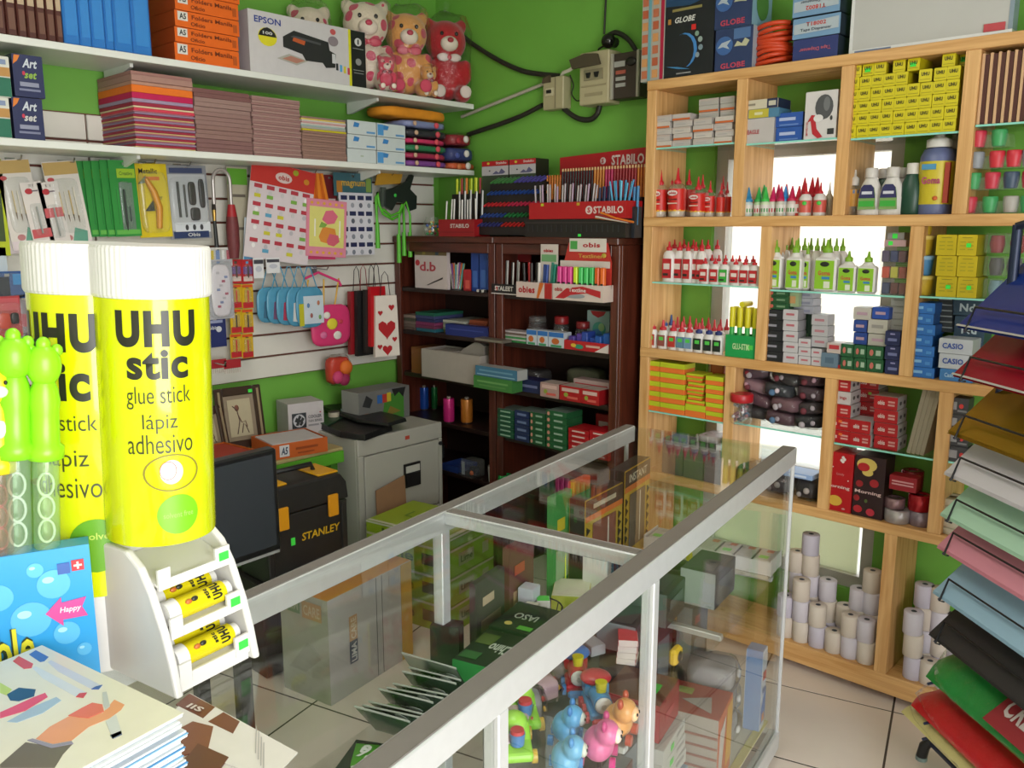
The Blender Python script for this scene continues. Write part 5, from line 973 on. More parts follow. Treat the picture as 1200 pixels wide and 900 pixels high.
pc('sharpener_box','white box picturing a black oval device with red stripes','box',943,981,GA2,106,162,.07,front='#cbc6c6',prints=[('O','f',.60,.66,.56,.52,'#4c4d50',.0007),('O','f',.68,.72,.2,.3,'#6c6d70',.0012),('O','f',.44,.43,.3,.16,'#d6d2d2',.0012),('P','f',.35,.26,.5,.5,'#b01f2c',.0008,[(.0,.7),(.25,1),(.45,.98),(.6,.4),(1,.05),(.7,0),(.35,.2),(.2,.75)]),('T','f','EAGLE',.10,.22,.06,.3,'#b01f2c',.02),('R','f',.84,.14,.2,.12,'#2a2a2c'),('O','f',.84,.42,.08,.1,'#3a3a3c')])
# third compartment: the wall of small yellow glue boxes
y0 = PSY+.0; gx0,gx1 = Bx(991.5,1123,y0,GA3+.1); n = 9; cw = (gx1-gx0)/n; gh = hz(1050,83,157,y0)/5.0; proto = None
heights = [5,5,5,5,5,4,4,5,5]
def ubox(loc,lab,tilt=0,rz=0,d=.10,spin=0):
    global proto
    if proto is None:
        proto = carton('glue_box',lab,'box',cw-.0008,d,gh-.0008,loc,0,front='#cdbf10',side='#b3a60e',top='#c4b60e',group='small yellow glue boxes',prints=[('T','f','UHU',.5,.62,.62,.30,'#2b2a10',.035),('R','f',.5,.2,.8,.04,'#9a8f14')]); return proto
    o = dup(proto,loc,rz,lab); return o
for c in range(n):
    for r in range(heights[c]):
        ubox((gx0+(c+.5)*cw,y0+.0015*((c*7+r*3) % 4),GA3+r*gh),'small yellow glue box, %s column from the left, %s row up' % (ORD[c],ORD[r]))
for i,(px,pz,rz_,lab) in enumerate(((1000,5,.15,'loose on top at the far left'),(1015,5,-.05,'loose on top, second from the left'),(1029,5,.08,'loose on top, third from the left'),(1051,5,0,'loose on top above the fourth column'),(1068,5,-.06,'loose on top above the fifth column'),(1083,4.02,.12,'tilted in the gap of the sixth column'),(1109,5,0,'loose on top near the right'))):
    o = ubox((xb(px,y0,GA3+.15),y0+.006,GA3+pz*gh+.0005),'small yellow glue box %s' % lab,rz=rz_)
    if i in (1,4): MB().box(-.010,.008,-.0016,-.0008,gh*.3,gh*.62,GREENDOT).build('price_sticker',o)
for i in range(3): MB().box(-.008,.010,-.0018,-.0008,gh*.4,gh*.75,GREENDOT).build('price_sticker',dup(proto,(gx1-.2*cw-.001*i,y0+.05+.001*i,GA3+(5+i*.0)*gh+.001),0,'small yellow glue box standing behind at the far right top')) if i == 0 else None
# fourth compartment: brown binders seen edge on
fh = hz(1150,62,145,PSY)
for i in range(7):
    p0 = 1138.5+i*9.4; x0,x1 = Bx(p0,p0+8.6,PSY+.004,GA4+.1); w = x1-x0
    o = tag(MB().box(-w/2,w/2,.0,.004,.004,fh-.004,C('#4a2018')).build('slim_binder',None,((x0+x1)/2,PSY+.004,GA4+.0005)),'slim wood-edged brown frame, %s from the left in the right top compartment' % ORD[i],'frame','slim brown frames')
    q = MB(); q.bbox(-w/2,-w/2+w*.42,-.003,.15,0,fh,C('#c9a27c',.6),.001); q.build('edge_strip',o); q = MB(); q.box(-w/2,w/2,.004,.15,.0,fh-.003,C('#57281e')); q.build('cover',o)
# --- row A, lower: red liquid glue bottles
def bottle(name,label,cat,loc,r,h,prof,body,parts,group=None,sx=1,sy=1):
    """prof: list of (radius factor, height factor) for the body; parts: (name, [(rf, hf)...], colour)"""
    o = thing(name,label,cat,loc,0,group); MB().lathe([(r*a,h*z) for a,z in prof],body if not isinstance(body,str) else C(body,.35),12,(0,0,0),sx,sy).build('bottle_body',o)
    for nm,pr,c in parts: MB().lathe([(r*a,h*z) for a,z in pr],c if not isinstance(c,str) else C(c,.4),10 if nm != 'label' else 12,(0,0,0),sx if nm == 'label' else 1,sy if nm == 'label' else 1,cap=nm != 'label').build(nm,o)
    return o
NOZ = lambda z0,k=1: [(.42*k,z0),(.46*k,z0+.02),(.46*k,z0+.07),(.26*k,z0+.10),(.08*k,1)]
def red_glue(px,y,h,r,lab,z=Z3,text=True):
    o = bottle('red_glue_bottle',lab,'bottle',(xb(px,y,z+h/2),y,z),r,h,[(.96,0),(1,.02),(1,.60),(.72,.66),(.45,.69)],CLEARP,[('liquid',[(.9,.012),(.92,.02),(.92,.50),(.88,.51)],'#c9bcae'),('label',[(1.015,.14),(1.02,.145),(1.02,.57),(1.015,.575)],'#c3241c'),('band',[(1.018,.12),(1.022,.125),(1.022,.15),(1.018,.155)],'#d9a82a'),('nozzle',NOZ(.67,.9),'#c3202a')],'red liquid glue bottles')
    if text:
        MB().prism([(.64*r*math.cos(t),.056*h*math.sin(t)) for t in (i*2*math.pi/16 for i in range(16))],-.0012,0,C('#d9cfca')).build('label_oval',o,(0,-r*1.02-.001,h*.49)); txt(o,'obis',(0,-r*1.02-.0035,h*.49),r*.95,h*.055,C('#b01c24'),bold=.035)
        for q in range(2): MB().box(-r*.62,r*.62,-.0006,.0004,-.012*h,.012*h,C('#6a1a1a' if q == 0 else '#d3b9a9')).build('label_line',o,(0,-r*1.02-.001,h*(.36-.08*q)))
    return o
rg = [(774,PSY+.04,.185,.030,'large red glue bottle at the far left of the second row'),(794,PSY+.035,.187,.034,'large red glue bottle second from the left, widest of its row'),(818,PSY+.032,.150,.030,'medium red glue bottle third from the left'),(832,PSY+.06,.135,.022,'orange-red glue bottle behind the medium one')]
for a in rg: red_glue(*a)
for i,(px,y,h,r) in enumerate(((786,PSY+.12,.19,.026),(807,PSY+.115,.185,.026),(823,PSY+.135,.165,.024),(845,PSY+.05,.125,.017),(852,PSY+.085,.130,.017),(847,PSY+.12,.155,.018))): red_glue(px,y,h,r,'small red-capped glue bottle at the back of the left compartment, %s from the left' % ORD[i],text=False)
# second compartment lower: small bottles with cone caps
cc = [(877,'#2f7fb0','#b8c4c4'),(889,'#2f9a4a','#a9c49a'),(897,'#39b04a','#c0d0b0'),(906,'#c21f5a','#c8c4b4'),(915,'#b81f50','#bdb9ae'),(920,'#2f7fc0','#b9c4c8'),(928,'#b8204a','#c9b9b4'),(936,'#b01c30','#b0302c')]
for i,(px,c,b_) in enumerate(cc):
    y = PSY+.03+.012*(i % 2); h = .104; r = .0165
    bottle('colour_glue_bottle','small glue bottle with %s cone cap, %s from the left in the second compartment' % ({'#2f7fb0': 'blue','#2f7fc0': 'bright blue','#2f9a4a': 'green','#39b04a': 'light green'}.get(c,'pink'),ORD[i]),'bottle',(xb(px,y,Z3+.05),y,Z3),r,h,[(.95,0),(1,.03),(1,.45),(.7,.52)],b_,[('label',[(1.02,.10),(1.03,.11),(1.03,.38),(1.02,.39)],'#cfc9c4'),('label_print',[(1.03,.14),(1.045,.15),(1.045,.26),(1.03,.27)],'#b0323a' if i % 2 else '#3f8a4a'),('cone_cap',[(.95,.5),(.98,.52),(.98,.58),(.75,.60),(.12,1)],c)],'cone-capped glue bottles')
    if i in (0,1,3,4,7): bottle('colour_glue_bottle','cone-capped glue bottle in the rear row, behind the %s front one' % ORD[i],'bottle',(xb(px+5,y+.08,Z3+.05),y+.085,Z3),r,h+.012,[(.95,0),(1,.03),(1,.45),(.7,.52)],b_,[('cone_cap',[(.95,.5),(.98,.52),(.98,.58),(.75,.60),(.12,1)],c)],'cone-capped glue bottles behind')
for i,(px,y,h,r) in enumerate(((944,PSY+.03,.112,.0215),(961,PSY+.03,.112,.0215))):
    o = bottle('white_glue_bottle','white glue bottle with red cap, %s one of two in the second compartment' % ['left','right'][i],'bottle',(xb(px,y,Z3+.05),y,Z3),r,h,[(.95,0),(1,.03),(1,.55),(.6,.66)],'#cfc9c6',[('label',[(1.02,.10),(1.03,.11),(1.03,.46),(1.02,.47)],'#c3564a'),('nozzle',NOZ(.65,.95),'#b81c2a')],'white red-capped bottles'); MB().ball((.25*r,-r*1.0,h*.38),r*.4,.004,r*.35,C('#4ac04a'),8,6).build('price_sticker',o)
for i,px in enumerate((942,951,957)): bottle('colour_glue_bottle','red cone-capped glue bottle behind the white bottles, %s from the left' % ORD[i],'bottle',(xb(px,PSY+.11,Z3+.06),PSY+.11,Z3),.017,.135,[(.95,0),(1,.03),(1,.45),(.7,.52)],'#b0302c',[('cone_cap',[(.95,.5),(.98,.52),(.98,.58),(.75,.60),(.12,1)],'#b81c2a')])
for i,px in enumerate((973,979)): bottle('clear_glue_bottle','clear slim glue bottle at the right end of the second compartment, %s one' % ['left','right'][i],'bottle',(xb(px,PSY+.08,Z3+.05),PSY+.07+.03*i,Z3),.013,.115,[(.95,0),(1,.03),(1,.55),(.5,.66)],'#b9b2a0',[('nozzle',NOZ(.65),'#c9c4bc')])
# third compartment lower
o = bottle('brush_glue_bottle','orange-labelled clear glue bottle at the left of the third compartment','bottle',(xb(1002,PSY+.06,Z3+.06),PSY+.05,Z3),.024,.15,[(.95,0),(1,.02),(1,.55),(.5,.68)],CLEARP,[('label',[(1.01,.2),(1.02,.21),(1.02,.56),(1.01,.57)],'#b9863a'),('label_print',[(1.02,.48),(1.03,.49),(1.03,.55),(1.02,.56)],'#5a6f96'),('cap',[(.6,.66),(.6,.82),(.2,.86),(.12,1)],'#bfb8b2')])
for i,px in enumerate((1020,1045)):
    o = bottle('poster_glue_bottle','white shouldered bottle with purple and green label, %s of the pair' % ['left','right'][i],'bottle',(xb(px,PSY+.03,Z3+.07),PSY+.03,Z3),.040,.152,[(.92,0),(1,.03),(.98,.35),(.8,.62),(.46,.80)],'#cfcac6',[('cap',[(.5,.79),(.52,.80),(.52,.97),(.45,1)],'#c6c0bc')],'white shouldered bottles',1,.62); r = .040; h = .152
    MB().prism([(-.72*r,.12*h),(.72*r,.12*h),(.62*r,.44*h),(.5*r,.58*h),(-.5*r,.58*h),(-.62*r,.44*h)],-.004,0,C('#7a9a5a')).build('label',o,(0,-.62*r-.0005,0)); MB().prism([(-.66*r,.36*h),(.66*r,.36*h),(.5*r,.58*h),(.3*r,.64*h),(-.3*r,.64*h),(-.5*r,.58*h)],-.0055,-.004,C('#2a2858')).build('label_cap_print',o,(0,-.62*r-.0005,0)); MB().box(-.42*r,.42*r,-.0068,-.0054,.44*h,.50*h,C('#c9c9d4')).build('label_line',o,(0,-.62*r-.0005,0)); MB().box(-.6*r,.6*r,-.0066,-.004,.18*h,.30*h,C('#3aa03a')).build('label_line',o,(0,-.62*r-.0005,0))
for i,px in enumerate((1034,1056)): bottle('back_bottle','%s bottle standing behind the white shouldered pair' % ['dark green','white'][i],'bottle',(xb(px,PSY+.13,Z3+.07),PSY+.13,Z3),.034,.155,[(.92,0),(1,.03),(1,.4),(.8,.62),(.46,.8)],['#1f4a3a','#c9c4c0'][i],[('cap',[(.5,.79),(.52,.80),(.52,.97),(.45,1)],'#c6c0bc')],None,1,.6)
bottle('dark_green_bottle','dark green rounded bottle with white cap beside the big purple-labelled jug','bottle',(xb(1069,PSY+.05,Z3+.07),PSY+.04,Z3),.036,.162,[(.9,0),(1,.04),(1,.38),(.86,.60),(.5,.80)],'#173f30',[('cap',[(.52,.79),(.54,.80),(.54,.98),(.48,1)],'#cfcac4')],None,1,.75)
for i,(px,y) in enumerate(((1097,PSY+.06),(1117,PSY+.165))):
    o = bottle('white_glue_jug','big white glue jug with yellow label and pump cap, %s' % ['front one','rear one'][i],'bottle',(xb(px,y,Z3+.1),y,Z3),.052,.262,[(.96,0),(1,.02),(1,.68),(.8,.77),(.5,.79)],'#5f6890',[('label',[(1.01,.12),(1.015,.125),(1.015,.62),(1.01,.625)],'#c6b32a'),('cap',[(.72,.79),(.74,.80),(.74,.88),(.5,.90),(.30,.92),(.30,.98),(.2,1)],'#cfccc8')],None,.8 if i else 1,1)
    if i == 0:
        txt(o,'Goma',(-.0,-.0545,.075+.03),.055,.022,C('#a93a6a'),bold=.03); MB().box(-.030,.012,-.0545,-.053,.138,.155,C('#4a8ab0')).build('label_print',o); MB().box(.036,.05,-.046,-.030,.035,.158,C('#a33a2a')).build('label_side',o); MB().ball((.016,-.054,.05),.008,.002,.007,C('#c9602a'),8,6).build('label_star',o)
# fourth compartment lower: clear boxes of coloured caps piled like a pyramid
for i,(px,py,c) in enumerate(((1136,240,'#c23448'),(1160,240,'#3f9a5c'),(1184,244,'#a9a4a0'),(1205,240,'#3f9a5c'),(1140,219,'#3f9a5c'),(1162,221,'#c23448'),(1184,222,'#3f4f66'),(1206,220,'#c23448'),(1143,202,'#8a8f98'),(1167,202,'#c9303f'),(1187,201,'#c9303f'),(1206,200,'#8a8f98'),(1145,182,'#c23448'),(1169,182,'#3f9a5c'))):
    y = PSY+.03; p = atY(px,py,y); z = Z3+[0,.071,.133,.195][min(3,[4,8,12,99].index(next(k for k in (4,8,12,99) if i < k)))]
    o = thing('ink_cup','%s cup in clear tray in the right compartment, %s counting up' % ({'#c23448': 'red','#c9303f': 'bright red','#3f9a5c': 'green','#3f4f66': 'navy'}.get(c,'grey'),ORD[i]),'cup',(p.x,y,z),0,'ink cups in clear boxes')
    MB().lathe([(.018,.004),(.022,.03),(.022,.048),(.020,.052),(.0,.052)],C(c,.4),12,cap=False).build('coloured_cup',o); b = MB(); b.prism([(-.035,0),(.035,0),(.028,.038),(-.028,.038)],-.012,.05,CLEARP); b.build('clear_tray',o)
# --- row B upper left: white school glue
def school_glue(px,y,z,h,r,lab,cap,labc,grp,label2=None,noz=True,sy=.62,back=False):
    pr = [('nozzle',[(.40,.78),(.44,.79),(.44,.86),(.2,.88),(.13,1)],cap)]
    o = bottle('school_glue_bottle',lab,'bottle',(xb(px,y,z+h/2),y,z),r,h,[(.95,0),(1,.02),(1,.64),(.86,.73),(.42,.78)],'#d8d3d0',pr,grp,1,sy)
    if not back:
        MB().box(-.74*r,.74*r,-.0008,.003,.10*h,.58*h,C(labc)).build('label',o,(0,-sy*r-.001,0)); MB().box(-.5*r,.55*r,-.0014,-.0006,.32*h,.46*h,C(label2 or '#d9c9c2')).build('label_print',o,(0,-sy*r-.001,0))
        MB().box(-.6*r,.3*r,-.0014,-.0006,.16*h,.22*h,C('#2a2422')).build('label_print',o,(0,-sy*r-.001,0))
    return o
for i,px in enumerate((784,796,806,815,822)): school_glue(px,PSY+.03+.016*(i % 2),GB1,.158,.026 if i < 2 else .02,'large white glue bottle with red nozzle, %s from the left, third row' % ORD[i],'#c0202c','#b3242a','large white glue bottles')
for i,px in enumerate((790,801,812,822,829,840)): school_glue(px,PSY+.12+.02*(i % 2),GB1,.165,.022,'large white glue bottle at the back, %s from the left, third row' % ORD[i],'#c0202c','#b3242a','large white glue bottles at the back',back=True)
for i,px in enumerate((826,838,849,862,873,884)): school_glue(px,PSY+.022,GB1,.098,.021,'small white glue bottle with red cap, %s from the left, front row' % ORD[i],'#c0202c','#b3242a' if i != 2 else '#3aa03a','small white glue bottles')
for i in range(8): school_glue(826+i*8,PSY+.085+.025*(i % 2),GB1,.108,.018,'small white glue bottle in the rear rows, %s from the left' % ORD[i],'#c0202c','#b3242a','rear small white glue bottles',back=True)
# row B upper mid: clear glue with green labels
def green_glue(px,y,w,h,lab,grp,wide=1):
    o = thing('green_label_bottle',lab,'bottle',(xb(px,y,GB2+h/2),y,GB2),0,grp); b = MB(); hw = w/2
    b.bbox(-hw,hw,-.018,.018,0,h*.66,C('#d6d3cf',.3),.006); b.lathe([(hw*.8,h*.66),(hw*.45,h*.74),(hw*.4,h*.76)],C('#d6d3cf',.3),12,(0,0,0),1,.6); b.build('bottle_body',o)
    MB().lathe([(hw*.42,h*.75),(hw*.44,h*.76),(hw*.44,h*.84),(hw*.2,h*.87),(hw*.1,h)],C('#7aa82a',.4),10).build('green_nozzle',o)
    MB().box(-hw*.84,hw*.84,-.0192,-.018,h*.05,h*.60,C('#86b82a')).build('label',o); MB().ball((0,-.0194,h*.53),hw*.42,.001,h*.05,C('#22261c'),10,6).build('label_print',o)
    txt(o,'Goma',(0,-.0202,h*.36),hw*1.1,h*.09,C('#b8483a'),bold=.03); MB().box(-hw*.2,hw*.5,-.0200,-.0192,h*.24,h*.29,C('#3a7ab0')).build('label_line',o); MB().box(-hw*.0,hw*.55,-.0200,-.0192,h*.07,h*.20,C('#d0d4c0')).build('label_panel',o)
    return o
for i,(px,w,h) in enumerate(((909,.056,.175),(932,.058,.175),(946,.03,.168),(969,.078,.178),(994,.060,.14),(1017,.060,.14))):
    green_glue(px,PSY+.03+(.03 if i == 2 else 0),w,h,'clear glue bottle with bright green label, %s from the left in the middle' % ORD[i],'green label glue bottles')
for i in range(11):
    px = 912+i*7.4; y = PSY+.085+.03*(i % 3); bottle('green_tip_bottle','green-tipped glue bottle in the rear rows, %s from the left' % ORD[i],'bottle',(xb(px,y,GB2+.08),y,GB2),.02,.182,[(.95,0),(1,.03),(1,.64),(.8,.72),(.42,.76)],'#d6d3cf',[('green_nozzle',[(.42,.76),(.46,.77),(.46,.84),(.25,.86),(.13,1)],'#7aa82a')],'rear green-tipped bottles')
# paint trays at the right of the mid compartment
for r in range(3):
    z = GB2+r*.052; x0,x1 = Bx(1030,1062,PSY+.01,z); w = x1-x0
    o = thing('paint_tray','clear stacked tray of small paint pots, %s from the bottom' % ORD[r],'tray',((x0+x1)/2,PSY+.012,z),0,'stacked paint trays'); MB().bbox(-w/2,w/2,0,.08,0,.044,CLEARP,.002).build('clear_tray',o); MB().bbox(-w/2-.002,w/2+.002,-.003,.083,.0445,.0505,CLEARP,.001).build('lid',o)
    for i in range(3): MB().bbox(-w*.45+i*w*.31,-w*.45+i*w*.31+w*.27,.006,.034,.003,.040,C([['#33395c','#5c2a2a','#6a2f2a'],['#b8422f','#b0a83a','#8a3a2a'],['#4a3a5a','#20285a','#5a3038']][r][i],.4),.002).build('paint_pot',o)
bcarton('pink_carton','pale pink small box with green stickers on the paint trays','box',1036,1062,GB2+.157,.022,.06,y=PSY+.02,front='#b08f90',prints=[('R','f',.3,.5,.2,.6,'#3fe04a')]); bcarton('grey_lid_box','grey lidded box at the top of the paint tray pile','box',1040,1060,GB2+.18,.022,.06,y=PSY+.03,front='#8f8a88',prints=[('R','f',.45,.5,.3,.7,'#3fe04a')])
# row B upper right: tubs and yellow cartons
for i,c in enumerate(('#c0a02a','#4a84b4','#c2a22e','#c6a62e')):
    z = GB3+i*.0635; x = xb(1079,PSY+.04,z); o = thing('dough_tub','%s modelling dough tub, %s from the bottom of the tub pile' % (['amber','blue','amber','amber'][i],ORD[i]),'tub',(x,PSY+.042,z)); MB().lathe([(.026,0),(.030,.004),(.034,.050)],C(c,.4),14).build('tub_body',o); MB().lathe([(.036,.050),(.037,.052),(.037,.061),(.035,.0625)],C(['#d0b860','#8ab0cc','#d0b860','#d0b860'][i],.4),14).build('lid',o)
for r in range(3):
    for c in range(2):
        a,b_ = ((1097,1121),(1121.5,1145))[c]; h = hz(1120,273,347,PSY)/3
        pr = [('R','f',.5,.86,.5,.03,'#8a7f1a')]+[('R','f',.3+.4*j,.3+.18*k_,.28,.05,'#a3981a') for j in range(2) for k_ in range(3)]+([('R','f',.6,.5,.24,.2,'#3fe04a')] if (r,c) in ((0,1),(2,1),(0,0)) else [])
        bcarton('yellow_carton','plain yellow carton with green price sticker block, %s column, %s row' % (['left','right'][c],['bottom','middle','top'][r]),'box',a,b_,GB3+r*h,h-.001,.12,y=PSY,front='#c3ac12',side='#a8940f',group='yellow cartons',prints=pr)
for i,(px,py) in enumerate(((1164,342),(1186,340),(1165,318),(1186,314),(1166,296),(1190,290))):
    z = GB3+(i//2)*.068; c = ['#6f8f9c','#4f7f9c','#4f4a50','#55505a','#8a2a34','#8f2430'][i]
    o = thing('small_clear_box','clear box of %s pieces behind the rack, %s level %s' % (['pale blue','grey','dark red'][i//2],['bottom','middle','top'][i//2],['left','right'][i % 2]),'box',(xb(px,PSY+.03,z),PSY+.03,z)); MB().bbox(-.03,.03,-.01,.05,0,.062,CLEARP,.004).build('clear_box',o); MB().lathe([(.016,.003),(.022,.03),(.018,.055)],C(c,.5,var=.3),10,(0,.018,0)).build('contents',o)
# --- row B lower / on the third board (Z2)
def white_small(px,y,cap,lab,labc,noz,grp,h=.115):
    o = bottle('white_small_bottle',lab,'bottle',(xb(px,y,Z2+h/2),y,Z2),.0215,h,[(.95,0),(1,.02),(1,.55),(.8,.62),(.5,.66)],'#d6d2cf',[('collar',[(.6,.65),(.64,.66),(.64,.74),(.36,.76),(.34,.80)],cap),('nozzle',[(.34,.79),(.3,.84),(.16,1)],noz)],grp,1,.7)
    MB().box(-.75*.0215,.75*.0215,-.0008,.003,.10*h,.48*h,C(labc)).build('label',o,(0,-.0155,0)); MB().box(-.4*.0215,.5*.0215,-.0014,-.0006,.30*h,.42*h,C('#4fc04a')).build('price_sticker',o,(0,-.0155,0))
for i,px in enumerate((765,777,789,799,808,819,831,842)):
    d_ = i > 4; white_small(px,PSY+.022,'#b81c2a' if not d_ else '#1f2c6a','small white bottle with %s cap, %s from the left on the third board' % (['red','navy'][d_],ORD[i]),['#b0403a','#8a4a44','#b0302a','#5a7f96','#6f8fae','#1d2420','#1d2420','#1d2420'][i],'#c3303c' if not d_ else '#b81c2a','small white bottles on the third board')
for i in range(12):
    px = 772+i*7.2; y = PSY+.08+.03*(i % 3); bottle('rear_small_bottle','rear small bottle with pointed %s tip, %s from the left' % (['blue','red'][i > 2],ORD[i]),'bottle',(xb(px,y,Z2+.06),y,Z2),.018,.125,[(.95,0),(1,.03),(1,.55),(.5,.66)],'#d0ccc9',[('nozzle',[(.6,.65),(.6,.72),(.34,.76),(.14,1)],'#2a4f96' if i < 3 else '#b81c2a')],'rear pointed bottles')
o,w,h = penpot('glue_stick_display','green display box of yellow glue sticks at the right of the third board','display box',850,886,Z2,hz(868,393,419,PSY),.07,'#16944a',y=PSY,prints=[('T','f','GLU-STIK',.52,.5,.56,.28,'#b8d8a0',.03),('R','f',.8,.5,.2,.2,'#4fc04a')])
for i in range(4):
    xx = -w*.38+i*w*.25; MB().lathe([(.0095,.004),(.0095,h*1.5)],C('#3aa04a',.4),12,(xx,.018,0)).build('stick_body',o); MB().lathe([(.0105,h*1.35),(.0108,h*1.36),(.0108,h*2.2),(.009,h*2.25)],C('#cfc41e',.4),12,(xx,.018,0)).build('stick_cap',o); MB().lathe([(.0105,h*1.35),(.0108,h*1.36),(.0108,h*2.2),(.009,h*2.25)],C('#cfc41e',.4),12,(xx,.046,0)).build('stick_cap',o)
o = MB(); o.cyl((0,0,0),(0,.07,0),.0105,.0105,12,C('#cfc41e',.4)); tag(o.build('glue_stick',None,(xb(870,PSY+.02,Z2+.14),PSY+.01,Z2+h*2.25+.011)),'single yellow glue stick lying on top of the green display box','glue stick')
bcarton('brown_tube_box','slim brown box leaning behind the green glue stick display','box',881,890,Z2+.0,.17,.03,y=PSY+.09,front='#8a4a26')
# mid: small boxes heaped on the third board
def small(p0,p1,t,b_,c,lab,y=PSY,d=.08,z=Z2,pr=(),**k): return bcarton('small_carton',lab,'box',p0,p1,z,hz((p0+p1)/2,t,b_,y),d,y=y,front=c,prints=pr,**k)
for i in range(5):
    h = .0375; bcarton('black_small_box','black small box with pale lettering, %s up in the left pile of the third board' % ORD[i],'box',895,917,Z2+i*h,h-.001,.08,y=PSY,front='#1f1e24',side='#2a2830',prints=[('R','f',.45,.5,.5,.22,'#8a8894')],group='black small boxes')
for i in range(3):
    h = .0235; bcarton('green_small_box','green box with round red mark, %s up at the top left of the third board' % ORD[i],'box',899,924,Z2+.1885+i*h,h-.001,.08,y=PSY+.006,front='#1c4a2a',prints=[('O','f',.2,.5,.2,.6,'#b0564a'),('R','f',.65,.5,.4,.3,'#6a8a6a')],group='green boxes on the black pile')
for i in range(3): bcarton('grey_small_box','pale grey-blue small box, %s up on the tall middle pile' % ORD[i],'box',930,953,Z2+.175+i*.028,.027,.07,y=PSY+.05,front='#9a9aa6',prints=[('R','f',.5,.4,.7,.3,'#7f7f92')],group='pale grey boxes')
bcarton('green_tag_box','pale green box beside the grey boxes on the third board','box',922,936,Z2+.20,.05,.026,y=PSY+.02,front='#8fa07a',prints=[('R','f',.5,.5,.5,.5,'#b58a5a')])
bcarton('dark_green_box','dark green carton at the back of the third board','box',924,955,Z2+.0,.172,.08,y=PSY+.075,front='#1d3a28',prints=[('R','f',.5,.5,.5,.2,'#4a6a4a')])
k_ = 0
for c,(a,b_,n) in enumerate(((917.5,935,5),(935.5,950,3),(950.5,963,2))):
    for r in range(n):
        h = [.0385,.031,.031][c]; bcarton('staple_box','white staple box with red print, %s column, %s up on the third board' % (['left','middle','right'][c],ORD[r]),'box',a,b_,Z2+r*h,h-.001,.07,y=PSY+.002*c,front='#b8b4b8',side='#8f8c90',prints=[('R','f',.5,.55,.55,.2,'#b0606a')],group='white staple boxes')
for i in range(3): bcarton('staple_box','white staple box on the rear middle pile, %s up' % ORD[i],'box',951,970,Z2+.066+i*.038,.037,.06,y=PSY+.012,front='#a9a6aa',prints=[('R','f',.5,.5,.6,.22,'#a8707a')])
bcarton('clear_blue_box','bluish clear box on the third board before the staple boxes','box',962,982,Z2,.05,.06,y=PSY,front='#5f7486',prints=[('R','f',.5,.5,.5,.4,'#4a5f72')])
bcarton('red_white_box','red and white small box on the bluish clear box','box',969,986,Z2+.051,.036,.06,y=PSY,front='#b9a9a4',prints=[('R','f',.5,.6,.7,.4,'#b0343c')])
for c,(a,b_) in enumerate(((985,1000),(1000.5,1015),(1015.5,1035))):
    for r in range(2 if c == 0 else 2):
        bcarton('green_clip_box','dark green clip box with red and white mark, %s column, %s row' % (['left','middle','right'][c],['bottom','top'][r]),'box',a,b_,Z2+r*.044,.043,.06,y=PSY+.001*c,front='#1d5230',prints=[('O','f',.3,.5,.24,.5,'#b8645a'),('R','f',.72,.5,.3,.4,'#9ab09a')],group='green clip boxes')
for i,(a,b_,z,h,c,lab) in enumerate(((1000,1016,.088,.041,'#243f86','dark blue box in the right pile, lower one'),(1000,1016,.130,.041,'#243f86','dark blue box in the right pile, upper one'),(1000,1021,.172,.042,'#b0aaa4','white box topmost on the blue pile'),(1017,1040,.088,.040,'#a8a39a','cream box right of the blue pile, lower one'),(1017,1040,.129,.048,'#aea9a0','cream box with grey square, upper one'),(1022,1042,.178,.040,'#24479a','bright blue box on the cream boxes'))):
    bcarton('small_carton',lab,'box',a,b_,Z2+z,h-.001,.06,y=PSY+.016,front=c,prints=[('R','f',.5,.5,.6,.24,'#a98a9a' if 'blue' in lab else '#8f8a86')])
for i in range(4): bcarton('grey_tall_box','pale grey tall box against the upright, %s up' % ORD[i],'box',1044,1062,Z2+.095+i*.042,.041,.06,y=PSY+.05,front='#9c9a96',prints=[('R','f',.5,.5,.6,.1,'#7f7d7a')],group='pale grey boxes by the upright')
for i in range(3): bcarton('navy_small_box','navy small box beside the upright, %s up' % ORD[i],'box',1037,1055,Z2+i*.048,.047,.06,y=PSY,front='#20244f',prints=[('R','f',.5,.4,.6,.2,'#6a6f9a'),('R','f',.5,.8,.3,.1,'#8a86b0')],group='navy boxes by the upright')
# right: calculators
for r in range(7):
    for c in range(1):
        bcarton('calculator_carton','blue calculator carton, %s up in the blue pile' % ORD[r],'box',1066-(r < 4)*2,1096-(r % 2)*2-(r < 4)*1,Z2+r*.0345,.0338,.10,y=PSY+.001*(r % 3),front='#2a6ab8',side='#1d4f92',prints=[('R','f',.35,.55,.4,.26,'#7fb0dc'),('R','f',.8,.4,.2,.3,'#4a8acc')],group='blue calculator cartons')
bcarton('calculator_box','blue box with white lettering, bottom of the calculator boxes','box',1101,1140,Z2,.038,.09,y=PSY-.006,front='#3a74b0',prints=[('T','f','Casio',.3,.5,.3,.36,'#a9c4dc',.02)])
for i in range(2): bcarton('calculator_box','white box with navy lettering, %s of two' % ['lower','upper'][i],'box',1100,1140,Z2+.039+i*.048,.047,.09,y=PSY-.006,front='#b9bcc4',prints=[('T','f','CASIO',.42,.52,.62,.38,'#24479a',.03)])
for i in range(6): bcarton('calculator','dark flat case with white edge, %s up behind the white boxes' % ORD[i],'box',1100,1116,Z2+.145+i*.018,.017,.08,y=PSY+.07,front='#20262c',prints=[('R','f',.5,.9,.98,.2,'#8a8f92')],group='dark flat cases')
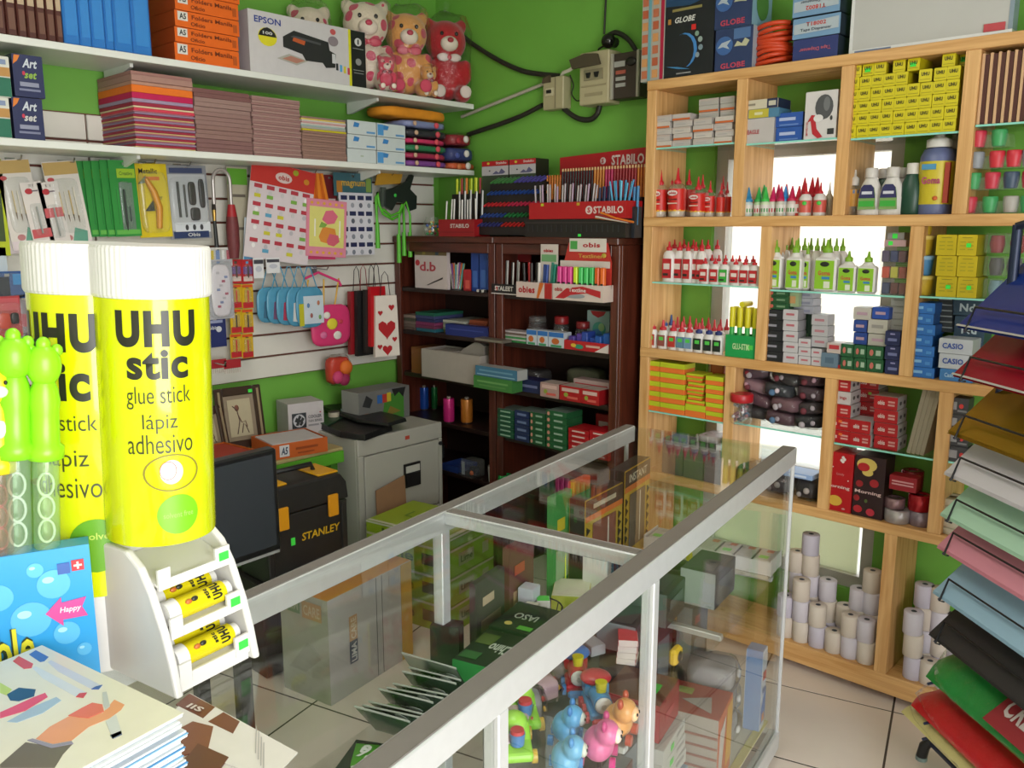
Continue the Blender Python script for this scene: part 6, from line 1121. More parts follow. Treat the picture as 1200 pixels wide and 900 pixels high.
for i,(a,b_,z,h) in enumerate(((1116,1152,.0,.20),(1116,1152,.201,.052))): bcarton('ndk_carton','dark blue-grey carton with pale lettering, %s one by the rack' % ['lower','upper'][i],'box',a,b_,Z2+z,h-.001,.09,y=PSY+.085,front='#2b4256',prints=[('T','f','Nd',.5,.8 if i == 0 else .5,.5,.16 if i == 0 else .5,'#b4c0c8',.03),('R','f',.5,.6 if i == 0 else .1,.9,.02,'#4a6a80')])
# --- row C upper left: neon note pads
def neon(p0,p1,z,h,lab,y=PSY,d=.08,n=3,grp='neon note pads'):
    x0,x1 = Bx(p0,p1,y,z); w = x1-x0; o = thing('note_pad',lab,'note pad',((x0+x1)/2,y,z),0,grp)
    for i in range(n*2): MB().bbox(-w/2+.0008*(i % 2),w/2-.0008*((i+1) % 2),0,d,i*h/(2*n),(i+1)*h/(2*n)-.0003,C(['#e0702a','#b4c01e'][i % 2],.6),.0005).build('sticky_layer',o)
    return o
hn = hz(780,422,481,PSY)/5
for r in range(5):
    neon(752.5,772.5,GC1+r*hn,hn-.001,'orange and lime note pad block, left column, %s up' % ORD[r],n=1); neon(773,802,GC1+r*hn,hn-.001,'orange and lime note pad block, second column, %s up' % ORD[r],n=1)
for r in range(5): neon(826.5,847.5,GC1+r*.0345,.0338,'orange and lime note pad block, right column, %s up' % ORD[r],n=1)
neon(802.5,826,GC1,.05,'orange and lime note pad block at the foot of the loose pads',n=1)
for i in range(7): neon(804+(i*5) % 3,825-(i*3) % 4,GC1+.051+i*.0175,.0165,'thin mixed note pad in the loose middle pile, %s up' % ORD[i],y=PSY+.004*(i % 3),n=1,grp='thin mixed note pads')
bcarton('lime_card','lime and white folded card standing behind the neon pads','card',800,808,GC1,.215,.01,y=PSY+.12,front='#b8b45a',prints=[('R','f',.5,.3,.6,.4,'#c98a4a')])
bcarton('orange_brown_box','orange-brown box leaning behind the right note pads','box',832,848,GC1+.0,.24,.05,y=PSY+.11,front='#9a4a24',prints=[('R','f',.5,.8,.8,.3,'#b86a3a')])
# below neon pads
for i,(a,b_) in enumerate(((776,800),(801,824),(825,847))): bcarton('grey_bundle','grey paper-wrapped bundle, %s on the low glass board under the neon pads' % ORD[i],'bundle',a,b_,Z1,.145-.02*i,.1,y=PSY,front='#5c4f52',top='#7a6f70',prints=[('R','f',.5,.6,.9,.04,'#6f6264')],group='grey bundles')
pillow('white_wrap','white plastic wrap lying on the grey bundles','wrap',(xb(825,PSY,Z1+.15),PSY+.02,Z1+.146),0,.1,.12,.035,'#c9bdbc',None,True,71)
# second compartment: clear bags of dark goods and a red-lidded jar
rnd = random.Random(14)
bagcols = ['#2a2426','#4a2f38','#1d1c20','#5a3a44','#6a4a52','#33282c','#8a6a74','#26292e','#3f2a34','#55404a']
k = 0
for r in range(4):
    for c in range(3):
        p0 = 858+c*34+(r % 2)*4; x0,x1 = Bx(p0,min(962,p0+36),PSY+.02,GC2+.03+r*.05)
        sb = pillow('supply_bag','%s clear bag of small goods, level %s from the bottom, %s' % (['dark','mauve','brownish','violet-grey'][k % 4],ORD[r],['left','centre','right'][c]),'bag',((x0+x1)/2,PSY+.012*((k*7) % 3)+(.05 if c == 0 else .01),GC2+r*.052+.004),0,x1-x0-.004,.17,.058,bagcols[k % 10],'clear bags of dark goods',True,80+k,[('pale_piece',.2*((k % 3)-1),.5,.009,rnd.choice(['#b08a9a','#8a2a34','#9a9098','#c9b8c0'])),('pale_piece',-.15,.35,.012,rnd.choice(['#6a2a34','#a9a0a6','#4a6a8a']))]); sb.rotation_euler = (R(rnd.uniform(-4,4)),R(rnd.uniform(-13,13)),R(rnd.uniform(-14,14))); k += 1
o = thing('red_lid_jar','clear jar with wide red lid in front of the dark bags','jar',(xb(869,PSY+.0,GC2+.04),PSY-.004,GC2)); MB().lathe([(.034,0),(.040,.01),(.040,.075),(.034,.085)],CLEARP,14).build('jar_body',o); MB().lathe([(.041,.084),(.043,.086),(.043,.112),(.040,.115)],C('#b01f28',.35),16).build('lid',o); q = MB()
for i in range(26): a,r_ = rnd.random()*6.28,rnd.random()*.03; q.ball((r_*math.cos(a),r_*math.sin(a),.008+rnd.random()*.062),.008,.008,.007,C(rnd.choice(['#9a9296','#5a5054','#c9c0c0','#8a5a5e'])),6,4)
tag(q.build('small_pieces',o),kind='stuff')
for i in range(3):
    x0,x1 = Bx(856+i*36,892+i*33,PSY+.02,Z1+.06); pillow('supply_bag','dark clear bag on the board below the glass, %s from the left' % ORD[i],'bag',((x0+x1)/2,PSY+.02,Z1+.001),0,x1-x0-.006,.17,.085,['#2a2c2a','#3a3338','#2a2426'][i],'lower clear bags',True,110+i,[('silver_piece',.1,.5,.012,'#a39a96'),('silver_piece',-.2,.3,.010,'#8f8684')])
bcarton('blue_white_pack','shiny blue and white flat pack on the lower bags','pack',918,952,Z1+.09,.018,.09,y=PSY,front='#8fa9d4',prints=[('R','f',.5,.5,.6,.4,'#c9d4e8')])
# third compartment: red boxes
RB = [('T','f','obis',.32,.52,.30,.34,'#d8c0bc',.03),('R','f',.75,.62,.28,.14,'#c98f8a'),('R','f',.75,.38,.28,.14,'#c98f8a')]
RBs = [('O','r',.3,.5,.2,.3,'#4a4446'),('O','r',.7,.5,.2,.3,'#4a4446')]
hB = .0455; d3 = PSY
def redbox(p0,p1,z,lab,y,white=False,sticker=None): bcarton('red_carton',lab,'box',p0,p1,z,hB-.0012,.09,y=y,front='#a5121a' if not white else '#b8aeae',side='#b4adad',group='red white-lettered cartons',prints=(RB if not white else [('R','f',.3,.5,.3,.4,'#a98a8a'),('T','f','ings',.72,.5,.26,.3,'#a3323a',.02)])+RBs+([('R','f',.6,.7,.14,.2,sticker)] if sticker else []))
for c,(a,b_,n,yy) in enumerate(((967,997,6,PSY+.004),(1004,1030,5,PSY+.107),(1024,1052,4,PSY+.014),(996,1020,2,PSY+.0))):
    for r in range(n): redbox(a,b_,GC3+r*hB,'red carton with white lettering, %s stack, %s up' % (['leftmost','rear middle','right','front middle'][c],ORD[r]),yy,c == 0 and r == 3,'#d8622a' if (c,r) in ((0,0),(0,1)) else ('#8ac04a' if c == 1 and r > 2 else None))
for i in range(4):
    o = tag(MB().bbox(-.006,.006,0,.13,0,.255,C('#b3a48c',.7),.001).build('cream_book',None,(xb(1068+i*5.2,PSY+.02,GC3+.12),PSY+.02,GC3)),'cream slim book leaning against the upright, %s from the left' % ORD[i],'book','leaning cream books'); o.rotation_euler = (0,R(9),0); MB().box(-.0065,.0065,-.001,.0,.003,.25,C('#8f8470',.7)).build('spine_edge',o)
# below: red and black boxed cups and ribbons
bcarton('red_flower_box','red gift box with white flower print standing at the left','gift box',965.5,999,Z1,hz(982,527,596,PSY),.09,y=PSY,front='#a81018',prints=[('O','f',.58,.88,.10,.05,'#d8ccc8'),('O','f',.68,.90,.10,.05,'#d8ccc8'),('O','f',.63,.93,.10,.05,'#d8ccc8'),('O','f',.63,.86,.10,.05,'#d8ccc8'),('T','f','Morning',.5,.42,.86,.07,'#d4b4b0',.02),('O','f',.44,.18,.5,.18,'#c9a03a'),('T','f','Lovely',.58,.64,.26,.05,'#c97a7a',.01),('O','f',.2,.6,.05,.03,'#d8ccc8'),('O','f',.3,.75,.04,.02,'#d8ccc8'),('O','f',.85,.55,.04,.02,'#d8ccc8'),('O','f',.75,.06,.12,.03,'#c98f8a')])
bcarton('black_flower_box','black gift box with red flowers and yellow figure beside the red one','gift box',1000,1036,Z1,hz(1018,532,604,PSY),.09,y=PSY,front='#2a1416',prints=[('O','f',.4,.86,.66,.22,'#c9ae5a'),('O','f',.44,.74,.36,.12,'#c9ae5a'),('O','f',.30,.82,.4,.14,'#a81820'),('T','f','Morning',.5,.41,.86,.07,'#d4b4b0',.02),('O','f',.2,.54,.24,.11,'#8f1a20'),('O','f',.68,.58,.3,.13,'#9a1c24'),('O','f',.2,.12,.3,.12,'#a31c28'),('O','f',.62,.1,.28,.12,'#b0283a'),('O','f',.14,.30,.2,.1,'#8f1a20'),('O','f',.45,.27,.1,.06,'#4a5a2a')])
bcarton('red_card_box','small red box with white lettering tilted over the ribbon rolls','box',1042,1074,Z1+.115,.05,.05,y=PSY+.01,front='#8f1420',prints=[('R','f',.5,.62,.8,.1,'#c98f94'),('R','f',.5,.42,.8,.1,'#c98f94')])
for i,(px,y,r,z,h,c,lab) in enumerate(((1051,PSY+.035,.042,0,.045,'#a8a0a0','silver and pink shiny ribbon roll in front'),(1048,PSY+.04,.034,.046,.035,'#8a6a6e','dull pink ribbon roll on the silver one'),(1078,PSY+.05,.036,0,.05,'#8a7a84','lilac ribbon roll at the right'),(1077,PSY+.05,.036,.051,.055,'#a01822','red ribbon roll on the lilac one'),(1068,PSY+.10,.036,.10,.07,'#7a1a22','dark red ribbon roll at the back'))):
    o = thing('ribbon_roll',lab,'ribbon',(xb(px,y,Z1+z),y,Z1+z)); MB().lathe([(r*.94,0),(r,.002),(r,h-.002),(r*.94,h),(r*.4,h),(r*.4,0)],C(c,.22,metal=.4,var=.25,scale=50),18,cap=False).build('wound_ribbon',o); MB().lathe([(r*.38,.001),(r*.38,h-.004)],C('#5a4a44'),12).build('core',o)
# fourth column
for r in range(4): bcarton('scissor_pack','black and white pack with red dot, %s up behind the paper rack' % ORD[r],'box',1108,1135,GC4+r*.052,.051,.06,y=PSY,front='#3a383c',prints=[('R','f',.3,.5,.4,.5,'#8f8c90'),('O','f',.7,.5,.2,.3,'#c0302c'),('R','f',.75,.2,.4,.12,'#7a787c')],group='black and white packs')
for i in range(5):
    y = PSY+.05; z = Z1+i*.024; o = thing('ribbon_roll','flat white ribbon roll, %s up in the pile beside the rack' % ORD[i],'ribbon',(xb(1118,y,z),y,z),0,'white ribbon rolls'); MB().lathe([(.044,0),(.046,.002),(.046,.020),(.044,.0225),(.016,.0225),(.016,0)],C('#b3a994',.6),16,cap=False).build('wound_ribbon',o); MB().lathe([(.0155,.0),(.0155,.022)],C('#4a4038'),10).build('core',o)
# --- row D: rolls of till paper
RLB = None
def roll(px,py,y,lab,c,base=None):
    z0 = base; r,h = .0315,.079; x = xb(px,y,z0+h/2)
    o = thing('paper_roll',lab,'paper roll',(x,y,z0),0,'till paper rolls'); b = MB(); b.lathe([(r*.96,0),(r,.0015),(r,h-.0015),(r*.97,h),(r*.30,h)],C(c,.75,var=.03),18,cap=False); b.build('wound_paper',o); MB().lathe([(r*.30,.001),(r*.30,h+.0005),(r*.18,h+.0005),(r*.18,h-.01)],C('#3f434a',.6),12,cap=False).build('core',o); MB().lathe([(r*.18,h-.012),(r*.01,h-.012)],C('#15161a'),10,cap=False).build('core_hole',o)
    return o
RH = .0795; cl = ['#c9c2cc','#cdc0b4','#bfb8c6','#d0c4b8']
rolls = [(921,2,0,'a'),(939,3,0,'b'),(958,2,0,'c'),(977,1,0,'d'),(996,2,0,'e'),(1015,2,0,'f'),(934,4,1,'g'),(950,5,1,'h'),(970,3,1,'i'),(990,2,1,'j'),(1006,3,1,'k'),(1022,4,1,'l'),(1070,3,0,'m'),(1089,1,0,'n'),(1108,1,0,'o'),(1083,4,1,'p'),(1102,4,1,'q'),(1121,3,1,'r')]
front_i,back_i = 0,0
for px,n,bk,_ in rolls:
    y = PSY+.034 if not bk else PSY+.034+.066
    if bk: back_i += 1; pos = 'rear row, %s stack from the left' % ORD[back_i-1]
    else: front_i += 1; pos = 'front row, %s stack from the left' % ORD[front_i-1]
    for k in range(n): roll(px,0,y,'white till paper roll in the %s, %s up' % (pos,ORD[k]),cl[(int(px)+k) % 4],Z0+k*RH)
# ============================================================ staff side: file cabinet, green table, boxes on the floor
GREYM = mat('#a9a79f',.42,var=.04,scale=12)
FX,FY0,FY1,FZ = -2.875,2.165,2.655,.73
o = thing('filing_cabinet','light grey metal filing cabinet beside the dark bookcase','filing cabinet',(FX,(FY0+FY1)/2,0),HP); w = FY1-FY0
MB().bbox(-w/2,w/2,.016,.51,0,FZ-.002,GREYM,.004).build('cabinet_body',o); MB().bbox(-w/2,w/2,0,.016,FZ-.075,FZ,GREYM,.003).build('top_rail',o)
MB().bbox(-w/2,-w/2+.03,0,.016,.02,FZ-.0755,GREYM,.002).build('side_rail',o); MB().bbox(w/2-.02,w/2,0,.016,.02,FZ-.0755,GREYM,.002).build('side_rail',o)
for z0,z1 in ((.345,FZ-.08),(.03,.335)):
    d_ = MB().bbox(-w/2+.034,w/2-.024,-.001,.016,z0,z1,GREYM,.002).build('drawer',o); zc = (z0+z1)/2+.02
    b = MB(); b.box(-.035+.04,.10,-.010,-.001,zc-.055,zc+.055,BLACK); b.build('label_pull',d_); MB().box(.012,.093,-.0125,-.010,zc+.014,zc+.045,C('#bdbcb8')).build('paper_label',d_); MB().box(.012,.093,-.016,-.010,zc-.047,zc+.008,C('#1f1f20',.3)).build('finger_grip',d_)
MB().cyl((w/2-.012,-.006,FZ-.10),(w/2-.012,.002,FZ-.10),.010,.010,12,C('#2a2a2c',.3)).build('lock',o); MB().box(.02,.045,-.001,.0,FZ-.045,FZ-.028,C('#b0402f')).build('red_badge',o)
# leaning cardboard
o = MB(); p0,p1 = atX(440,620,FX+.05),atX(477,603,FX+.05); z1 = atX(470,559,FX+.03).z
o.prism([(-.09,0),(.09,0),(.09,z1),(-.075,z1-.035)],0,.004,C('#8f6a4e',.8)); ob = tag(o.build('cardboard_sheet',None,(FX+.055,yl(459,FX+.04,.5),.002),HP),'brown cardboard sheet leaning on the front of the filing cabinet','cardboard'); ob.rotation_euler = (Matrix.Rotation(HP,3,'Z') @ Matrix.Rotation(R(-3.5),3,'X')).to_euler()
# things on the cabinet: black trays and covers
def slab(name,label,cat,pts,z0,z1,col,rough=.4):
    c = Vector((sum(p[0] for p in pts)/len(pts),sum(p[1] for p in pts)/len(pts))); b = MB(); n = len(pts); m = C(col,rough,bump=.15,scale=30)
    vs = [(p[0]-c.x,p[1]-c.y,0) for p in pts]+[((p[0]-c.x)*.97,(p[1]-c.y)*.97,z1-z0) for p in pts]; b.add(vs,[tuple(range(n-1,-1,-1)),tuple(range(n,2*n))]+[(i,(i+1) % n,n+(i+1) % n,n+i) for i in range(n)],m); o = b.build(name,None,(c.x,c.y,z0),bevel=min(.004,(z1-z0)*.3)); return tag(o,label,cat)
P = lambda px,py,z: (atZ(px,py,z).x,atZ(px,py,z).y)
slab('black_binder','black and dark green folded cover lying on the filing cabinet','cover',[P(372,497,FZ+.02),P(398,508,FZ+.02),P(428,512,FZ+.02),P(460,500,FZ+.02),P(456,486,FZ+.02),P(400,482,FZ+.02)],FZ+.001,FZ+.028,'#18191a')
slab('green_folder','dark green folder half under the black covers on the cabinet','folder',[P(370,494,FZ+.03),P(384,500,FZ+.03),P(402,490,FZ+.03),P(380,484,FZ+.03)],FZ+.029,FZ+.034,'#1c3a28')
slab('black_cover','black ragged-edged plastic cover on top of the filing cabinet pile','cover',[P(373,473,FZ+.06),P(418,489,FZ+.06),P(455,494,FZ+.06),P(477,488,FZ+.06),P(466,484,FZ+.06),P(440,478,FZ+.06),P(404,470,FZ+.06)],FZ+.036,FZ+.052,'#141516')
# grey green projector carton, behind on a wall shelf of the cabinet
gx = -3.05; y0,y1 = yl(416,gx,.83),yl(481,gx,.83)
carton('grey_carton','grey printed carton with green panel standing behind the black covers','box',.30,.13,.152,(gx-.03,yl(450,gx,.8)+.03,FZ+.001),HP,front='#6a6a68',side='#8f8d8b',top='#6f6f6c',prints=[('P','f',.66,.45,.44,.86,'#3f7a2a',.0008,[(0,.1),(.15,.9),(1,1),(1,0)]),('R','f',.40,.72,.10,.26,'#2f5fa0'),('R','f',.50,.72,.10,.26,'#a83226'),('R','f',.58,.74,.08,.28,'#b8a32a'),('P','f',.78,.82,.28,.3,'#1c1d1e',.0012,[(0,1),(.2,.2),(.5,.6),(.8,0),(1,1)]),('P','f',.16,.7,.2,.4,'#2a2b2d',.0008,[(0,.2),(.4,1),(1,.6),(.7,0)]),('O','f',.14,.25,.2,.2,'#8a5a3a'),('P','f',.66,.3,.3,.3,'#7a6a2a',.0013,[(0,0),(.3,1),(1,.3)]),('P','r',.4,.7,.5,.5,'#3a3a3a',.0008,[(0,0),(.2,1),(1,.6)]),('R','r',.6,.3,.5,.08,'#b5b3b0')])
for px,r,h,c,lab in ((391,.026,.055,'#b0a692','cream string roll beside the fan carton'),(404,.018,.062,'#8fa9b4','pale blue string roll beside the cream one')):
    x = -3.22; o = thing('string_roll',lab,'string',(x,yl(px,x,FZ+.06),FZ+.001)); MB().lathe([(r*.95,.002),(r,.008),(r,h-.006),(r*.95,h)],C(c,.7,var=.2,scale=90),14).build('wound_string',o); MB().lathe([(r*1.06,0),(r*1.06,.004)],C('#2a2420'),14).build('base_disc',o); MB().lathe([(r*1.04,h),(r*1.04,h+.004),(r*.3,h+.005)],C('#3a302a'),14).build('top_disc',o)
# --- green table against the wall
TX,TZ,TY0,TY1 = -2.93,.70,1.05,2.13
o = thing('green_table','narrow table with bright green edge against the slatwall','table',((XL+TX)/2,(TY0+TY1)/2,0)); w,d = TX-XL-.002,TY1-TY0
MB().bbox(-w/2,w/2,-d/2,d/2,TZ-.014,TZ,C('#a9996a',.6),.002).build('tabletop',o); MB().bbox(w/2-.012,w/2+.006,-d/2,d/2,TZ-.065,TZ-.0145,C('#55a028',.5),.002).build('apron',o)
for sx in (-1,1):
    for sy in (-1,1): MB().bbox(sx*(w/2-.03)-.018,sx*(w/2-.03)+.018,sy*(d/2-.04)-.018,sy*(d/2-.04)+.018,0,TZ-.0145,C('#3f7a20',.5),.002).build('leg',o)
def folder_tray(lab,px,X,w,d,h,top,rz,fill):
    o = thing('open_folder_box',lab,'box',(X,yl(px,X,TZ+.02),TZ+.001),HP+rz); m = C('#b8561a',.55); b = MB(); t = .004
    b.box(-w/2,w/2,0,t,0,h,m); b.box(-w/2,w/2,d-t,d,0,h,m); b.box(-w/2,-w/2+t,t,d-t,0,h,m); b.box(w/2-t,w/2,t,d-t,0,h,m); b.box(-w/2+t,w/2-t,t,d-t,0,t,m); b.build('box_tray',o)
    MB().bbox(-w/2+.012,w/2-.012,.012,d-.012,t,h*fill,C(top,.7),.002).build('paper_fill',o); decorate(o,w,d,h,[('R','f',.22,.52,.17,.76,'#c9c8cc'),('T','f','A5',.22,.52,.12,.5,'#22304f',.03,.2),('R','f',.62,.55,.4,.16,'#8f3f12'),('R','f',.6,.25,.3,.1,'#8f3f12')]); return o
folder_tray('open orange folder box filled with white paper on the green table',352,TX-.005,.245,.21,.062,'#b9b3b4',R(-9),1.0)
folder_tray('open orange folder box with red and orange folders, partly behind the monitor',272,TX+.01,.27,.24,.058,'#a03322',R(6),.96)
# framed picture leaning on the wall
def picture(lab,px,X,w,h,rz,tilt):
    o = thing('picture_frame',lab,'picture',(X,yl(px,X,TZ+.1),TZ+.002),HP+rz); o.rotation_euler = (Matrix.Rotation(HP+rz,3,'Z') @ Matrix.Rotation(R(-tilt),3,'X')).to_euler(); f = .035
    for nm,a in (('frame_side',(-w/2,-w/2+f,0,h)),('frame_side',(w/2-f,w/2,0,h)),('frame_rail',(-w/2+f,w/2-f,0,f)),('frame_rail',(-w/2+f,w/2-f,h-f,h))): MB().bbox(a[0],a[1],-.016,0,a[2],a[3],C('#3a2820',.3),.004).build(nm,o)
    for a in ((-w/2+f*.36,-w/2+f*.62),(w/2-f*.62,w/2-f*.36)): MB().box(a[0],a[1],-.0185,-.015,f*.4,h-f*.4,C('#a9967a',.3,metal=.4)).build('gilt_line',o)
    MB().box(-w/2+f,w/2-f,-.006,-.002,f,h-f,C('#8a7a66',.7)).build('mount',o); MB().box(-w/2+f*1.5,w/2-f*1.5,-.0085,-.006,f*1.5,h-f*1.5,C('#b0a489',.8)).build('drawing_paper',o)
    b = MB(); b.tube([(-.02,-.0095,h*.24),(-.005,-.0095,h*.45),(-.012,-.0095,h*.62),(-.03,-.0095,h*.7)],.0022,C('#5a463a'),5); b.tube([(.0,-.0095,h*.25),(.01,-.0095,h*.4),(.02,-.0095,h*.36),(.03,-.0095,h*.24)],.002,C('#5a463a'),5); b.tube([(-.012,-.0095,h*.58),(.004,-.0095,h*.42),(.02,-.0095,h*.44),(.026,-.0095,h*.34)],.002,C('#6a4a3c'),5); b.ball((-.012,-.0095,h*.66),.010,.001,.014,C('#7a4a3c'),8,5); b.build('ink_drawing',o)
    return o
o = picture('dark framed ink drawing with green price sticker leaning on the wall',284,-3.22,.205,.262,R(-6),10); MB().box(.045,.062,-.0195,-.016,.232,.246,GREENDOT).build('price_sticker',o)
picture('second framed picture, just peeking out behind the glue display',246,-3.21,.18,.2,R(8),12)
carton('fan_carton','white carton with a black fan picture standing on the green table','box',.165,.14,.162,(-3.17,yl(359,-3.17,TZ+.08),TZ+.001),HP+R(-12),front='#bdb6b8',side='#a39da0',top='#aea8a8',prints=[('R','f',.30,.52,.40,.42,'#2a2d34')]+[('O','f',.30,.52,.34,.36,'#b8b6bc')]+[('P','f',.30+.085*math.cos(a),.52+.09*math.sin(a),.13,.14,'#26282c',.0009,[(.1,.2),(.5,1),(1,.6),(.6,0)]) for a in (.3,1.55,2.8,4.05,5.3)]+[('O','f',.30,.52,.09,.09,'#26282c'),('T','f','COOLER',.74,.60,.38,.09,'#4a464c',.02),('T','f','FAN SERIES',.75,.48,.38,.07,'#5a565c',.02),('R','f',.7,.36,.3,.05,'#8a868c'),('O','f',.9,.7,.05,.04,'#a83a4a')])
# --- monitor on a low black desk
o = thing('low_desk','low black desk behind the counter carrying the monitor','desk',(-2.27,.80,0)); MB().bbox(-.16,.16,-.40,.40,.53,.55,C('#1d1a19',.5),.003).build('desktop',o)
for sx in (-1,1):
    for sy in (-1,1): MB().bbox(sx*.13-.02,sx*.13+.02,sy*.37-.02,sy*.37+.02,0,.53,C('#171514',.5),.002).build('leg',o)
mx = -2.2; y1 = yl(328,mx,.8)
o = thing('monitor','dark grey flat monitor standing behind the glass counter','monitor',(mx,y1-.24,.551),HP+R(4)); zt = atX(318,528,mx).z-.551; zb = atX(329,650,mx).z-.551
MB().bbox(-.25,.25,.0,.045,zb,zt,C('#17181a',.35),.006).build('screen_housing',o); MB().box(-.232,.232,-.0015,.0,zb+.03,zt-.016,C('#34383d',.22,var=.02)).build('screen',o); MB().box(-.24,.24,-.003,.0,zb+.004,zb+.012,C('#8f8f8f',.3)).build('lower_bezel_strip',o)
MB().bbox(-.03,.03,.02,.05,.012,zb+.05,C('#141416',.4),.004).build('stand_neck',o); MB().lathe([(.12,0),(.12,.008),(.05,.014)],C('#141416',.4),20,(0,.03,0),1,.8).build('stand_base',o)
# --- toolbox on a dark crate
tx = -2.58; ty1 = yl(407,tx,.6); tz1 = atX(405,553,tx).z; tw = .36; tb_ = .36
o = thing('dark_crate','dark crate under the black toolbox','crate',(tx-.01,ty1-tw/2,0),HP)
for i in range(4): MB().bbox(-.19,.19,.0,.012,.01+i*.088,.01+i*.088+.078,C('#1d1816',.7),.002).build('slat',o)
MB().bbox(-.19,.19,.013,.24,0,tb_-.002,C('#171412',.7),.003).build('crate_body',o)
o = thing('toolbox','black toolbox with yellow latches and lid panels behind the counter','toolbox',(tx,ty1-tw/2,tb_),HP); h = tz1-tb_; BK = C('#1d1d1e',.5,bump=.05,scale=80)
MB().prism([(-tw/2+.012,0),(tw/2-.012,0),(tw/2,h*.70),(-tw/2,h*.70)],0,.20,BK).build('tub',o,bevel=.006)
MB().prism([(-tw/2-.004,h*.71),(tw/2+.004,h*.71),(tw/2-.004,h*.90),(tw/2-.03,h),(-tw/2+.03,h),(-tw/2+.004,h*.90)],-.004,.204,BK).build('lid',o,bevel=.006)
for x in (-.5,.5): MB().bbox(x*tw*.62-.045,x*tw*.62+.045,.02,.17,h*1.0,h*1.02,C('#d59a16',.4),.002).build('yellow_lid_panel',o)
for x in (-.3,.3):
    MB().bbox(x*tw-.022,x*tw+.022,-.016,-.004,h*.56,h*.80,C('#d28f12',.4),.003).build('latch',o)
b = MB(); b.tube([(-.10,.10,h),(-.09,.10,h+.03),(.09,.10,h+.03),(.10,.10,h)],.010,C('#161617',.5),8); b.build('handle',o)
txt(o,'STANLEY',(.055,-.003,h*.42),.17,.030,C('#c9a21a'),bold=.02,shear=.1); MB().box(-.075,-.058,-.002,.001,h*.36,h*.44,GREENDOT).build('price_sticker',o)
for x in (-1,1): MB().bbox(x*(tw/2-.02)-.012,x*(tw/2-.02)+.012,-.008,.002,.01,h*.68,BK,.003).build('corner_rib',o)
# --- lime cartons and the tall white carton on the floor behind the counter, square to the counter
def ccarton(name,lab,u,v,z,w,d,h,**k):      # front faces the shopfront end (+u): its right face looks at the customers
    p = cxyz(u,v,z); return carton(name,lab,'box',w,d,h,(p.x,p.y,z),CROT-HP,**k)
LP = lambda n: [('R','f',.5,.94,1.0,.08,'#b9b79a'),('T','f','Lime',.36,.50,.44,.40,'#4f6a1a',.02),('R','r',.5,.95,.99,.08,'#b9b79a'),('R','r',.36,.52,.34,.46,'#9aa07a'),('R','r',.80,.52,.14,.4,'#a3a688'),('T','r','Lime',.36,.52,.26,.24,'#4a5a34',.02),('R','f',.78,.5,.2,.4,'#4a4a2a')]
lh = .41/3.4; z = 0
for i in range(4):
    hh = lh if i < 3 else .41-3*lh
    q = uvz(atZ(528,745,0)); pr = LP(i) if i < 3 else [('R','f',.5,.9,1.0,.16,'#c9c8b4'),('T','f','Lima',.4,.4,.4,.4,'#3f5a1a',.02),('R','t',.5,.03,.98,.05,'#c4c4ac'),('R','t',.97,.5,.05,.98,'#c4c4ac'),('T','t','LIMA',.48,.5,.48,.22,'#6a8a2a',.0),('R','r',.5,.9,.99,.16,'#c4c4ac')]
    ccarton('lime_carton','lime green carton with pale bands on the floor behind the counter, %s from the bottom' % ORD[i],q[0],q[1]+.22,z,.44,.31,hh-.0015,front='#8fa61f',side='#84ac2c',top='#94a82a',group='lime cartons',prints=pr); z += hh
q = uvz(atZ(388,828,0))
ccarton('tall_white_carton','tall white carton with orange top and rotated two-colour lettering behind the counter',q[0],q[1]+.115,0,.23,.44,.385,front='#a9a69a',side='#bdb9ba',top='#c98a3a',prints=[
    ('R','r',.93,.5,.14,.99,'#c9a04a'),('R','r',.62,.5,.004,.99,'#4a4a4e'),('R','r',.55,.5,.004,.99,'#4a4a4e'),('R','r',.27,.40,.09,.22,'#4f5468'),('R','r',.27,.63,.09,.24,'#c3966a'),('T','r','LIMA',.27,.40,.16,.07,'#d0ced0',.03,0,-HP),('T','r','CARE',.27,.63,.18,.07,'#dcc9b0',.03,0,-HP),('R','f',.30,.88,.26,.16,'#6f8a6a'),('R','f',.68,.86,.40,.16,'#b8916a'),('T','f','LIM',.3,.88,.2,.1,'#a9b09a',.02),('T','f','CARE',.68,.86,.34,.1,'#c9b49a',.02),('P','f',.5,.4,.7,.3,'#9a988c',.0008,[(0,0),(.6,1),(1,.6),(.5,0)]),('R','t',.6,.3,.2,.1,'#8f8a86')])
# ============================================================ inside the glass counter
def cu(px,py,z=MIDZ): return uvz(atZ(px,py,z))
def cbox(name,label,cat,u,v,z,w,d,h,rz=0,**k):       # front faces the customers (-v); centred on u
    p = cxyz(u,v,z+.0006); return carton(name,label,cat,w,d,h,(p.x,p.y,p.z),CROT+rz,**k)
def cthing(name,label,cat,u,v,z,rz=0,group=None): return thing(name,label,cat,cxyz(u,v,z+.0006),CROT+rz,group)
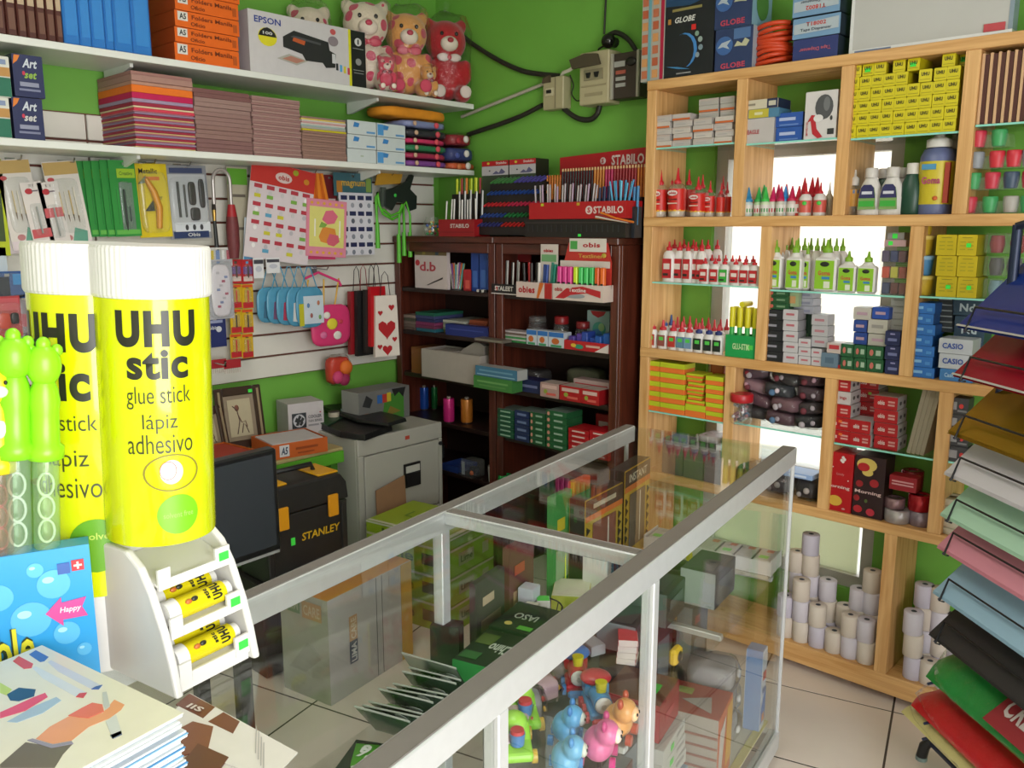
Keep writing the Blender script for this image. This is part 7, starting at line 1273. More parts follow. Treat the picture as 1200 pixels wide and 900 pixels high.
# --- tea sachets on the shelf of the near bay
def sachet(label,u,v,w,h,lean,rz=0,silver=False,flat=False):
    o = cthing('tea_sachet',label,'sachet',u,v,MIDZ+(.004 if flat else 0),HP+rz,'green foil tea sachets'); m = C('#1c2a1e',.3,var=.15)
    b = MB(); f = lambda a,c: (1-abs(a*2-1)**3)*(1-abs(c*2-1)**3)
    b.grid(lambda a,c: ((a-.5)*w,-.008*f(a,c)-.001,c*h),8,6,C('#8f948c' if silver else '#1f3320',.25,metal=.5 if silver else 0)); b.grid(lambda a,c: ((.5-a)*w,.006*f(a,c)+.001,c*h),8,6,C('#8f948c' if silver else '#23392a',.25,metal=.5 if silver else .1)); b.build('foil_pouch',o)
    MB().box(-w/2,w/2,-.0016,.0016,h*.95,h,C('#a9aca6',.3,metal=.4)).build('sealed_edge',o); MB().box(-w/2,w/2,-.0015,.0015,0,h*.05,m).build('sealed_edge',o)
    if not silver:
        MB().prism([(-.3*w,.12*h),(-.1*w,.6*h),(.3*w,.7*h),(.42*w,.2*h)],-.0115,-.0095,C('#4a8a2a',.3)).build('leaf_print',o)
        txt(o,'Té',(.16*w,-.013,h*.36),w*.3,h*.3,C('#c9ccc4'),bold=.03,shear=.2); txt(o,'IASO',(.1*w,-.0125,h*.74),w*.36,h*.08,C('#b9beb4'),bold=.02); MB().ball((-.22*w,-.0115,h*.74),w*.12,.001,w*.12,C('#a9b0a6'),10,6).build('round_emblem',o)
    o.rotation_euler = (Matrix.Rotation(CROT+HP+rz,3,'Z') @ Matrix.Rotation(R(-lean),3,'X')).to_euler(); return o
q = cu(450,872); sachet('green foil tea sachet lying flat nearest the shopfront',q[0],q[1]-.02,.15,.14,88,R(20),flat=True)
for i in range(8):
    q = cu(450+i*8.6,864-i*7.2); sachet('dark green tea sachet standing in the leaning row, %s from the flat one' % ORD[i],q[0]-.02,q[1]-.03,.125,.115,38+(i % 3)*3,R(8+(i*5) % 7))
q = cu(520,806); sachet('silver-backed tea sachet leaning at the end of the sachet row',q[0],q[1],.14,.11,32,R(4),True)
q = cu(500,778); cbox('tea_pack','black and dark green tea pack standing behind the sachets','tea pack',q[0]-.05,q[1]-.03,MIDZ,.07,.04,.10,R(20)+HP,front='#1d2f20',side='#1a1c1a',prints=[('T','f','IASO',.5,.6,.6,.2,'#a9b4a4',.02),('R','f',.5,.2,.7,.1,'#3a6a34')])
q = cu(545,800); cbox('tea_carton','bright green tea carton with dark printed top','tea carton',q[0]-.11,q[1]-.06,MIDZ,.14,.16,.085,R(6)+HP,front='#2a7a3c',side='#2f7f40',top='#16241a',prints=[('R','f',.72,.5,.26,.9,'#1a3a22'),('T','f','IASO',.72,.5,.6,.14,'#b9c4b4',.02,0,-HP),('T','t','Té Chino',.36,.5,.6,.26,'#b4bcae',.02,.2),('R','t',.8,.3,.3,.3,'#4a5a2a'),('R','t',.8,.8,.3,.2,'#2a5a2c')])
q = cu(590,770); cbox('tea_carton','black-green tea carton with pale lettering behind the bright green one','tea carton',q[0]-.12,q[1]-.03,MIDZ,.12,.15,.09,R(4)+HP,front='#16231a',side='#1a2a1c',top='#15261a',prints=[('T','t','IASO',.5,.5,.5,.2,'#9aa494',.02),('R','t',.3,.85,.3,.12,'#4f9a34'),('O','t',.7,.8,.16,.12,'#b8a85a'),('R','f',.5,.3,.7,.3,'#6a6a2a')])
# basket with small white boxes
q = cu(612,742); o = cthing('wire_basket','round black wire basket of small white boxes','basket',q[0]-.03,q[1]-.03,MIDZ); b = MB()
for z_,r_ in ((.004,.045),(.035,.055),(.065,.06)): b.tube([(r_*math.cos(t),r_*math.sin(t),z_) for t in (i*math.pi/10 for i in range(20))],.0022,BLACK,5,True)
for i in range(14): t = i*2*math.pi/14; b.tube([(.045*math.cos(t),.045*math.sin(t),.004),(.06*math.cos(t),.06*math.sin(t),.065)],.0015,BLACK,4)
b.build('wire_frame',o)
for i,(x,y,z_,s,r_,c) in enumerate(((-.022,-.012,.055,.034,.3,'#bdb9a9'),(.012,.014,.075,.042,.1,'#c6c6d2'),(.030,-.014,.055,.034,.6,'#c9c6c0'),(-.01,.024,.05,.03,.9,'#b4b2aa'),(.002,-.02,.045,.03,.2,'#a9a69c'))):
    p = cxyz(q[0]-.03-x,q[1]-.03+y,MIDZ+z_-.01); carton('small_white_box','small white box in the wire basket, %s one' % ['cream','tallest lilac-white','green-topped','rear','lowest'][i],'box',s,s,s*1.1,(p.x,p.y,p.z),CROT+r_,front=c,top='#4fc04a' if i == 2 else c)
# yellow starfish card and tray, white cup box
q = cu(650,712); o = cbox('sponge_box','open yellow card box with white filling beside the wire basket','box',q[0]-.07,q[1]-.07,MIDZ,.12,.10,.045,R(25),front='#b9ae2a',side='#a3a83a',top='#c9c4ae',prints=[('R','t',.5,.5,.8,.7,'#cfc8b4')])
q2 = cu(632,700); o = cthing('yellow_star_card','bright yellow rounded card with orange star behind the yellow box','card',q2[0]-.10,q2[1]-.02,MIDZ,R(35)); MB().prism([(-.045,.02),(.05,.02),(.05,.09),(.03,.125),(-.0,.135),(-.03,.11)],-.003,.0,C('#d0dc1e',.4)).build('card_body',o)
b = MB(); b.prism([(.012*(1 if k % 2 else .4)*math.cos(k*math.pi/5)*1.6,.075+.012*(1 if k % 2 else .4)*math.sin(k*math.pi/5)*1.6) for k in range(10)],-.0045,-.003,C('#d9662a')); b.build('star_print',o)
q = cu(665,700); o = cbox('white_cup_box','ribbed white box with small grey print, tallest thing behind the yellow card','box',q[0]-.09,q[1]-.09,MIDZ,.10,.07,.12,R(12),front='#b9b6aa',side='#c6c4ba',prints=[('T','f','CNH',.62,.30,.36,.12,'#8f8c80',.02)]+[('R','f',.5,.5+.08*i,.9,.015,'#a39f92') for i in range(6)])
for i,(px,py,c,l,w_) in enumerate(((640,735,'#2f5f9a','blue',.012),(655,722,'#4f8a3a','green',.014),(628,742,'#8f9aa4','grey',.009))):
    q = cu(px,py); o = cthing('marker_pen','%s marker pen lying in front of the yellow box' % l,'pen',q[0]-.06,q[1]-.05,MIDZ,R(35+i*9)); MB().cyl((-.05,0,w_),(.04,0,w_),w_*.75,w_*.75,10,C(c,.4)).build('pen_barrel',o); MB().cyl((.04,0,w_),(.07,0,w_),w_*.8,w_*.7,10,C('#20242c',.4)).build('pen_cap',o)
q = cu(655,745); o = cthing('shell_toy','brown and white rounded toy beside the basket','toy',q[0]-.05,q[1]-.05,MIDZ); MB().ball((0,0,.022),.026,.022,.022,C('#a3562e',.4,var=.3),12,8).build('toy_body',o); MB().ball((.008,-.010,.04),.014,.012,.012,C('#c9bfb4',.4),10,7).build('toy_head',o); MB().ball((.02,-.016,.012),.008,.008,.008,C('#c9b9a4',.4),8,6).build('toy_foot',o)
q = cu(685,722); o = cthing('hole_punch','small black stapler-like punch among the supplies','punch',q[0]-.08,q[1]-.08,MIDZ,R(20)); MB().bbox(-.04,.04,-.018,.018,0,.012,BLACK,.003).build('punch_base',o); b = MB(); b.prism([(-.04,.012),(.038,.012),(.04,.045),(-.035,.03)],-.015,.015,C('#1b1c20',.3)); b.build('punch_arm',o,bevel=.003); MB().ball((-.02,-.02,.02),.009,.006,.009,C('#c9402a'),8,6).build('red_button',o)
for i,(px,py,c,l) in enumerate(((700,700,'#3f7a2a','green and black scissors pack'),(712,690,'#b0822a','amber and black tool card'),(700,682,'#a83a3a','red card at the back'),(722,676,'#b9a48a','cream card with tags'),(690,690,'#2f4a2a','dark green tool card'))):
    q = cu(px,py); o = cthing('tool_card','%s lying near the cross rail in the counter' % l,'tool card',q[0]-.08,max(.10,q[1]-.09),MIDZ+.004*i,R(30+i*14)); MB().bbox(-.06,.06,-.025,.025,0,.003,C(c,.4),.001).build('card',o); MB().bbox(-.04,.045,-.012,.010,.003,.012,C(['#1a1c1a','#1d1a16','#c46a5a','#8a6a5a','#35a03c'][i],.35),.003).build('tool',o)
# --- toys behind the front glass of the near bay
def train(label,u_,v_,ca,cb,rz,s=1.0):
    q = (u_-.105,v_); o = cthing('toy_train',label,'toy',q[0],q[1],MIDZ,rz,'toy trains'); S = s
    def m_(c): return C(c,.3)
    MB().bbox(-.05*S,.05*S,-.026*S,.026*S,.012*S,.030*S,m_(ca),.004*S).build('chassis',o); b = MB(); b.bbox(.004*S,.05*S,-.026*S,.026*S,.031*S,.068*S,m_(ca),.008*S); b.build('cab',o)
    b = MB(); b.ball((.026*S,0,.070*S),.032*S,.034*S,.012*S,m_(cb),14,6); b.build('cab_roof',o); MB().cyl((-.046*S,0,.048*S),(.004*S,0,.048*S),.020*S,.020*S,14,m_(ca)).build('boiler',o)
    MB().cyl((-.026*S,0,.066*S),(-.026*S,0,.088*S),.010*S,.013*S,12,m_('#c9c02a')).build('funnel',o); MB().ball((-.050*S,0,.048*S),.006*S,.018*S,.018*S,m_('#d9d6d4'),12,8).build('white_front',o)
    MB().cyl((-.057*S,0,.048*S),(-.054*S,0,.048*S),.006*S,.006*S,10,m_('#b8b4b0')).build('boiler_door',o)
    for x in (-.03,.0,.03):
        for yy in (-1,1): MB().cyl((x*S,yy*.026*S,.012*S),(x*S,yy*.034*S,.012*S),.012*S,.012*S,12,m_(cb)).build('wheel',o)
    b = MB(); b.bbox(-.062*S,-.05*S,-.024*S,.024*S,.006*S,.022*S,m_(cb),.004*S); b.build('bumper',o); return o
train('bright blue toy train with red roof and yellow funnel behind the front glass',1.115,.125,'#4a90cc','#c23a44',R(40),1.0)
train('red toy train with blue trim behind the blue one',1.045,.215,'#c2303c','#3a78b8',R(35),1.0)
def critter(label,u_,v_,c1,c2,c3,rz,s=1.0,grp='plastic toy animals'):
    q = (u_-.105,v_); o = cthing('toy_animal',label,'toy',q[0],q[1],MIDZ,rz,grp); m_ = lambda c: C(c,.3)
    b = MB(); b.ball((0,0,.032*s),.034*s,.028*s,.030*s,m_(c1),14,9); b.ball((-.012*s,-.016*s,.062*s),.024*s,.022*s,.022*s,m_(c1),14,9); e = b.build('toy_body',o); md = e.modifiers.new('join','REMESH'); md.mode = 'VOXEL'; md.voxel_size = .0035*s; md.use_smooth_shade = True
    for x in (-1,1): MB().ball((-.012*s+x*.017*s,-.012*s,.082*s),.008*s,.006*s,.010*s,m_(c2),8,6).build('ear',o)
    MB().ball((-.014*s,-.034*s,.060*s),.015*s,.008*s,.013*s,m_(c3),10,7).build('face_plate',o)
    for x in (-1,1): MB().ball((-.014*s+x*.006*s,-.041*s,.063*s),.0028*s,.002*s,.0034*s,BLACK,6,5).build('eye',o)
    for x in (-1,1):
        for y in (-1,1): MB().cyl((x*.02*s,y*.022*s,.010*s),(x*.02*s,y*.032*s,.010*s),.010*s,.010*s,10,m_(c2)).build('wheel',o)
    return o
critter('light blue toy animal with pale face, right one of the blue pair',1.235,.135,'#5aa3d4','#3f7fc0','#c9d0cc',R(20),1.0)
critter('light blue toy animal with pale face, left one of the blue pair',1.325,.085,'#6aa9d0','#4a8ac4','#cfd0c4',R(25),1.0)
critter('orange and brown toy animal in front of the blue train',1.165,.055,'#d89a5a','#b04a34','#e0b48a',R(10),1.1)
critter('pink toy animal at the bottom edge of the front glass',1.255,.052,'#d86a9a','#c03a7a','#e0c4b4',R(20),1.1)
def helicopter(label,u_,v_,c1,c2,rz,s=1.0):
    q = (u_-.105,v_); o = cthing('toy_car',label,'toy',q[0],q[1],MIDZ,rz,'green toy cars'); m_ = lambda c: C(c,.3)
    b = MB(); b.prism([(-.055,.012),(.055,.012),(.055,.030),(.03,.05),(.005,.055),(-.02,.035),(-.055,.028)],-.026,.026,m_(c1)); b.build('car_body',o,bevel=.006); o.scale = (s,s,s)
    MB().ball((.01,0,.052),.026,.024,.018,m_(c2),12,8).build('cabin',o); MB().cyl((-.03,0,.034),(-.03,0,.056),.012,.014,12,C('#4a78b0',.3)).build('knob',o); MB().cyl((-.03,0,.0562),(-.03,0,.062),.013,.012,12,C('#b8343c',.3)).build('knob_top',o)
    for x in (-.035,.035):
        for y in (-1,1): MB().cyl((x,y*.024,.012),(x,y*.034,.012),.012,.012,12,m_('#c9a43a')).build('wheel',o)
helicopter('lime green toy car with red-topped knob, nearest the left',1.32,.20,'#8fc83a','#9ad04a',R(40),1.1); helicopter('lime green toy car with orange wheels behind the first',1.225,.245,'#86c434','#a0d04a',R(45),1.1)
helicopter('bright green toy car with orange base near the front rail',1.135,.30,'#34c84a','#3fd05a',R(35),.9); helicopter('teal green toy car beside the red striped boxes',1.01,.32,'#3aa06a','#2f8f60',R(30),.9)
for i in range(4):
    q = cu(742,778); cbox('striped_box','red and white striped flat box, %s in the little stack' % ORD[i],'box',q[0]-.02,max(.07,q[1]),MIDZ+i*.016,.06,.045,.0152,R(18+i*3),front='#b03440',side='#c9bcb8',top='#c9b4b0' if i < 3 else '#b8444a',prints=[('R','f',.5,.3,.98,.34,'#d0c6c2')],group='red and white striped boxes')
rnd = random.Random(77)
for i in range(5):
    q = cu(612+i*14,880-i*24); pillow('toy_bag','crinkled clear bag of small beads at the left of the toys, %s from the bottom' % ORD[i],'bag',cxyz(q[0]+.02,max(.05,q[1]),MIDZ+.001),CROT+R(20*i),.07,.055,.05,['#a98a8a','#b9a4a0','#8f8a90','#b0909a','#8a7f86'][i],'clear bags of beads',True,130+i,[('bead',.1,.6,.006,'#c23a3a'),('bead',-.2,.4,.006,'#d0a43a')])
for i in range(6): q = cu(650+i*18,790-i*9); cbox('grey_plastic_case','grey plastic case at the back of the near shelf, %s along' % ORD[i],'case',q[0]+.05,max(.12,q[1]+.02),MIDZ,.05,.04,.018+.008*(i % 3),R(15*i),front=['#6f7478','#8a6a6a','#7a8084','#5a4a4a','#8f9498','#7f7a7a'][i],prints=[('R','f',.5,.5,.6,.3,['#a9acb0','#4fc04a','#a9acb0','#8a3a3a','#b9bcc0','#4fc04a'][i])])
# small stock on the base board of the near bay, seen through the glass shelf
for i in range(14):
    u_,v_ = 1.06+.075*(i//2),.10+.2*(i % 2)+.02*(i % 3); cbox('stock_box','small stock carton on the bottom board of the near bay, %s' % ('%s of the front line' % ORD[i//2] if i % 2 == 0 else '%s of the rear line' % ORD[i//2]),'box',u_,v_,BASEZ,.065,.12,.06+.03*((i*5) % 4),front=['#a9a4a0','#4f6f8a','#8a4a44','#b9a26a','#6a8a6a'][i % 5],prints=[('R','f',.5,.6,.6,.3,['#6a86b0','#c9c4bc','#c9b9a4','#8a3a34','#c9c9a4'][i % 5])])
# --- far bay, upper shelf
o = cthing('white_price_tray','long white tray of packets with green and red stickers at the far end glass','tray',.068,.022,MIDZ+.012); m = C('#c6c2bc',.45); w,d,h = .105,.40,.048; b = MB(); t = .003
b.box(-w/2,w/2,0,t,0,h,m); b.box(-w/2,w/2,d-t,d,0,h,m); b.box(-w/2,-w/2+t,t,d-t,0,h*.85,m); b.box(w/2-t,w/2,t,d-t,0,h*.85,m); b.box(-w/2+t,w/2-t,t,d-t,0,t,m); b.build('tray_body',o)
for i in range(7):
    y0 = .006+i*.056; MB().bbox(-w/2+.005,w/2-.005,y0,y0+.05,t,h*.90,C(['#b4b0a8','#aba79e'][i % 2],.5),.002).build('packet',o)
    MB().box(-w/2+.02,-w/2+.042,y0+.012,y0+.038,h*.90,h*.92,C('#6ac05a' if i % 2 == 0 else '#a9a59c',.5)).build('green_sticker',o); MB().box(.02,.04,y0+.01,y0+.03,h*.90,h*.92,C('#b06a5a' if i < 4 else '#a9a59c',.5)).build('red_sticker',o)
cbox('flat_carton','flat cream carton under the white packet tray','box',.068,.03,MIDZ,.11,.38,.011,front='#b0aa9a',prints=[('R','f',.5,.5,.6,.5,'#8f8a7c')])
for i,(u_,v_,w_,d_,h_,c,s_) in enumerate(((.32,.09,.16,.10,.10,'#2b302f','#8f948f'),(.50,.16,.14,.12,.09,'#262a2a','#5a605c'),(.68,.17,.12,.10,.07,'#30343a','#7a8084'))):
    cbox('black_gift_pack','dark plastic-wrapped pack on the far shelf, %s from the shop end' % ORD[i],'pack',u_,v_,MIDZ,w_,d_,h_,R(3*i),front=c,side=s_,top='#33383a',prints=[('R','f',.5,.6,.7,.3,'#4a5050'),('R','t',.5,.5,.8,.7,'#3f4446')])
o = cthing('yellow_tape_measure','yellow tape measure lying before the dark packs','tape measure',.72,.06,MIDZ); MB().bbox(-.022,.022,0,.02,0,.04,C('#c9a31c',.4),.006).build('case',o); MB().ball((0,-.001,.02),.013,.003,.013,BLACK,10,6).build('dial',o); MB().box(.022,.04,.004,.016,.004,.007,STEEL).build('blade_tab',o)
def window_box(label,u,v,w,h,rz,head,frame='#b8962a',inner='#6a5a48'):
    o = cbox('window_pack',label,'toy pack',u,v,MIDZ,w,.05,h,rz,front=frame,side='#2a2620',prints=[('R','f',.5,.90,.98,.18,'#4a3a2a'),('R','f',.5,.79,.98,.06,'#c46a2a'),*([('T','f',head,.5,.90,.7,.09,'#c9c0a9',.02)] if head else [('R','f',.5,.90,.6,.05,'#b0a88f')]),('R','f',.5,.42,.62,.60,inner),('R','f',.60,.42,.03,.56,'#c9c6b9')]+[('P','f',x_,.16+.1*i,.09,.09,'#1f1c18',.0009,[(0,0),(1,.5),(0,1)]) for i in range(6) for x_ in (.08,.92)]); return o
window_box('yellow and black window pack with pale heading at the far end of the counter',.14,.44,.20,.29,R(2),'INSTANT'); window_box('second yellow window pack with orange and green top beside the first',.385,.43,.22,.27,R(-2),'','#a98f2a','#7a4a3a')
for i,(u_,v_,w_,h_,c,lab) in enumerate(((.40,.495,.09,.30,'#c4562a','orange card standing behind the yellow window packs'),(.52,.49,.10,.29,'#3f8a44','green card standing behind the yellow window packs'),(.74,.485,.12,.22,'#6a3a3a','dark red pack standing near the cross rail, back row'),(.88,.485,.13,.18,'#4a4440','brown-grey pack standing nearest the cross rail, back row'),(.075,.505,.05,.25,'#a9988a','pale red and green card at the far end glass'))):
    cbox('standing_card',lab,'card',u_,v_,MIDZ,w_,.02,h_,R(2*i-3),front=c,prints=[('R','f',.5,.3,.7,.3,['#b8b0a4','#9ab08a','#a98a6a','#7a6a5a','#a8443a'][i]),('R','f',.4,.7,.4,.12,['#8a3a1a','#c0b02a','#b04a3a','#b9a48a','#6a8a5a'][i])])
o = cthing('brown_glove','dark brown leather glove lying on the far shelf','glove',.34,.31,MIDZ,R(-20)); b = MB(); m = C('#3a2620',.55,var=.2)
b.ball((0,0,.05),.085,.05,.05,m,14,9)
for i in range(4): b.tube([(.05,-.03+.02*i,.05),(.11,-.036+.024*i,.045),(.155-.008*abs(i-1.5),-.04+.027*i,.03)],[.016,.014,.010],m,8)
b.tube([(-.01,-.045,.05),(.04,-.075,.045),(.075,-.085,.035)],[.017,.014,.010],m,8); b.tube([(-.07,0,.05),(-.13,.0,.055)],[.046,.05],m,12)
e = b.build('glove_body',o); md = e.modifiers.new('join','REMESH'); md.mode = 'VOXEL'; md.voxel_size = .005; md.use_smooth_shade = True; MB().tube([(-.131,.05*math.cos(t),.055+.05*math.sin(t)) for t in (i*math.pi/8 for i in range(16))],.004,C('#241712'),6,True).build('cuff_hem',o)
o = cthing('yellow_tape_ring','bright yellow tape ring leaning on the brown glove','tape',.175,.25,MIDZ+.0,R(30)); MB().tube([(.028*math.cos(t),.0,.034+.028*math.sin(t)) for t in (i*math.pi/10 for i in range(20))],.006,C('#cfc41e',.4),8,True).build('ring',o); MB().bbox(-.01,.01,-.004,.004,0,.012,C('#b8ae1a',.4),.001).build('tab',o)
cbox('white_tag_pile','pile of small white tags beside the cross rail','tags',.78,.30,MIDZ,.10,.06,.012,R(15),front='#b9b4a4',prints=[('R','t',.3,.5,.2,.6,'#a39e8c'),('R','t',.7,.5,.2,.6,'#a39e8c')])
# --- far bay, base board
for i,(u_,v_,w_,h_,c) in enumerate(((.20,.20,.10,.40,'#343a3c'),(.33,.26,.10,.44,'#3a3034'),(.76,.16,.10,.34,'#2f3436'),(.88,.12,.10,.28,'#5a3034'),(.90,.24,.10,.40,'#3a4a40'))):
    cbox('dark_stock_carton','dark shiny stock carton inside the far bay, %s counting from the shop end' % ORD[i],'box',u_,v_,BASEZ,w_,.05,h_,R(3*i-6),front=c,side='#6f7476',prints=[('R','f',.5,.6,.7,.3,'#6a7074'),('R','f',.5,.2,.5,.1,'#a9a6a0'),('R','f',.3,.9,.3,.06,'#8a3a3a')])
cbox('red_carton','dark red carton with green price sticker behind the far front glass','box',.62,.12,BASEZ+.245,.15,.15,.10,R(4),front='#8f1c22',side='#a03038',top='#7a4a34',prints=[('R','t',.5,.25,.3,.14,'#3fe04a'),('R','f',.5,.5,.4,.2,'#a83a3e')])
for i in range(3): cbox('white_flat_carton','white flat carton under the red one, %s from the bottom' % ORD[i],'box',.63,.10,BASEZ+.12+i*.0415,.17,.16,.040,R(2*i),front='#b9b6b0',prints=[('R','f',.4,.4,.14,.4,'#4fc04a'),('R','f',.75,.6,.3,.2,'#9a9690')])
cbox('silver_pack','silver-blue shiny pack at the bottom under the white cartons','pack',.64,.09,BASEZ,.17,.16,.118,front='#7a8ea0',prints=[('R','f',.3,.5,.3,.6,'#c2c6ca'),('R','f',.75,.5,.3,.7,'#4a7ab0')],group=None)
cbox('orange_carton','orange and white carton with crimson top at the bottom of the far bay','box',.40,.045,BASEZ,.16,.18,.22,R(6),front='#c2571f',side='#a39a90',top='#a03a2c',prints=[('P','f',.25,.45,.46,.86,'#c6bfba',.0008,[(0,0),(.2,.9),(1,1),(.6,.3),(.4,0)]),('R','f',.78,.55,.4,.8,'#d29a1c'),('P','t',.4,.4,.5,.5,'#a9a09a',.0008,[(0,0),(.5,1),(1,.2)]),('R','t',.7,.7,.2,.3,'#8f9a3a')]+[('R','l',.5,.2+.14*i,.98,.03,'#8f5a50') for i in range(5)])
cbox('blue_white_card_box','tall slim blue and white carton by the far corner post','box',.10,.03,BASEZ,.05,.05,.26,R(2),front='#c3ccdb',side='#7f9ac4',prints=[('R','f',.5,.86,.9,.14,'#c9ccd4'),('P','f',.5,.3,.9,.4,'#3a6fb8',.0008,[(0,0),(0,.4),(1,1),(1,0)]),('R','f',.5,.68,.6,.1,'#c2443c'),('R','f',.5,.16,.5,.1,'#d0823a'),('R','f',.5,.5,.6,.06,'#4a6a9a')])
for i,(u_,z_) in enumerate(((.23,0),(.235,.1),(.24,.19))): pillow('clear_bag','crinkled clear bag of grey goods between orange and blue cartons, %s up' % ORD[i],'bag',cxyz(u_,.07,BASEZ+z_+.001),CROT+R(6*i),.12,.14,.098 if i < 2 else .08,['#8f8f92','#85868c','#9a9698'][i],'clear bags of grey goods',True,150+i,[('white_piece',.1,.5,.012,'#c6c4c4')])
tagp = cxyz(.22,.035,BASEZ+.0006); tag(MB().bbox(-.17,.17,-.012,.012,0,.003,C('#c2b96a',.5),.001).build('yellow_ruler',None,tagp,CROT),'pale yellow ruler lying along the base behind the far front glass','ruler')
for i in range(2): pillow('teal_bag','bag of teal and white pieces at the foot of the mid post, %s one' % ['lower','upper'][i],'bag',cxyz(.84,.05,BASEZ+.001+.085*i),CROT,.12,.13,.083,['#2f9a86','#9ab8b0'][i],None,True,160+i,[('white_piece',-.2,.5,.015,'#d0cdca'),('red_piece',.2,.6,.01,'#b8404a')])
for i in range(7):
    cbox('stock_box','stock carton in the rear line of the far bay base, %s from the shop end' % ORD[i],'box',.09+.125*i,.30,BASEZ,.115,.20,.24+.06*((i*3) % 4),front=['#3f3c3a','#4a5660','#3a4434','#4a2a2c','#5f5a56','#2f3a34','#7a7672'][i],prints=[('R','f',.5,.6,.6,.3,['#8a8480','#c9c4bc','#3a4a34','#a98a6a','#5a6a8a','#8a9a7a','#6a4a44'][i])])
# ============================================================ on the counter: glue display, bubble wands, magazines, leaflets
YEL = mat('#d2dc0c',.14,var=.02,coat=.5,name='glossy_yellow_label'); WHP = mat('#dcdad6',.3,var=.02,name='white_display_plastic')
BLK = C('#25251a',.35)
gd = thing('glue_display','giant yellow and white glue stick shaped counter display with lettering','display stand',cxyz(1.77,.45,CZ+.0005),CROT)
inv = Matrix.Translation(gd.location) @ Matrix.Rotation(CROT,4,'Z'); inv = inv.inverted()
def L_(u,v,z): return inv @ cxyz(u,v,z)
tilt = Matrix.Rotation(R(2.0),4,Vector((_f.x,_f.y,0)).normalized())
def lobe(u,v,r,z0,z1,z2,zb):
    base = cxyz(u,v,z0); T = Matrix.Translation(base) @ tilt; H = z1-z0
    def place(mb): mb.v = [tuple(inv @ (T @ Vector(p))) for p in mb.v]; return mb
    b = MB(); b.lathe([(r*.985,0),(r,.003),(r,H)],YEL,56); place(b).build('yellow_tube',gd)
    b = MB(); n = 132; pr = []; vs = []
    for z in (0,.004,z2-z1-.004,z2-z1):
        for i in range(n): rr = r*1.035*(1 if (z in (0,z2-z1)) else 1)+(.0006 if i % 2 else 0)-(.002 if z in (0,z2-z1) else 0); vs.append((rr*math.cos(2*math.pi*i/n),rr*math.sin(2*math.pi*i/n),H+.0004+z))
    b.add(vs,[(j*n+i,j*n+(i+1) % n,(j+1)*n+(i+1) % n,(j+1)*n+i) for j in range(3) for i in range(n)]+[tuple(range(3*n,4*n)),tuple(range(n-1,-1,-1))],WHP); place(b).build('fluted_cap',gd)
    if zb < z0: b = MB(); b.lathe([(r*.93,zb-z0),(r*.93,-.0005)],WHP,40); place(b).build('white_base',gd)
    return T,r
def wrap(T,r,mb_or_mesh,face,z,w,h,m,name,lift=.0010):
    """bend a flat outline round the tube: face = world angle of its centre"""
    bm = bmesh.new(); bm.from_mesh(mb_or_mesh)
    for k in range(-11,12):
        bmesh.ops.bisect_plane(bm,geom=bm.verts[:]+bm.edges[:]+bm.faces[:],plane_co=(k/24,0,0),plane_no=(1,0,0))
    for v in bm.verts:
        a = face+v.co.x*w/r; rr = r+lift; v.co = inv @ (T @ Vector((rr*math.cos(a),rr*math.sin(a),z+v.co.z*h)))
    me = bpy.data.meshes.new(name); bm.to_mesh(me); bm.free(); me.materials.append(m); o = link(bpy.data.objects.new(name,me)); o.parent = gd; return o
def disc_mesh(n=28,hole=0):
    bm = bmesh.new(); vs = [bm.verts.new((.5*math.cos(2*math.pi*i/n),0,.5*math.sin(2*math.pi*i/n))) for i in range(n)]
    if hole:
        ws = [bm.verts.new((.5*hole*math.cos(2*math.pi*i/n),0,.5*hole*math.sin(2*math.pi*i/n))) for i in range(n)]
        for i in range(n): bm.faces.new((vs[i],vs[(i+1) % n],ws[(i+1) % n],ws[i]))
    else: bm.faces.new(vs)
    me = bpy.data.meshes.new('disc'); bm.to_mesh(me); bm.free(); return me
QUAD = MB().add([(-.5,0,-.5),(.5,0,-.5),(.5,0,.5),(-.5,0,.5)],[(0,1,2,3)],YEL).mesh('quad'); QUAD.materials.clear()
DISC,RING = disc_mesh(),disc_mesh(28,.93)
UR,VR,RR = 1.772,.452,.0745; UL,VL,RL = 1.806,.553,.0785
TR_,rR = lobe(UR,VR,RR,1.192,1.530,1.598,1.192); TL_,rL = lobe(UL,VL,RL,1.108,1.534,1.601,CZ+.0008)
camdir = lambda u,v: math.atan2(-cxyz(u,v).y,-cxyz(u,v).x)
def zr(py): return atV(190,py,VR-RR*.93).z-1.192
def zl(py): return atV(80,py,VL-RL*.93).z-1.108
fR = camdir(UR,VR)+R(2); fL = camdir(UL,VL)-R(36)
TH = C('#3c3d1c',.4)
for s,y0,y1,w,bold,m in (('UHU',362,405,.104,.06,BLK),('stic',408,443,.078,.035,BLK),('glue stick',451,478,.082,-.005,TH),('lápiz',484,507,.044,-.005,TH),('adhesivo',508,531,.084,-.005,TH)): wrap(TR_,rR,glyphs(s,bold,0,7),fR,(zr(y0)+zr(y1))/2,w,zr(y0)-zr(y1),m,'lettering')
for s,y0,y1,w,bold,m,off in (('UHU',368,415,.112,.06,BLK,0),('stic',428,474,.088,.035,BLK,.0),('glue stick',490,516,.100,-.005,TH,0),('lápiz',532,560,.056,-.005,TH,.12),('adhesivo',566,592,.104,-.005,TH,0)): wrap(TL_,rL,glyphs(s,bold,0,7),fL+off,(zl(y0)+zl(y1))/2,w,zl(y0)-zl(y1),m,'lettering')
wrap(TL_,rL,glyphs('®',0),fL+1.0,zl(376),.011,.012,TH,'lettering')
GRP = C('#79c41c',.35); DGR = C('#5f9a1c',.35); RDP = C('#c23a34',.35); WHM = C('#d9d9d0',.35)
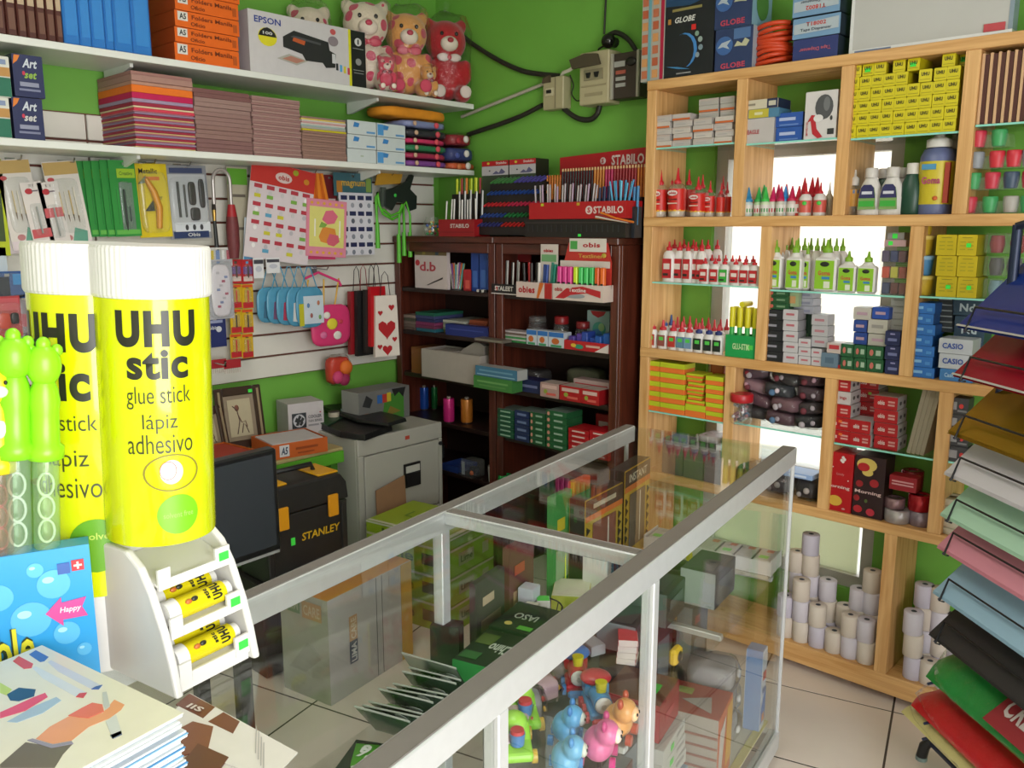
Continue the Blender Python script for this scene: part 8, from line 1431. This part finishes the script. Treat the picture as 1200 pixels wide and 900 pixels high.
wrap(TR_,rR,RING,fR+.17,zr(555),.074,.052,C('#8a7a2a'),'oval_ring'); wrap(TR_,rR,DISC,fR+.16,zr(554),.030,.034,WHM,'round_emblem',.0012); wrap(TR_,rR,RING,fR+.10,zr(552),.022,.026,RDP,'red_swirl',.0014)
wrap(TR_,rR,DISC,fR+.26,zr(606),.056,.056,GRP,'green_seal',.0009); wrap(TR_,rR,glyphs('solvent free',0),fR+.26,zr(606),.04,.008,C('#a9d86a'),'lettering',.0012)
wrap(TL_,rL,DISC,fL+.52,zl(652),.072,.078,DGR,'green_seal',.0009); wrap(TL_,rL,glyphs('solvent',.01),fL+.62,zl(640),.045,.010,C('#b4cc5a'),'lettering',.0012)

# dispenser with two side panels and three sloping trays
prof = [(.340,CZ+.002),(.350,CZ+.05),(.362,1.082),(.384,1.135),(.404,1.166),(.432,1.185),(.56,1.188),(.575,1.16),(.575,CZ+.002)]
for u in (1.706,1.838):
    b = MB(); n = len(prof); vs = [L_(u-.006,v,z) for v,z in prof]+[L_(u+.006,v,z) for v,z in prof]; b.add(vs,[tuple(range(n)),tuple(range(2*n-1,n-1,-1))]+[(i,n+i,n+(i+1) % n,(i+1) % n) for i in range(n)],WHP); b.build('side_panel',gd,bevel=.0035)
def lbox(name,u0,u1,v0,v1,z0,z1,m=WHP,sl=0):
    b = MB(); vs = [L_(u,v,z+(sl*(v-v0))) for z in (z0,z1) for v in (v0,v1) for u in (u0,u1)]; b.add(vs,[(0,1,5,4),(3,2,6,7),(2,0,4,6),(1,3,7,5),(4,5,7,6),(2,3,1,0)],m); return b.build(name,gd)
lbox('back_panel',1.7125,1.8315,.470,.476,CZ+.002,1.185); lbox('base_plate',1.7125,1.8315,.352,.469,CZ+.002,CZ+.012)
trays = [(.352,1.008),(.364,1.072),(.384,1.138)]
for v0,z0 in trays:
    lbox('tray',1.7125,1.8315,v0,.468,z0,z0+.004,WHP,.28); b = MB()
    for u0,u1,hh in ((1.7125,1.738,.026),(1.738,1.812,.010),(1.812,1.8315,.026)): lbox('tray_lip',u0+.0002,u1-.0002,v0-.004,v0,z0-.004,z0+hh)
    lbox('price_sticker',1.716,1.732,v0-.0055,v0-.0042,z0+.006,z0+.018,GREENDOT)
YST = C('#d8c814',.25)
def gstick(label,v,z,u=1.772,rot=0,letter=True):
    r,Lh = .0158,.052; o = cthing('glue_stick',label,'glue stick',u,v,z-.0006,0,'glue sticks in the display')
    MB().cyl((-Lh*.72,0,0),(Lh*.78,0,0),r,r,18,YST).build('yellow_barrel',o); MB().cyl((-Lh-.004,0,0),(-Lh*.725,0,0),r*1.1,r*1.12,18,WHP).build('white_cap',o); MB().cyl((Lh*.785,0,0),(Lh,0,0),r*.8,r*.78,18,WHP).build('white_knob',o)
    a0 = R(-62)
    def wrp(s,x,w,h,m,bold=.04):
        me = glyphs(s,bold).copy()
        for v_ in me.vertices:
            a = -HP-.55+rot-(v_.co.x*w)/r*-1; X = x-v_.co.z*h
            v_.co = (X,(r+.0006)*math.cos(a),(r+.0006)*-math.sin(a)) if False else (X,-(r+.0006)*math.cos((v_.co.x*w)/r+.75+rot),(r+.0006)*math.sin((v_.co.x*w)/r+.75+rot))
        me.materials.append(m); q = link(bpy.data.objects.new('lettering',me)); q.parent = o
    if letter: wrp('UHU',.024,.026,.016,BLK,.05); wrp('stic',.008,.016,.007,BLK,.05)
    MB().ball((-.012,-r*.72,r*.66),.006,.003,.004,C('#2a2a22',.4),8,6).build('emblem_print',o); MB().ball((-.022,-r*.75,r*.62),.006,.003,.004,C('#c26a2a',.4),8,6).build('emblem_print',o)
    return o
def on(v0,z0,k): return v0+.018+k*.0335,z0+.004+.0158+.28*(.018+k*.0335)+.0012
for (ti,k,lab,lt) in ((0,0,'front glue stick in the lowest tray of the display',True),(0,1,'second glue stick in the lowest tray, behind the front one',True),(1,0,'front glue stick in the middle tray of the display',True),(1,1,'second glue stick in the middle tray of the display',True),(1,2,'rearmost glue stick in the middle tray of the display',False),(0,2,'rearmost glue stick in the lowest tray of the display',False)):
    v_,z_ = on(*trays[ti],k); gstick(lab,v_,z_,letter=lt)
# --- bubble wand box and wands
BZ1 = 1.20; w,d,h = .162,.034,BZ1-CZ; BR = R(70); BC = atZ(104,638,BZ1); BXV,BYV = Vector((math.cos(BR),math.sin(BR),0)),Vector((-math.sin(BR),math.cos(BR),0))
bc = BC-BXV*w/2+BYV*d/2; o = thing('bubble_box','bright blue display box with bubbles, pink arrow and swiss cross','box',(bc.x,bc.y,CZ+.0006),BR)
b = MB(); m = C('#2f9ad8',.35,var=.1,scale=8); m2 = C('#8a5a3a',.7); b.box(-w/2,w/2,-.017,.017,0,h,m,m2,C('#4aa6dc',.4)); b.build('printed_carton',o)
y_ = -.0174
def bpr(nm,cx,cz,rx,rz_,c,lift=0): MB().prism([(cx+rx*math.cos(t),cz+rz_*math.sin(t)) for t in (i*2*math.pi/22 for i in range(22))],y_-.0006-lift,y_,C(c,.4)).build(nm,o)
for cx,cz,r in ((-.03,.155,.018),(.035,.162,.020),(.045,.090,.016),(.005,.118,.024),(-.055,.17,.012),(.064,.062,.009),(.015,.185,.010)): bpr('bubble_print',cx,cz,r,r,'#5ab4e4'); bpr('bubble_glint',cx-r*.3,cz+r*.35,r*.35,r*.22,'#a4d8ee',.0006)
b = MB(); b.prism([(.022,.122),(.042,.142),(.042,.134),(.072,.137),(.066,.124),(.072,.110),(.042,.110),(.042,.101)],y_-.0014,y_,C('#d44a94',.4)); b.build('pink_arrow',o); txt(o,'Happy',(.052,y_-.0020,.123),.026,.010,C('#e8d4e0'),bold=.02,shear=.2)
MB().box(.058,.073,y_-.0012,y_,.176,.191,C('#c9303a')).build('red_square',o); b = MB(); b.box(.0642,.0668,y_-.0018,y_-.0010,.1785,.1885,WHM); b.box(.0605,.0705,y_-.0019,y_-.0011,.1822,.1848,WHM); b.build('white_cross',o); MB().box(.041,.056,y_-.0012,y_,.174,.189,C('#3a5fa8')).build('blue_square',o)
txt(o,'Bubble',(-.046,y_-.0016,.082),.105,.056,C('#26361c'),bold=.075); txt(o,'Bubble',(-.046,y_-.0026,.082),.105,.056,C('#d8d02a'),bold=.02); MB().prism([(-.08,0),(.004,0),(.012,.03),(-.08,.042)],y_-.0010,y_,C('#4a9a3a',.4)).build('green_print',o)
def wand(label,px,py_base,v_off,col,uu,tube,s=1.0,faceprint=False,loops='#d9dcd8'):
    z0 = BZ1+.0006; lo,hi = -.05,.25                   # slide along the box top to the wanted column
    for _ in range(40):
        mid = (lo+hi)/2; q_ = BC-BXV*mid+BYV*d*.5; p = Vector((q_.x,q_.y,z0+.05))-EYEV; X = 600+FPX*p.dot(_r)/p.dot(_f)
        if X > px: lo = mid
        else: hi = mid
    o = thing('bubble_wand',label,'bubble wand',(q_.x,q_.y+uu,z0),BR,None); o.rotation_euler = (Matrix.Rotation(R(4.5),3,Vector((_f.x,_f.y,0)).normalized()) @ Matrix.Rotation(BR,3,'Z')).to_euler(); m = C(col,.3); T_ = film('tinted_tube_'+col.strip('#'),tube,.06,.08,body=.12,bodycol=tube)
    MB().lathe([(.0145*s,0),(.0150*s,.004),(.0150*s,.112*s)],T_,16).build('clear_tube',o)
    b = MB()
    for i in range(3): b.tube([(.0085*s*math.cos(t),0,(.020+.030*i)*s+.0145*s*math.sin(t)) for t in (k*math.pi/8 for k in range(16))],.0016*s,C(loops,.4),6,True)
    b.build('wand_loops',o)
    MB().lathe([(.0155*s,.113*s),(.0205*s,.114*s),(.0210*s,.128*s),(.0165*s,.132*s),(.0160*s,.170*s),(.0175*s,.185*s),(.0150*s,.200*s),(.0120*s,.208*s)],m,18).build('screw_cap',o)
    b = MB(); b.ball((0,0,.228*s),.0195*s,.0185*s,.026*s,m,16,10); b.ball((0,0,.254*s),.008*s,.008*s,.009*s,m,10,7); b.build('animal_head',o)
    for x in (-1,1): MB().ball((x*.014*s,.004*s,.246*s),.007*s,.005*s,.008*s,m,8,6).build('ear',o)
    if faceprint:
        MB().ball((.004*s,-.017*s,.224*s),.010*s,.005*s,.008*s,C('#e8e4d8',.4),10,7).build('muzzle',o)
        for x in (-1,1): MB().ball((.004*s+x*.007*s,-.0165*s,.236*s),.0022*s,.002*s,.003*s,BLACK,6,5).build('eye',o)
        MB().ball((0,-.012*s,.175*s),.012*s,.008*s,.016*s,C('#e8e4d8',.4),10,7).build('belly',o)
wand('lime green bubble wand with animal head, rightmost of the three',51,0,0,'#8fdc1e',0,(.80,.95,.72),1.08); wand('lime green bubble wand standing behind, second from the right',17,0,0,'#86d41c',.0,(.80,.92,.80),1.13); wand('yellow tiger-headed bubble wand at the left edge of the picture',-3,0,0,'#e0cc1a',0,(.82,.62,.55),.98,True,'#b88a7a')
# --- pile of magazines, pixel corners on the cover turned into places on the cover
MZ = 1.082; A_,B_ = Vector((1.9455,.474)),Vector((1.9455,.180)); rnd = random.Random(5); n = 12; th = (MZ-CZ-.001)/n
for i in range(n):
    du,dv = (0,0) if i == n-1 else ((rnd.random())*.010,(rnd.random()-.6)*.016); z0 = CZ+.0008+i*th; c = cxyz((A_.x+2.157)/2+du,(A_.y+B_.y)/2+dv,z0)
    o = thing('magazine','white stationery magazine, %s from the bottom of the near pile' % ORD[i] if i < n-1 else 'top magazine of the near pile with pens and a hand on its cover','magazine',c,CROT,'magazine pile'); hw,hd = (2.157-A_.x)/2,(A_.y-B_.y)/2
    MB().bbox(-hw,hw,-hd,hd,0,th*.45,C('#c9d4de' if i % 2 else '#d6dade',.5),.0006).build('pages',o); MB().bbox(-hw-.0008,hw+.0008,-hd-.0008,hd+.0008,th*.46,th*.62,C(['#4f93c9','#cfd4d6','#7fb0d6'][i % 3] if i < n-1 else '#dcd8cc',.3),.0004).build('cover',o)
    MB().bbox(-hw,hw,-hd+.0015,hd,th*.63,th*.97,C('#d9dcde',.5),.0006).build('pages',o) if i < n-1 else None
    top = o
zc = CZ+.0008+(n-1)*th+th*.62; ti = (Matrix.Translation(top.location) @ Matrix.Rotation(CROT,4,'Z')).inverted()
def cover(nm,pts,col,k=1):
    vs = [ti @ atZ(px,py,zc) for px,py in pts]; b = MB(); m_ = len(vs); a = [(p.x,p.y,p.z+.0003*k) for p in vs]+[(p.x,p.y,p.z-.0002) for p in vs]
    b.add(a,[tuple(range(m_)),tuple(range(2*m_-1,m_-1,-1))]+[(i,m_+i,m_+(i+1) % m_,(i+1) % m_) for i in range(m_)],C(col,.3)); b.build(nm,top)
for nm,col,pts in (('red_cap_print','#d03a3a',[(15,775),(22,769),(39,778),(37,783),(28,784)]),('blue_cap_print','#3c62b0',[(34,767),(42,762),(57,770),(52,775),(47,776)]),
    ('pen_print','#cdd2de',[(38,783),(42,781),(60,790),(102,812),(98,818),(88,816),(50,795)]),('pen_print','#c2c8dc',[(56,776),(60,774),(78,783),(120,804),(116,808),(106,807),(68,787)]),('pen_tip_print','#c23a42',[(93,813),(102,812),(98,818),(89,817)]),('pen_tip_print','#3a58a0',[(112,805),(120,803),(116,808),(107,808)]),
    ('highlighter_print','#b9cc5a',[(0,800),(0,812),(8,815),(14,808)]),('marker_print','#23446a',[(8,814),(22,806),(42,808),(40,816),(22,822),(12,821)]),('marker_print','#d84464',[(0,835),(0,842),(30,833),(56,817),(53,812),(40,817)]),('marker_print','#9fb4cc',[(8,846),(20,847),(50,836),(72,821),(66,817),(40,828)]),
    ('sleeve_print','#6a6058',[(0,900),(0,896),(30,870),(60,875),(86,871),(74,884),(64,900)]),('cuff_print','#8f8aa0',[(32,868),(38,866),(62,873),(84,869),(86,872),(60,877)]),
    ('hand_print','#dd9672',[(42,866),(58,852),(80,840),(104,834),(120,836),(134,820),(146,826),(142,832),(128,842),(104,852),(84,868),(62,872)]),('finger_print','#d86a5a',[(80,839),(96,830),(108,824),(120,826),(122,834),(104,842),(92,841)]),('held_pen_print','#b8bcc0',[(120,812),(125,811),(129,828),(124,832),(121,826)]),('held_pen_print','#c6cad0',[(124,846),(136,838),(143,860),(132,866)]),('held_pen_end_print','#4a5a72',[(129,862),(142,857),(143,861),(132,866)])):
    cover(nm,pts,col,1+(nm.startswith(('pen_tip','cuff','finger','held')))*1.5)
# leaflets lying on the glass beside the magazines
def leaflet(label,pts,z,col,bands):
    c = sum((atZ(px,py,z) for px,py in pts),Vector())/len(pts); o = thing('leaflet',label,'leaflet',c); 
    def sh(nm,ps_,k,cc):
        vs = [atZ(px,py,z)-c for px,py in ps_]; b = MB(); m_ = len(vs); a = [(p.x,p.y,p.z+.0003*k) for p in vs]+[(p.x,p.y,p.z-.0008) for p in vs]; b.add(a,[tuple(range(m_)),tuple(range(2*m_-1,m_-1,-1))]+[(i,m_+i,m_+(i+1) % m_,(i+1) % m_) for i in range(m_)],C(cc,.35)); b.build(nm,o)
    sh('paper',pts,1,col)
    for i,(ps_,cc) in enumerate(bands): sh('printed_panel',ps_,2+i*.6,cc)
    return o
lf = leaflet('white and brown leaflet lying under the display edge, partly covered by the magazines',[(222,812),(349,882),(318,915),(180,862)],CZ+.0022,'#d6d2cc',[([(222,813),(252,829),(238,842),(206,826)],'#6a3a26'),([(262,835),(281,846),(273,860),(244,846)],'#6f3d28'),([(226,846),(250,852),(244,878),(198,890),(196,862)],'#7a4630'),([(232,872),(268,888),(250,912),(206,905)],'#5f3322')])
wtx = atZ(229,829,CZ+.0045)-lf.location; t = txt(lf,'IIS',wtx,.026,.010,C('#d0c4bc'),(-HP,0,0),.03); t.rotation_euler = (Matrix.Rotation(R(14),3,'Z') @ Matrix.Rotation(-HP,3,'X')).to_euler()
for i in range(4): p = atZ(300+i*3,866+i*7,CZ+.0032)-lf.location; MB().box(-.03,.03,-.0006,.0006,0,.0004,C('#a9a6a4')).build('text_line',lf,p,R(-32))
leaflet('second brown and white leaflet under the first',[(236,866),(300,902),(280,930),(196,900)],CZ+.0008,'#cfcac4',[([(240,872),(262,884),(244,900),(214,890)],'#6a3a26')])
# ============================================================ poster board rack at the right
RX,RY = -.648,2.455; E_ = Vector((-.751,.660,0)); G_ = Vector((.660,.751,0)); UPV = Vector((0,0,1))
def ztip(py,px):       # height of the tip on its vertical line
    lo,hi = 0,2
    for _ in range(40):
        mid = (lo+hi)/2; p = Vector((RX,RY,mid))-EYEV; Y = 450-FPX*p.dot(_u)/p.dot(_f)
        if Y > py: lo = mid
        else: hi = mid
    return mid
rk = thing('paper_rack','dark blue metal rack of sloping tiers holding coloured poster boards','rack',(RX,RY,0)); NV = C('#27304a',.35,metal=.3)
def rp(a,b_,z): p = Vector((0,0,z))-E_*a+G_*b_; return (p.x,p.y,p.z)      # a: along the front edge towards the shopfront, b: back
def bar(nm,p0,p1,r=.011): MB().tube([p0,p1],r,NV,4).build(nm,rk)
zt = 1.63
bar('post',rp(.03,.12,.06),rp(.03,.12,zt),.015); bar('post',rp(.50,.12,.06),rp(.50,.12,zt+.10),.015); bar('top_bar',rp(.03,.12,zt-.005),rp(.50,.12,zt+.095),.013)
bar('base_bar',rp(.03,-.06,.07),rp(.03,.42,.07)); bar('base_bar',rp(.50,-.06,.07),rp(.50,.42,.07)); bar('base_bar',rp(-.12,.12,.07),rp(.50,.12,.07))
for a,bb in ((-.12,(.12,)),(.50,(-.05,.40))):
    for b_ in bb: MB().tube([rp(a,b_,.075),rp(a-.012,b_-.01,.05),rp(a-.016,b_-.015,.012)],[.012,.016,.016],C('#1f2023',.4),10).build('foot',rk); MB().tube([rp(a-.016,b_-.015,.0125),rp(a-.016,b_-.015,.0005)],.017,C('#7f8f8c',.5),10).build('rubber_tip',rk)
ST = [(384,'#16307e','royal blue',.72),(441,'#8f1224','dark red',.72),(508,'#9a7a1e','shiny gold',.72),(556,'#c9c4ca','white',.75),(604,'#a9cdb4','mint green',.75),(642,'#cf8797','pink',.75),(695,'#93b4c9','pale blue',.75),(744,'#2b2828','black',.75)]
TILT = R(44)
SD = G_*math.cos(TILT)+UPV*math.sin(TILT); SN = (-G_*math.sin(TILT)+UPV*math.cos(TILT))
for i,(py,col,nm,sd) in enumerate(ST):
    z = ztip(py,0); k = 4; LL,DD_ = .58,.30
    tz = lambda a,b_,t: tuple(Vector((0,0,z))-E_*a+SD*b_+SN*t)
    # tier: a sloping wire shelf with a hooked stop
    b = MB(); 
    for bb in (.03,.14,.25): b.tube([tz(.01,bb,-.0045),tz(LL-.02,bb,-.0045)],.0032,NV,5)
    for a in (.03,.50): b.tube([tz(a,-.006,-.0045),tz(a,.27,-.0045),rp(a,.12+.15,z+.27*math.sin(TILT)-.004)],.004,NV,5)
    b.build('tier_wire',rk)
    b = MB(); wz = [tz(.045,.0,-.008),tz(.045,-.008,.004),tz(.040,.052,.030),tz(LL-.05,.052,.030),tz(LL-.045,-.008,.004)]; b.tube(wz,.0030,C('#1d1e22',.4),6); b.build('wire_stop',rk)
    m = mat(col,.5 if i > 2 else .22,.6 if i == 2 else 0,.05,12)
    for j in range(k):
        o = thing('poster_board','%s poster board, %s in its tier of the rack' % (nm,['bottom','second','third','top'][j]),'poster board',(RX,RY,z),0,'%s poster boards' % nm); c = .003; t0 = j*.0024
        a0 = .0035*j*(1 if j % 2 else .4); vs = [tz(a,b_,t) for t in (t0,t0+.0016) for a,b_ in ((a0,.0+.002*j),(LL,.002*j),(LL,DD_),(a0+.0,DD_))]
        vs = [(x,y,q_-z) for x,y,q_ in vs]; MB().add(vs,[(3,2,1,0),(4,5,6,7)]+[(q,(q+1) % 4,4+(q+1) % 4,4+q) for q in range(4)],m).build('board',o)
        if j == k-1 and i < 2: MB().add([(lambda p: (p[0],p[1],p[2]-z))(tz(a,b_,t0+.0022)) for a,b_ in ((.0,.0),(LL,.0),(LL,.006),(.0,.006))],[(0,1,2,3)],C('#b9b4b0',.4)).build('white_core_edge',o)
# crepe and tissue packs in the lowest tiers
def tissue(py,col,nm,label,a0,LL,DD_,tilt,h,label_col=None,folds=7,dx=0,seed=1):
    z = ztip(py,0); D = G_*math.cos(tilt)+UPV*math.sin(tilt); N = -G_*math.sin(tilt)+UPV*math.cos(tilt); rnd = random.Random(seed); o = thing('tissue_pack',label,'tissue paper',(RX,RY,z))
    f = lambda a,b_,t: tuple(-E_*a+D*b_+N*t)
    m = mat(col,.35,0,.12,25,.35); b = MB(); ph = [rnd.random()*6 for _ in range(4)]
    def hh(u,v): e = min(1,7*min(u,1-u,.999))*min(1,6*min(v,1-v)); return h*max(0,e)**.5*(.86+.10*math.sin(v*folds*2+ph[0]+u*2)+.05*math.sin(u*23+v*11+ph[1]))
    b.grid(lambda u,v: f(a0+u*LL+.010*math.sin(v*9+ph[2])*(u < .1),v*DD_,hh(u,v)),26,14,m); b.grid(lambda u,v: f(a0+(1-u)*LL+.010*math.sin(v*9+ph[2])*(u > .9),v*DD_,0),26,14,m); b.build('folded_sheets',o)
    if label_col:
        b = MB(); b.grid(lambda u,v: f(a0+.27+u*.2,.0+v*DD_*.9+.01,h*1.14+.001),2,2,C(label_col,.4)); b.build('paper_label',o)
        t = txt(o,'CREPE',f(a0+.36,DD_*.40,h*1.14+.0025),.14,DD_*.30,C('#c9bcb8'),bold=.03); X = -E_; Z = D; Y = -(X.cross(Z)) if True else None
        M3 = Matrix((X,Z.cross(X),Z)).transposed(); t.rotation_euler = M3.to_euler()
    sb = sheet_bag('cellophane_sleeve',o,0,1,0,1,0,1,BAG,.02,seed); 
    for v_ in sb.data.vertices: p = v_.co.copy(); v_.co = f(a0-.004+p.x*(LL+.008),-.004+p.y*(DD_+.008),-.002+p.z*(h*1.25))
    return o
tissue(792,'#1f8a3a','green','shiny green crepe paper pack with red label in the rack',-.005,.56,.20,R(38),.028,'#8f2a30',seed=3)
tissue(838,'#c0161c','red','bright red tissue paper pack below the green crepe in the rack',-.06,.60,.16,R(30),.034,None,seed=4)
tissue(856,'#d0c684','yellow','pale yellow tissue paper pack lowest in the rack',-.10,.62,.17,R(18),.024,None,9,seed=6)
for py in (792,838,856):
    z = ztip(py,0); b = MB(); b.tube([rp(.03,-.01,z-.008),rp(.03,.20,z+.03)],.004,NV,5); b.tube([rp(.50,-.01,z-.008),rp(.50,.20,z+.03)],.004,NV,5); b.tube([rp(.0,.08,z-.006),rp(.55,.08,z-.006)],.004,NV,5); b.build('tier_wire',rk)
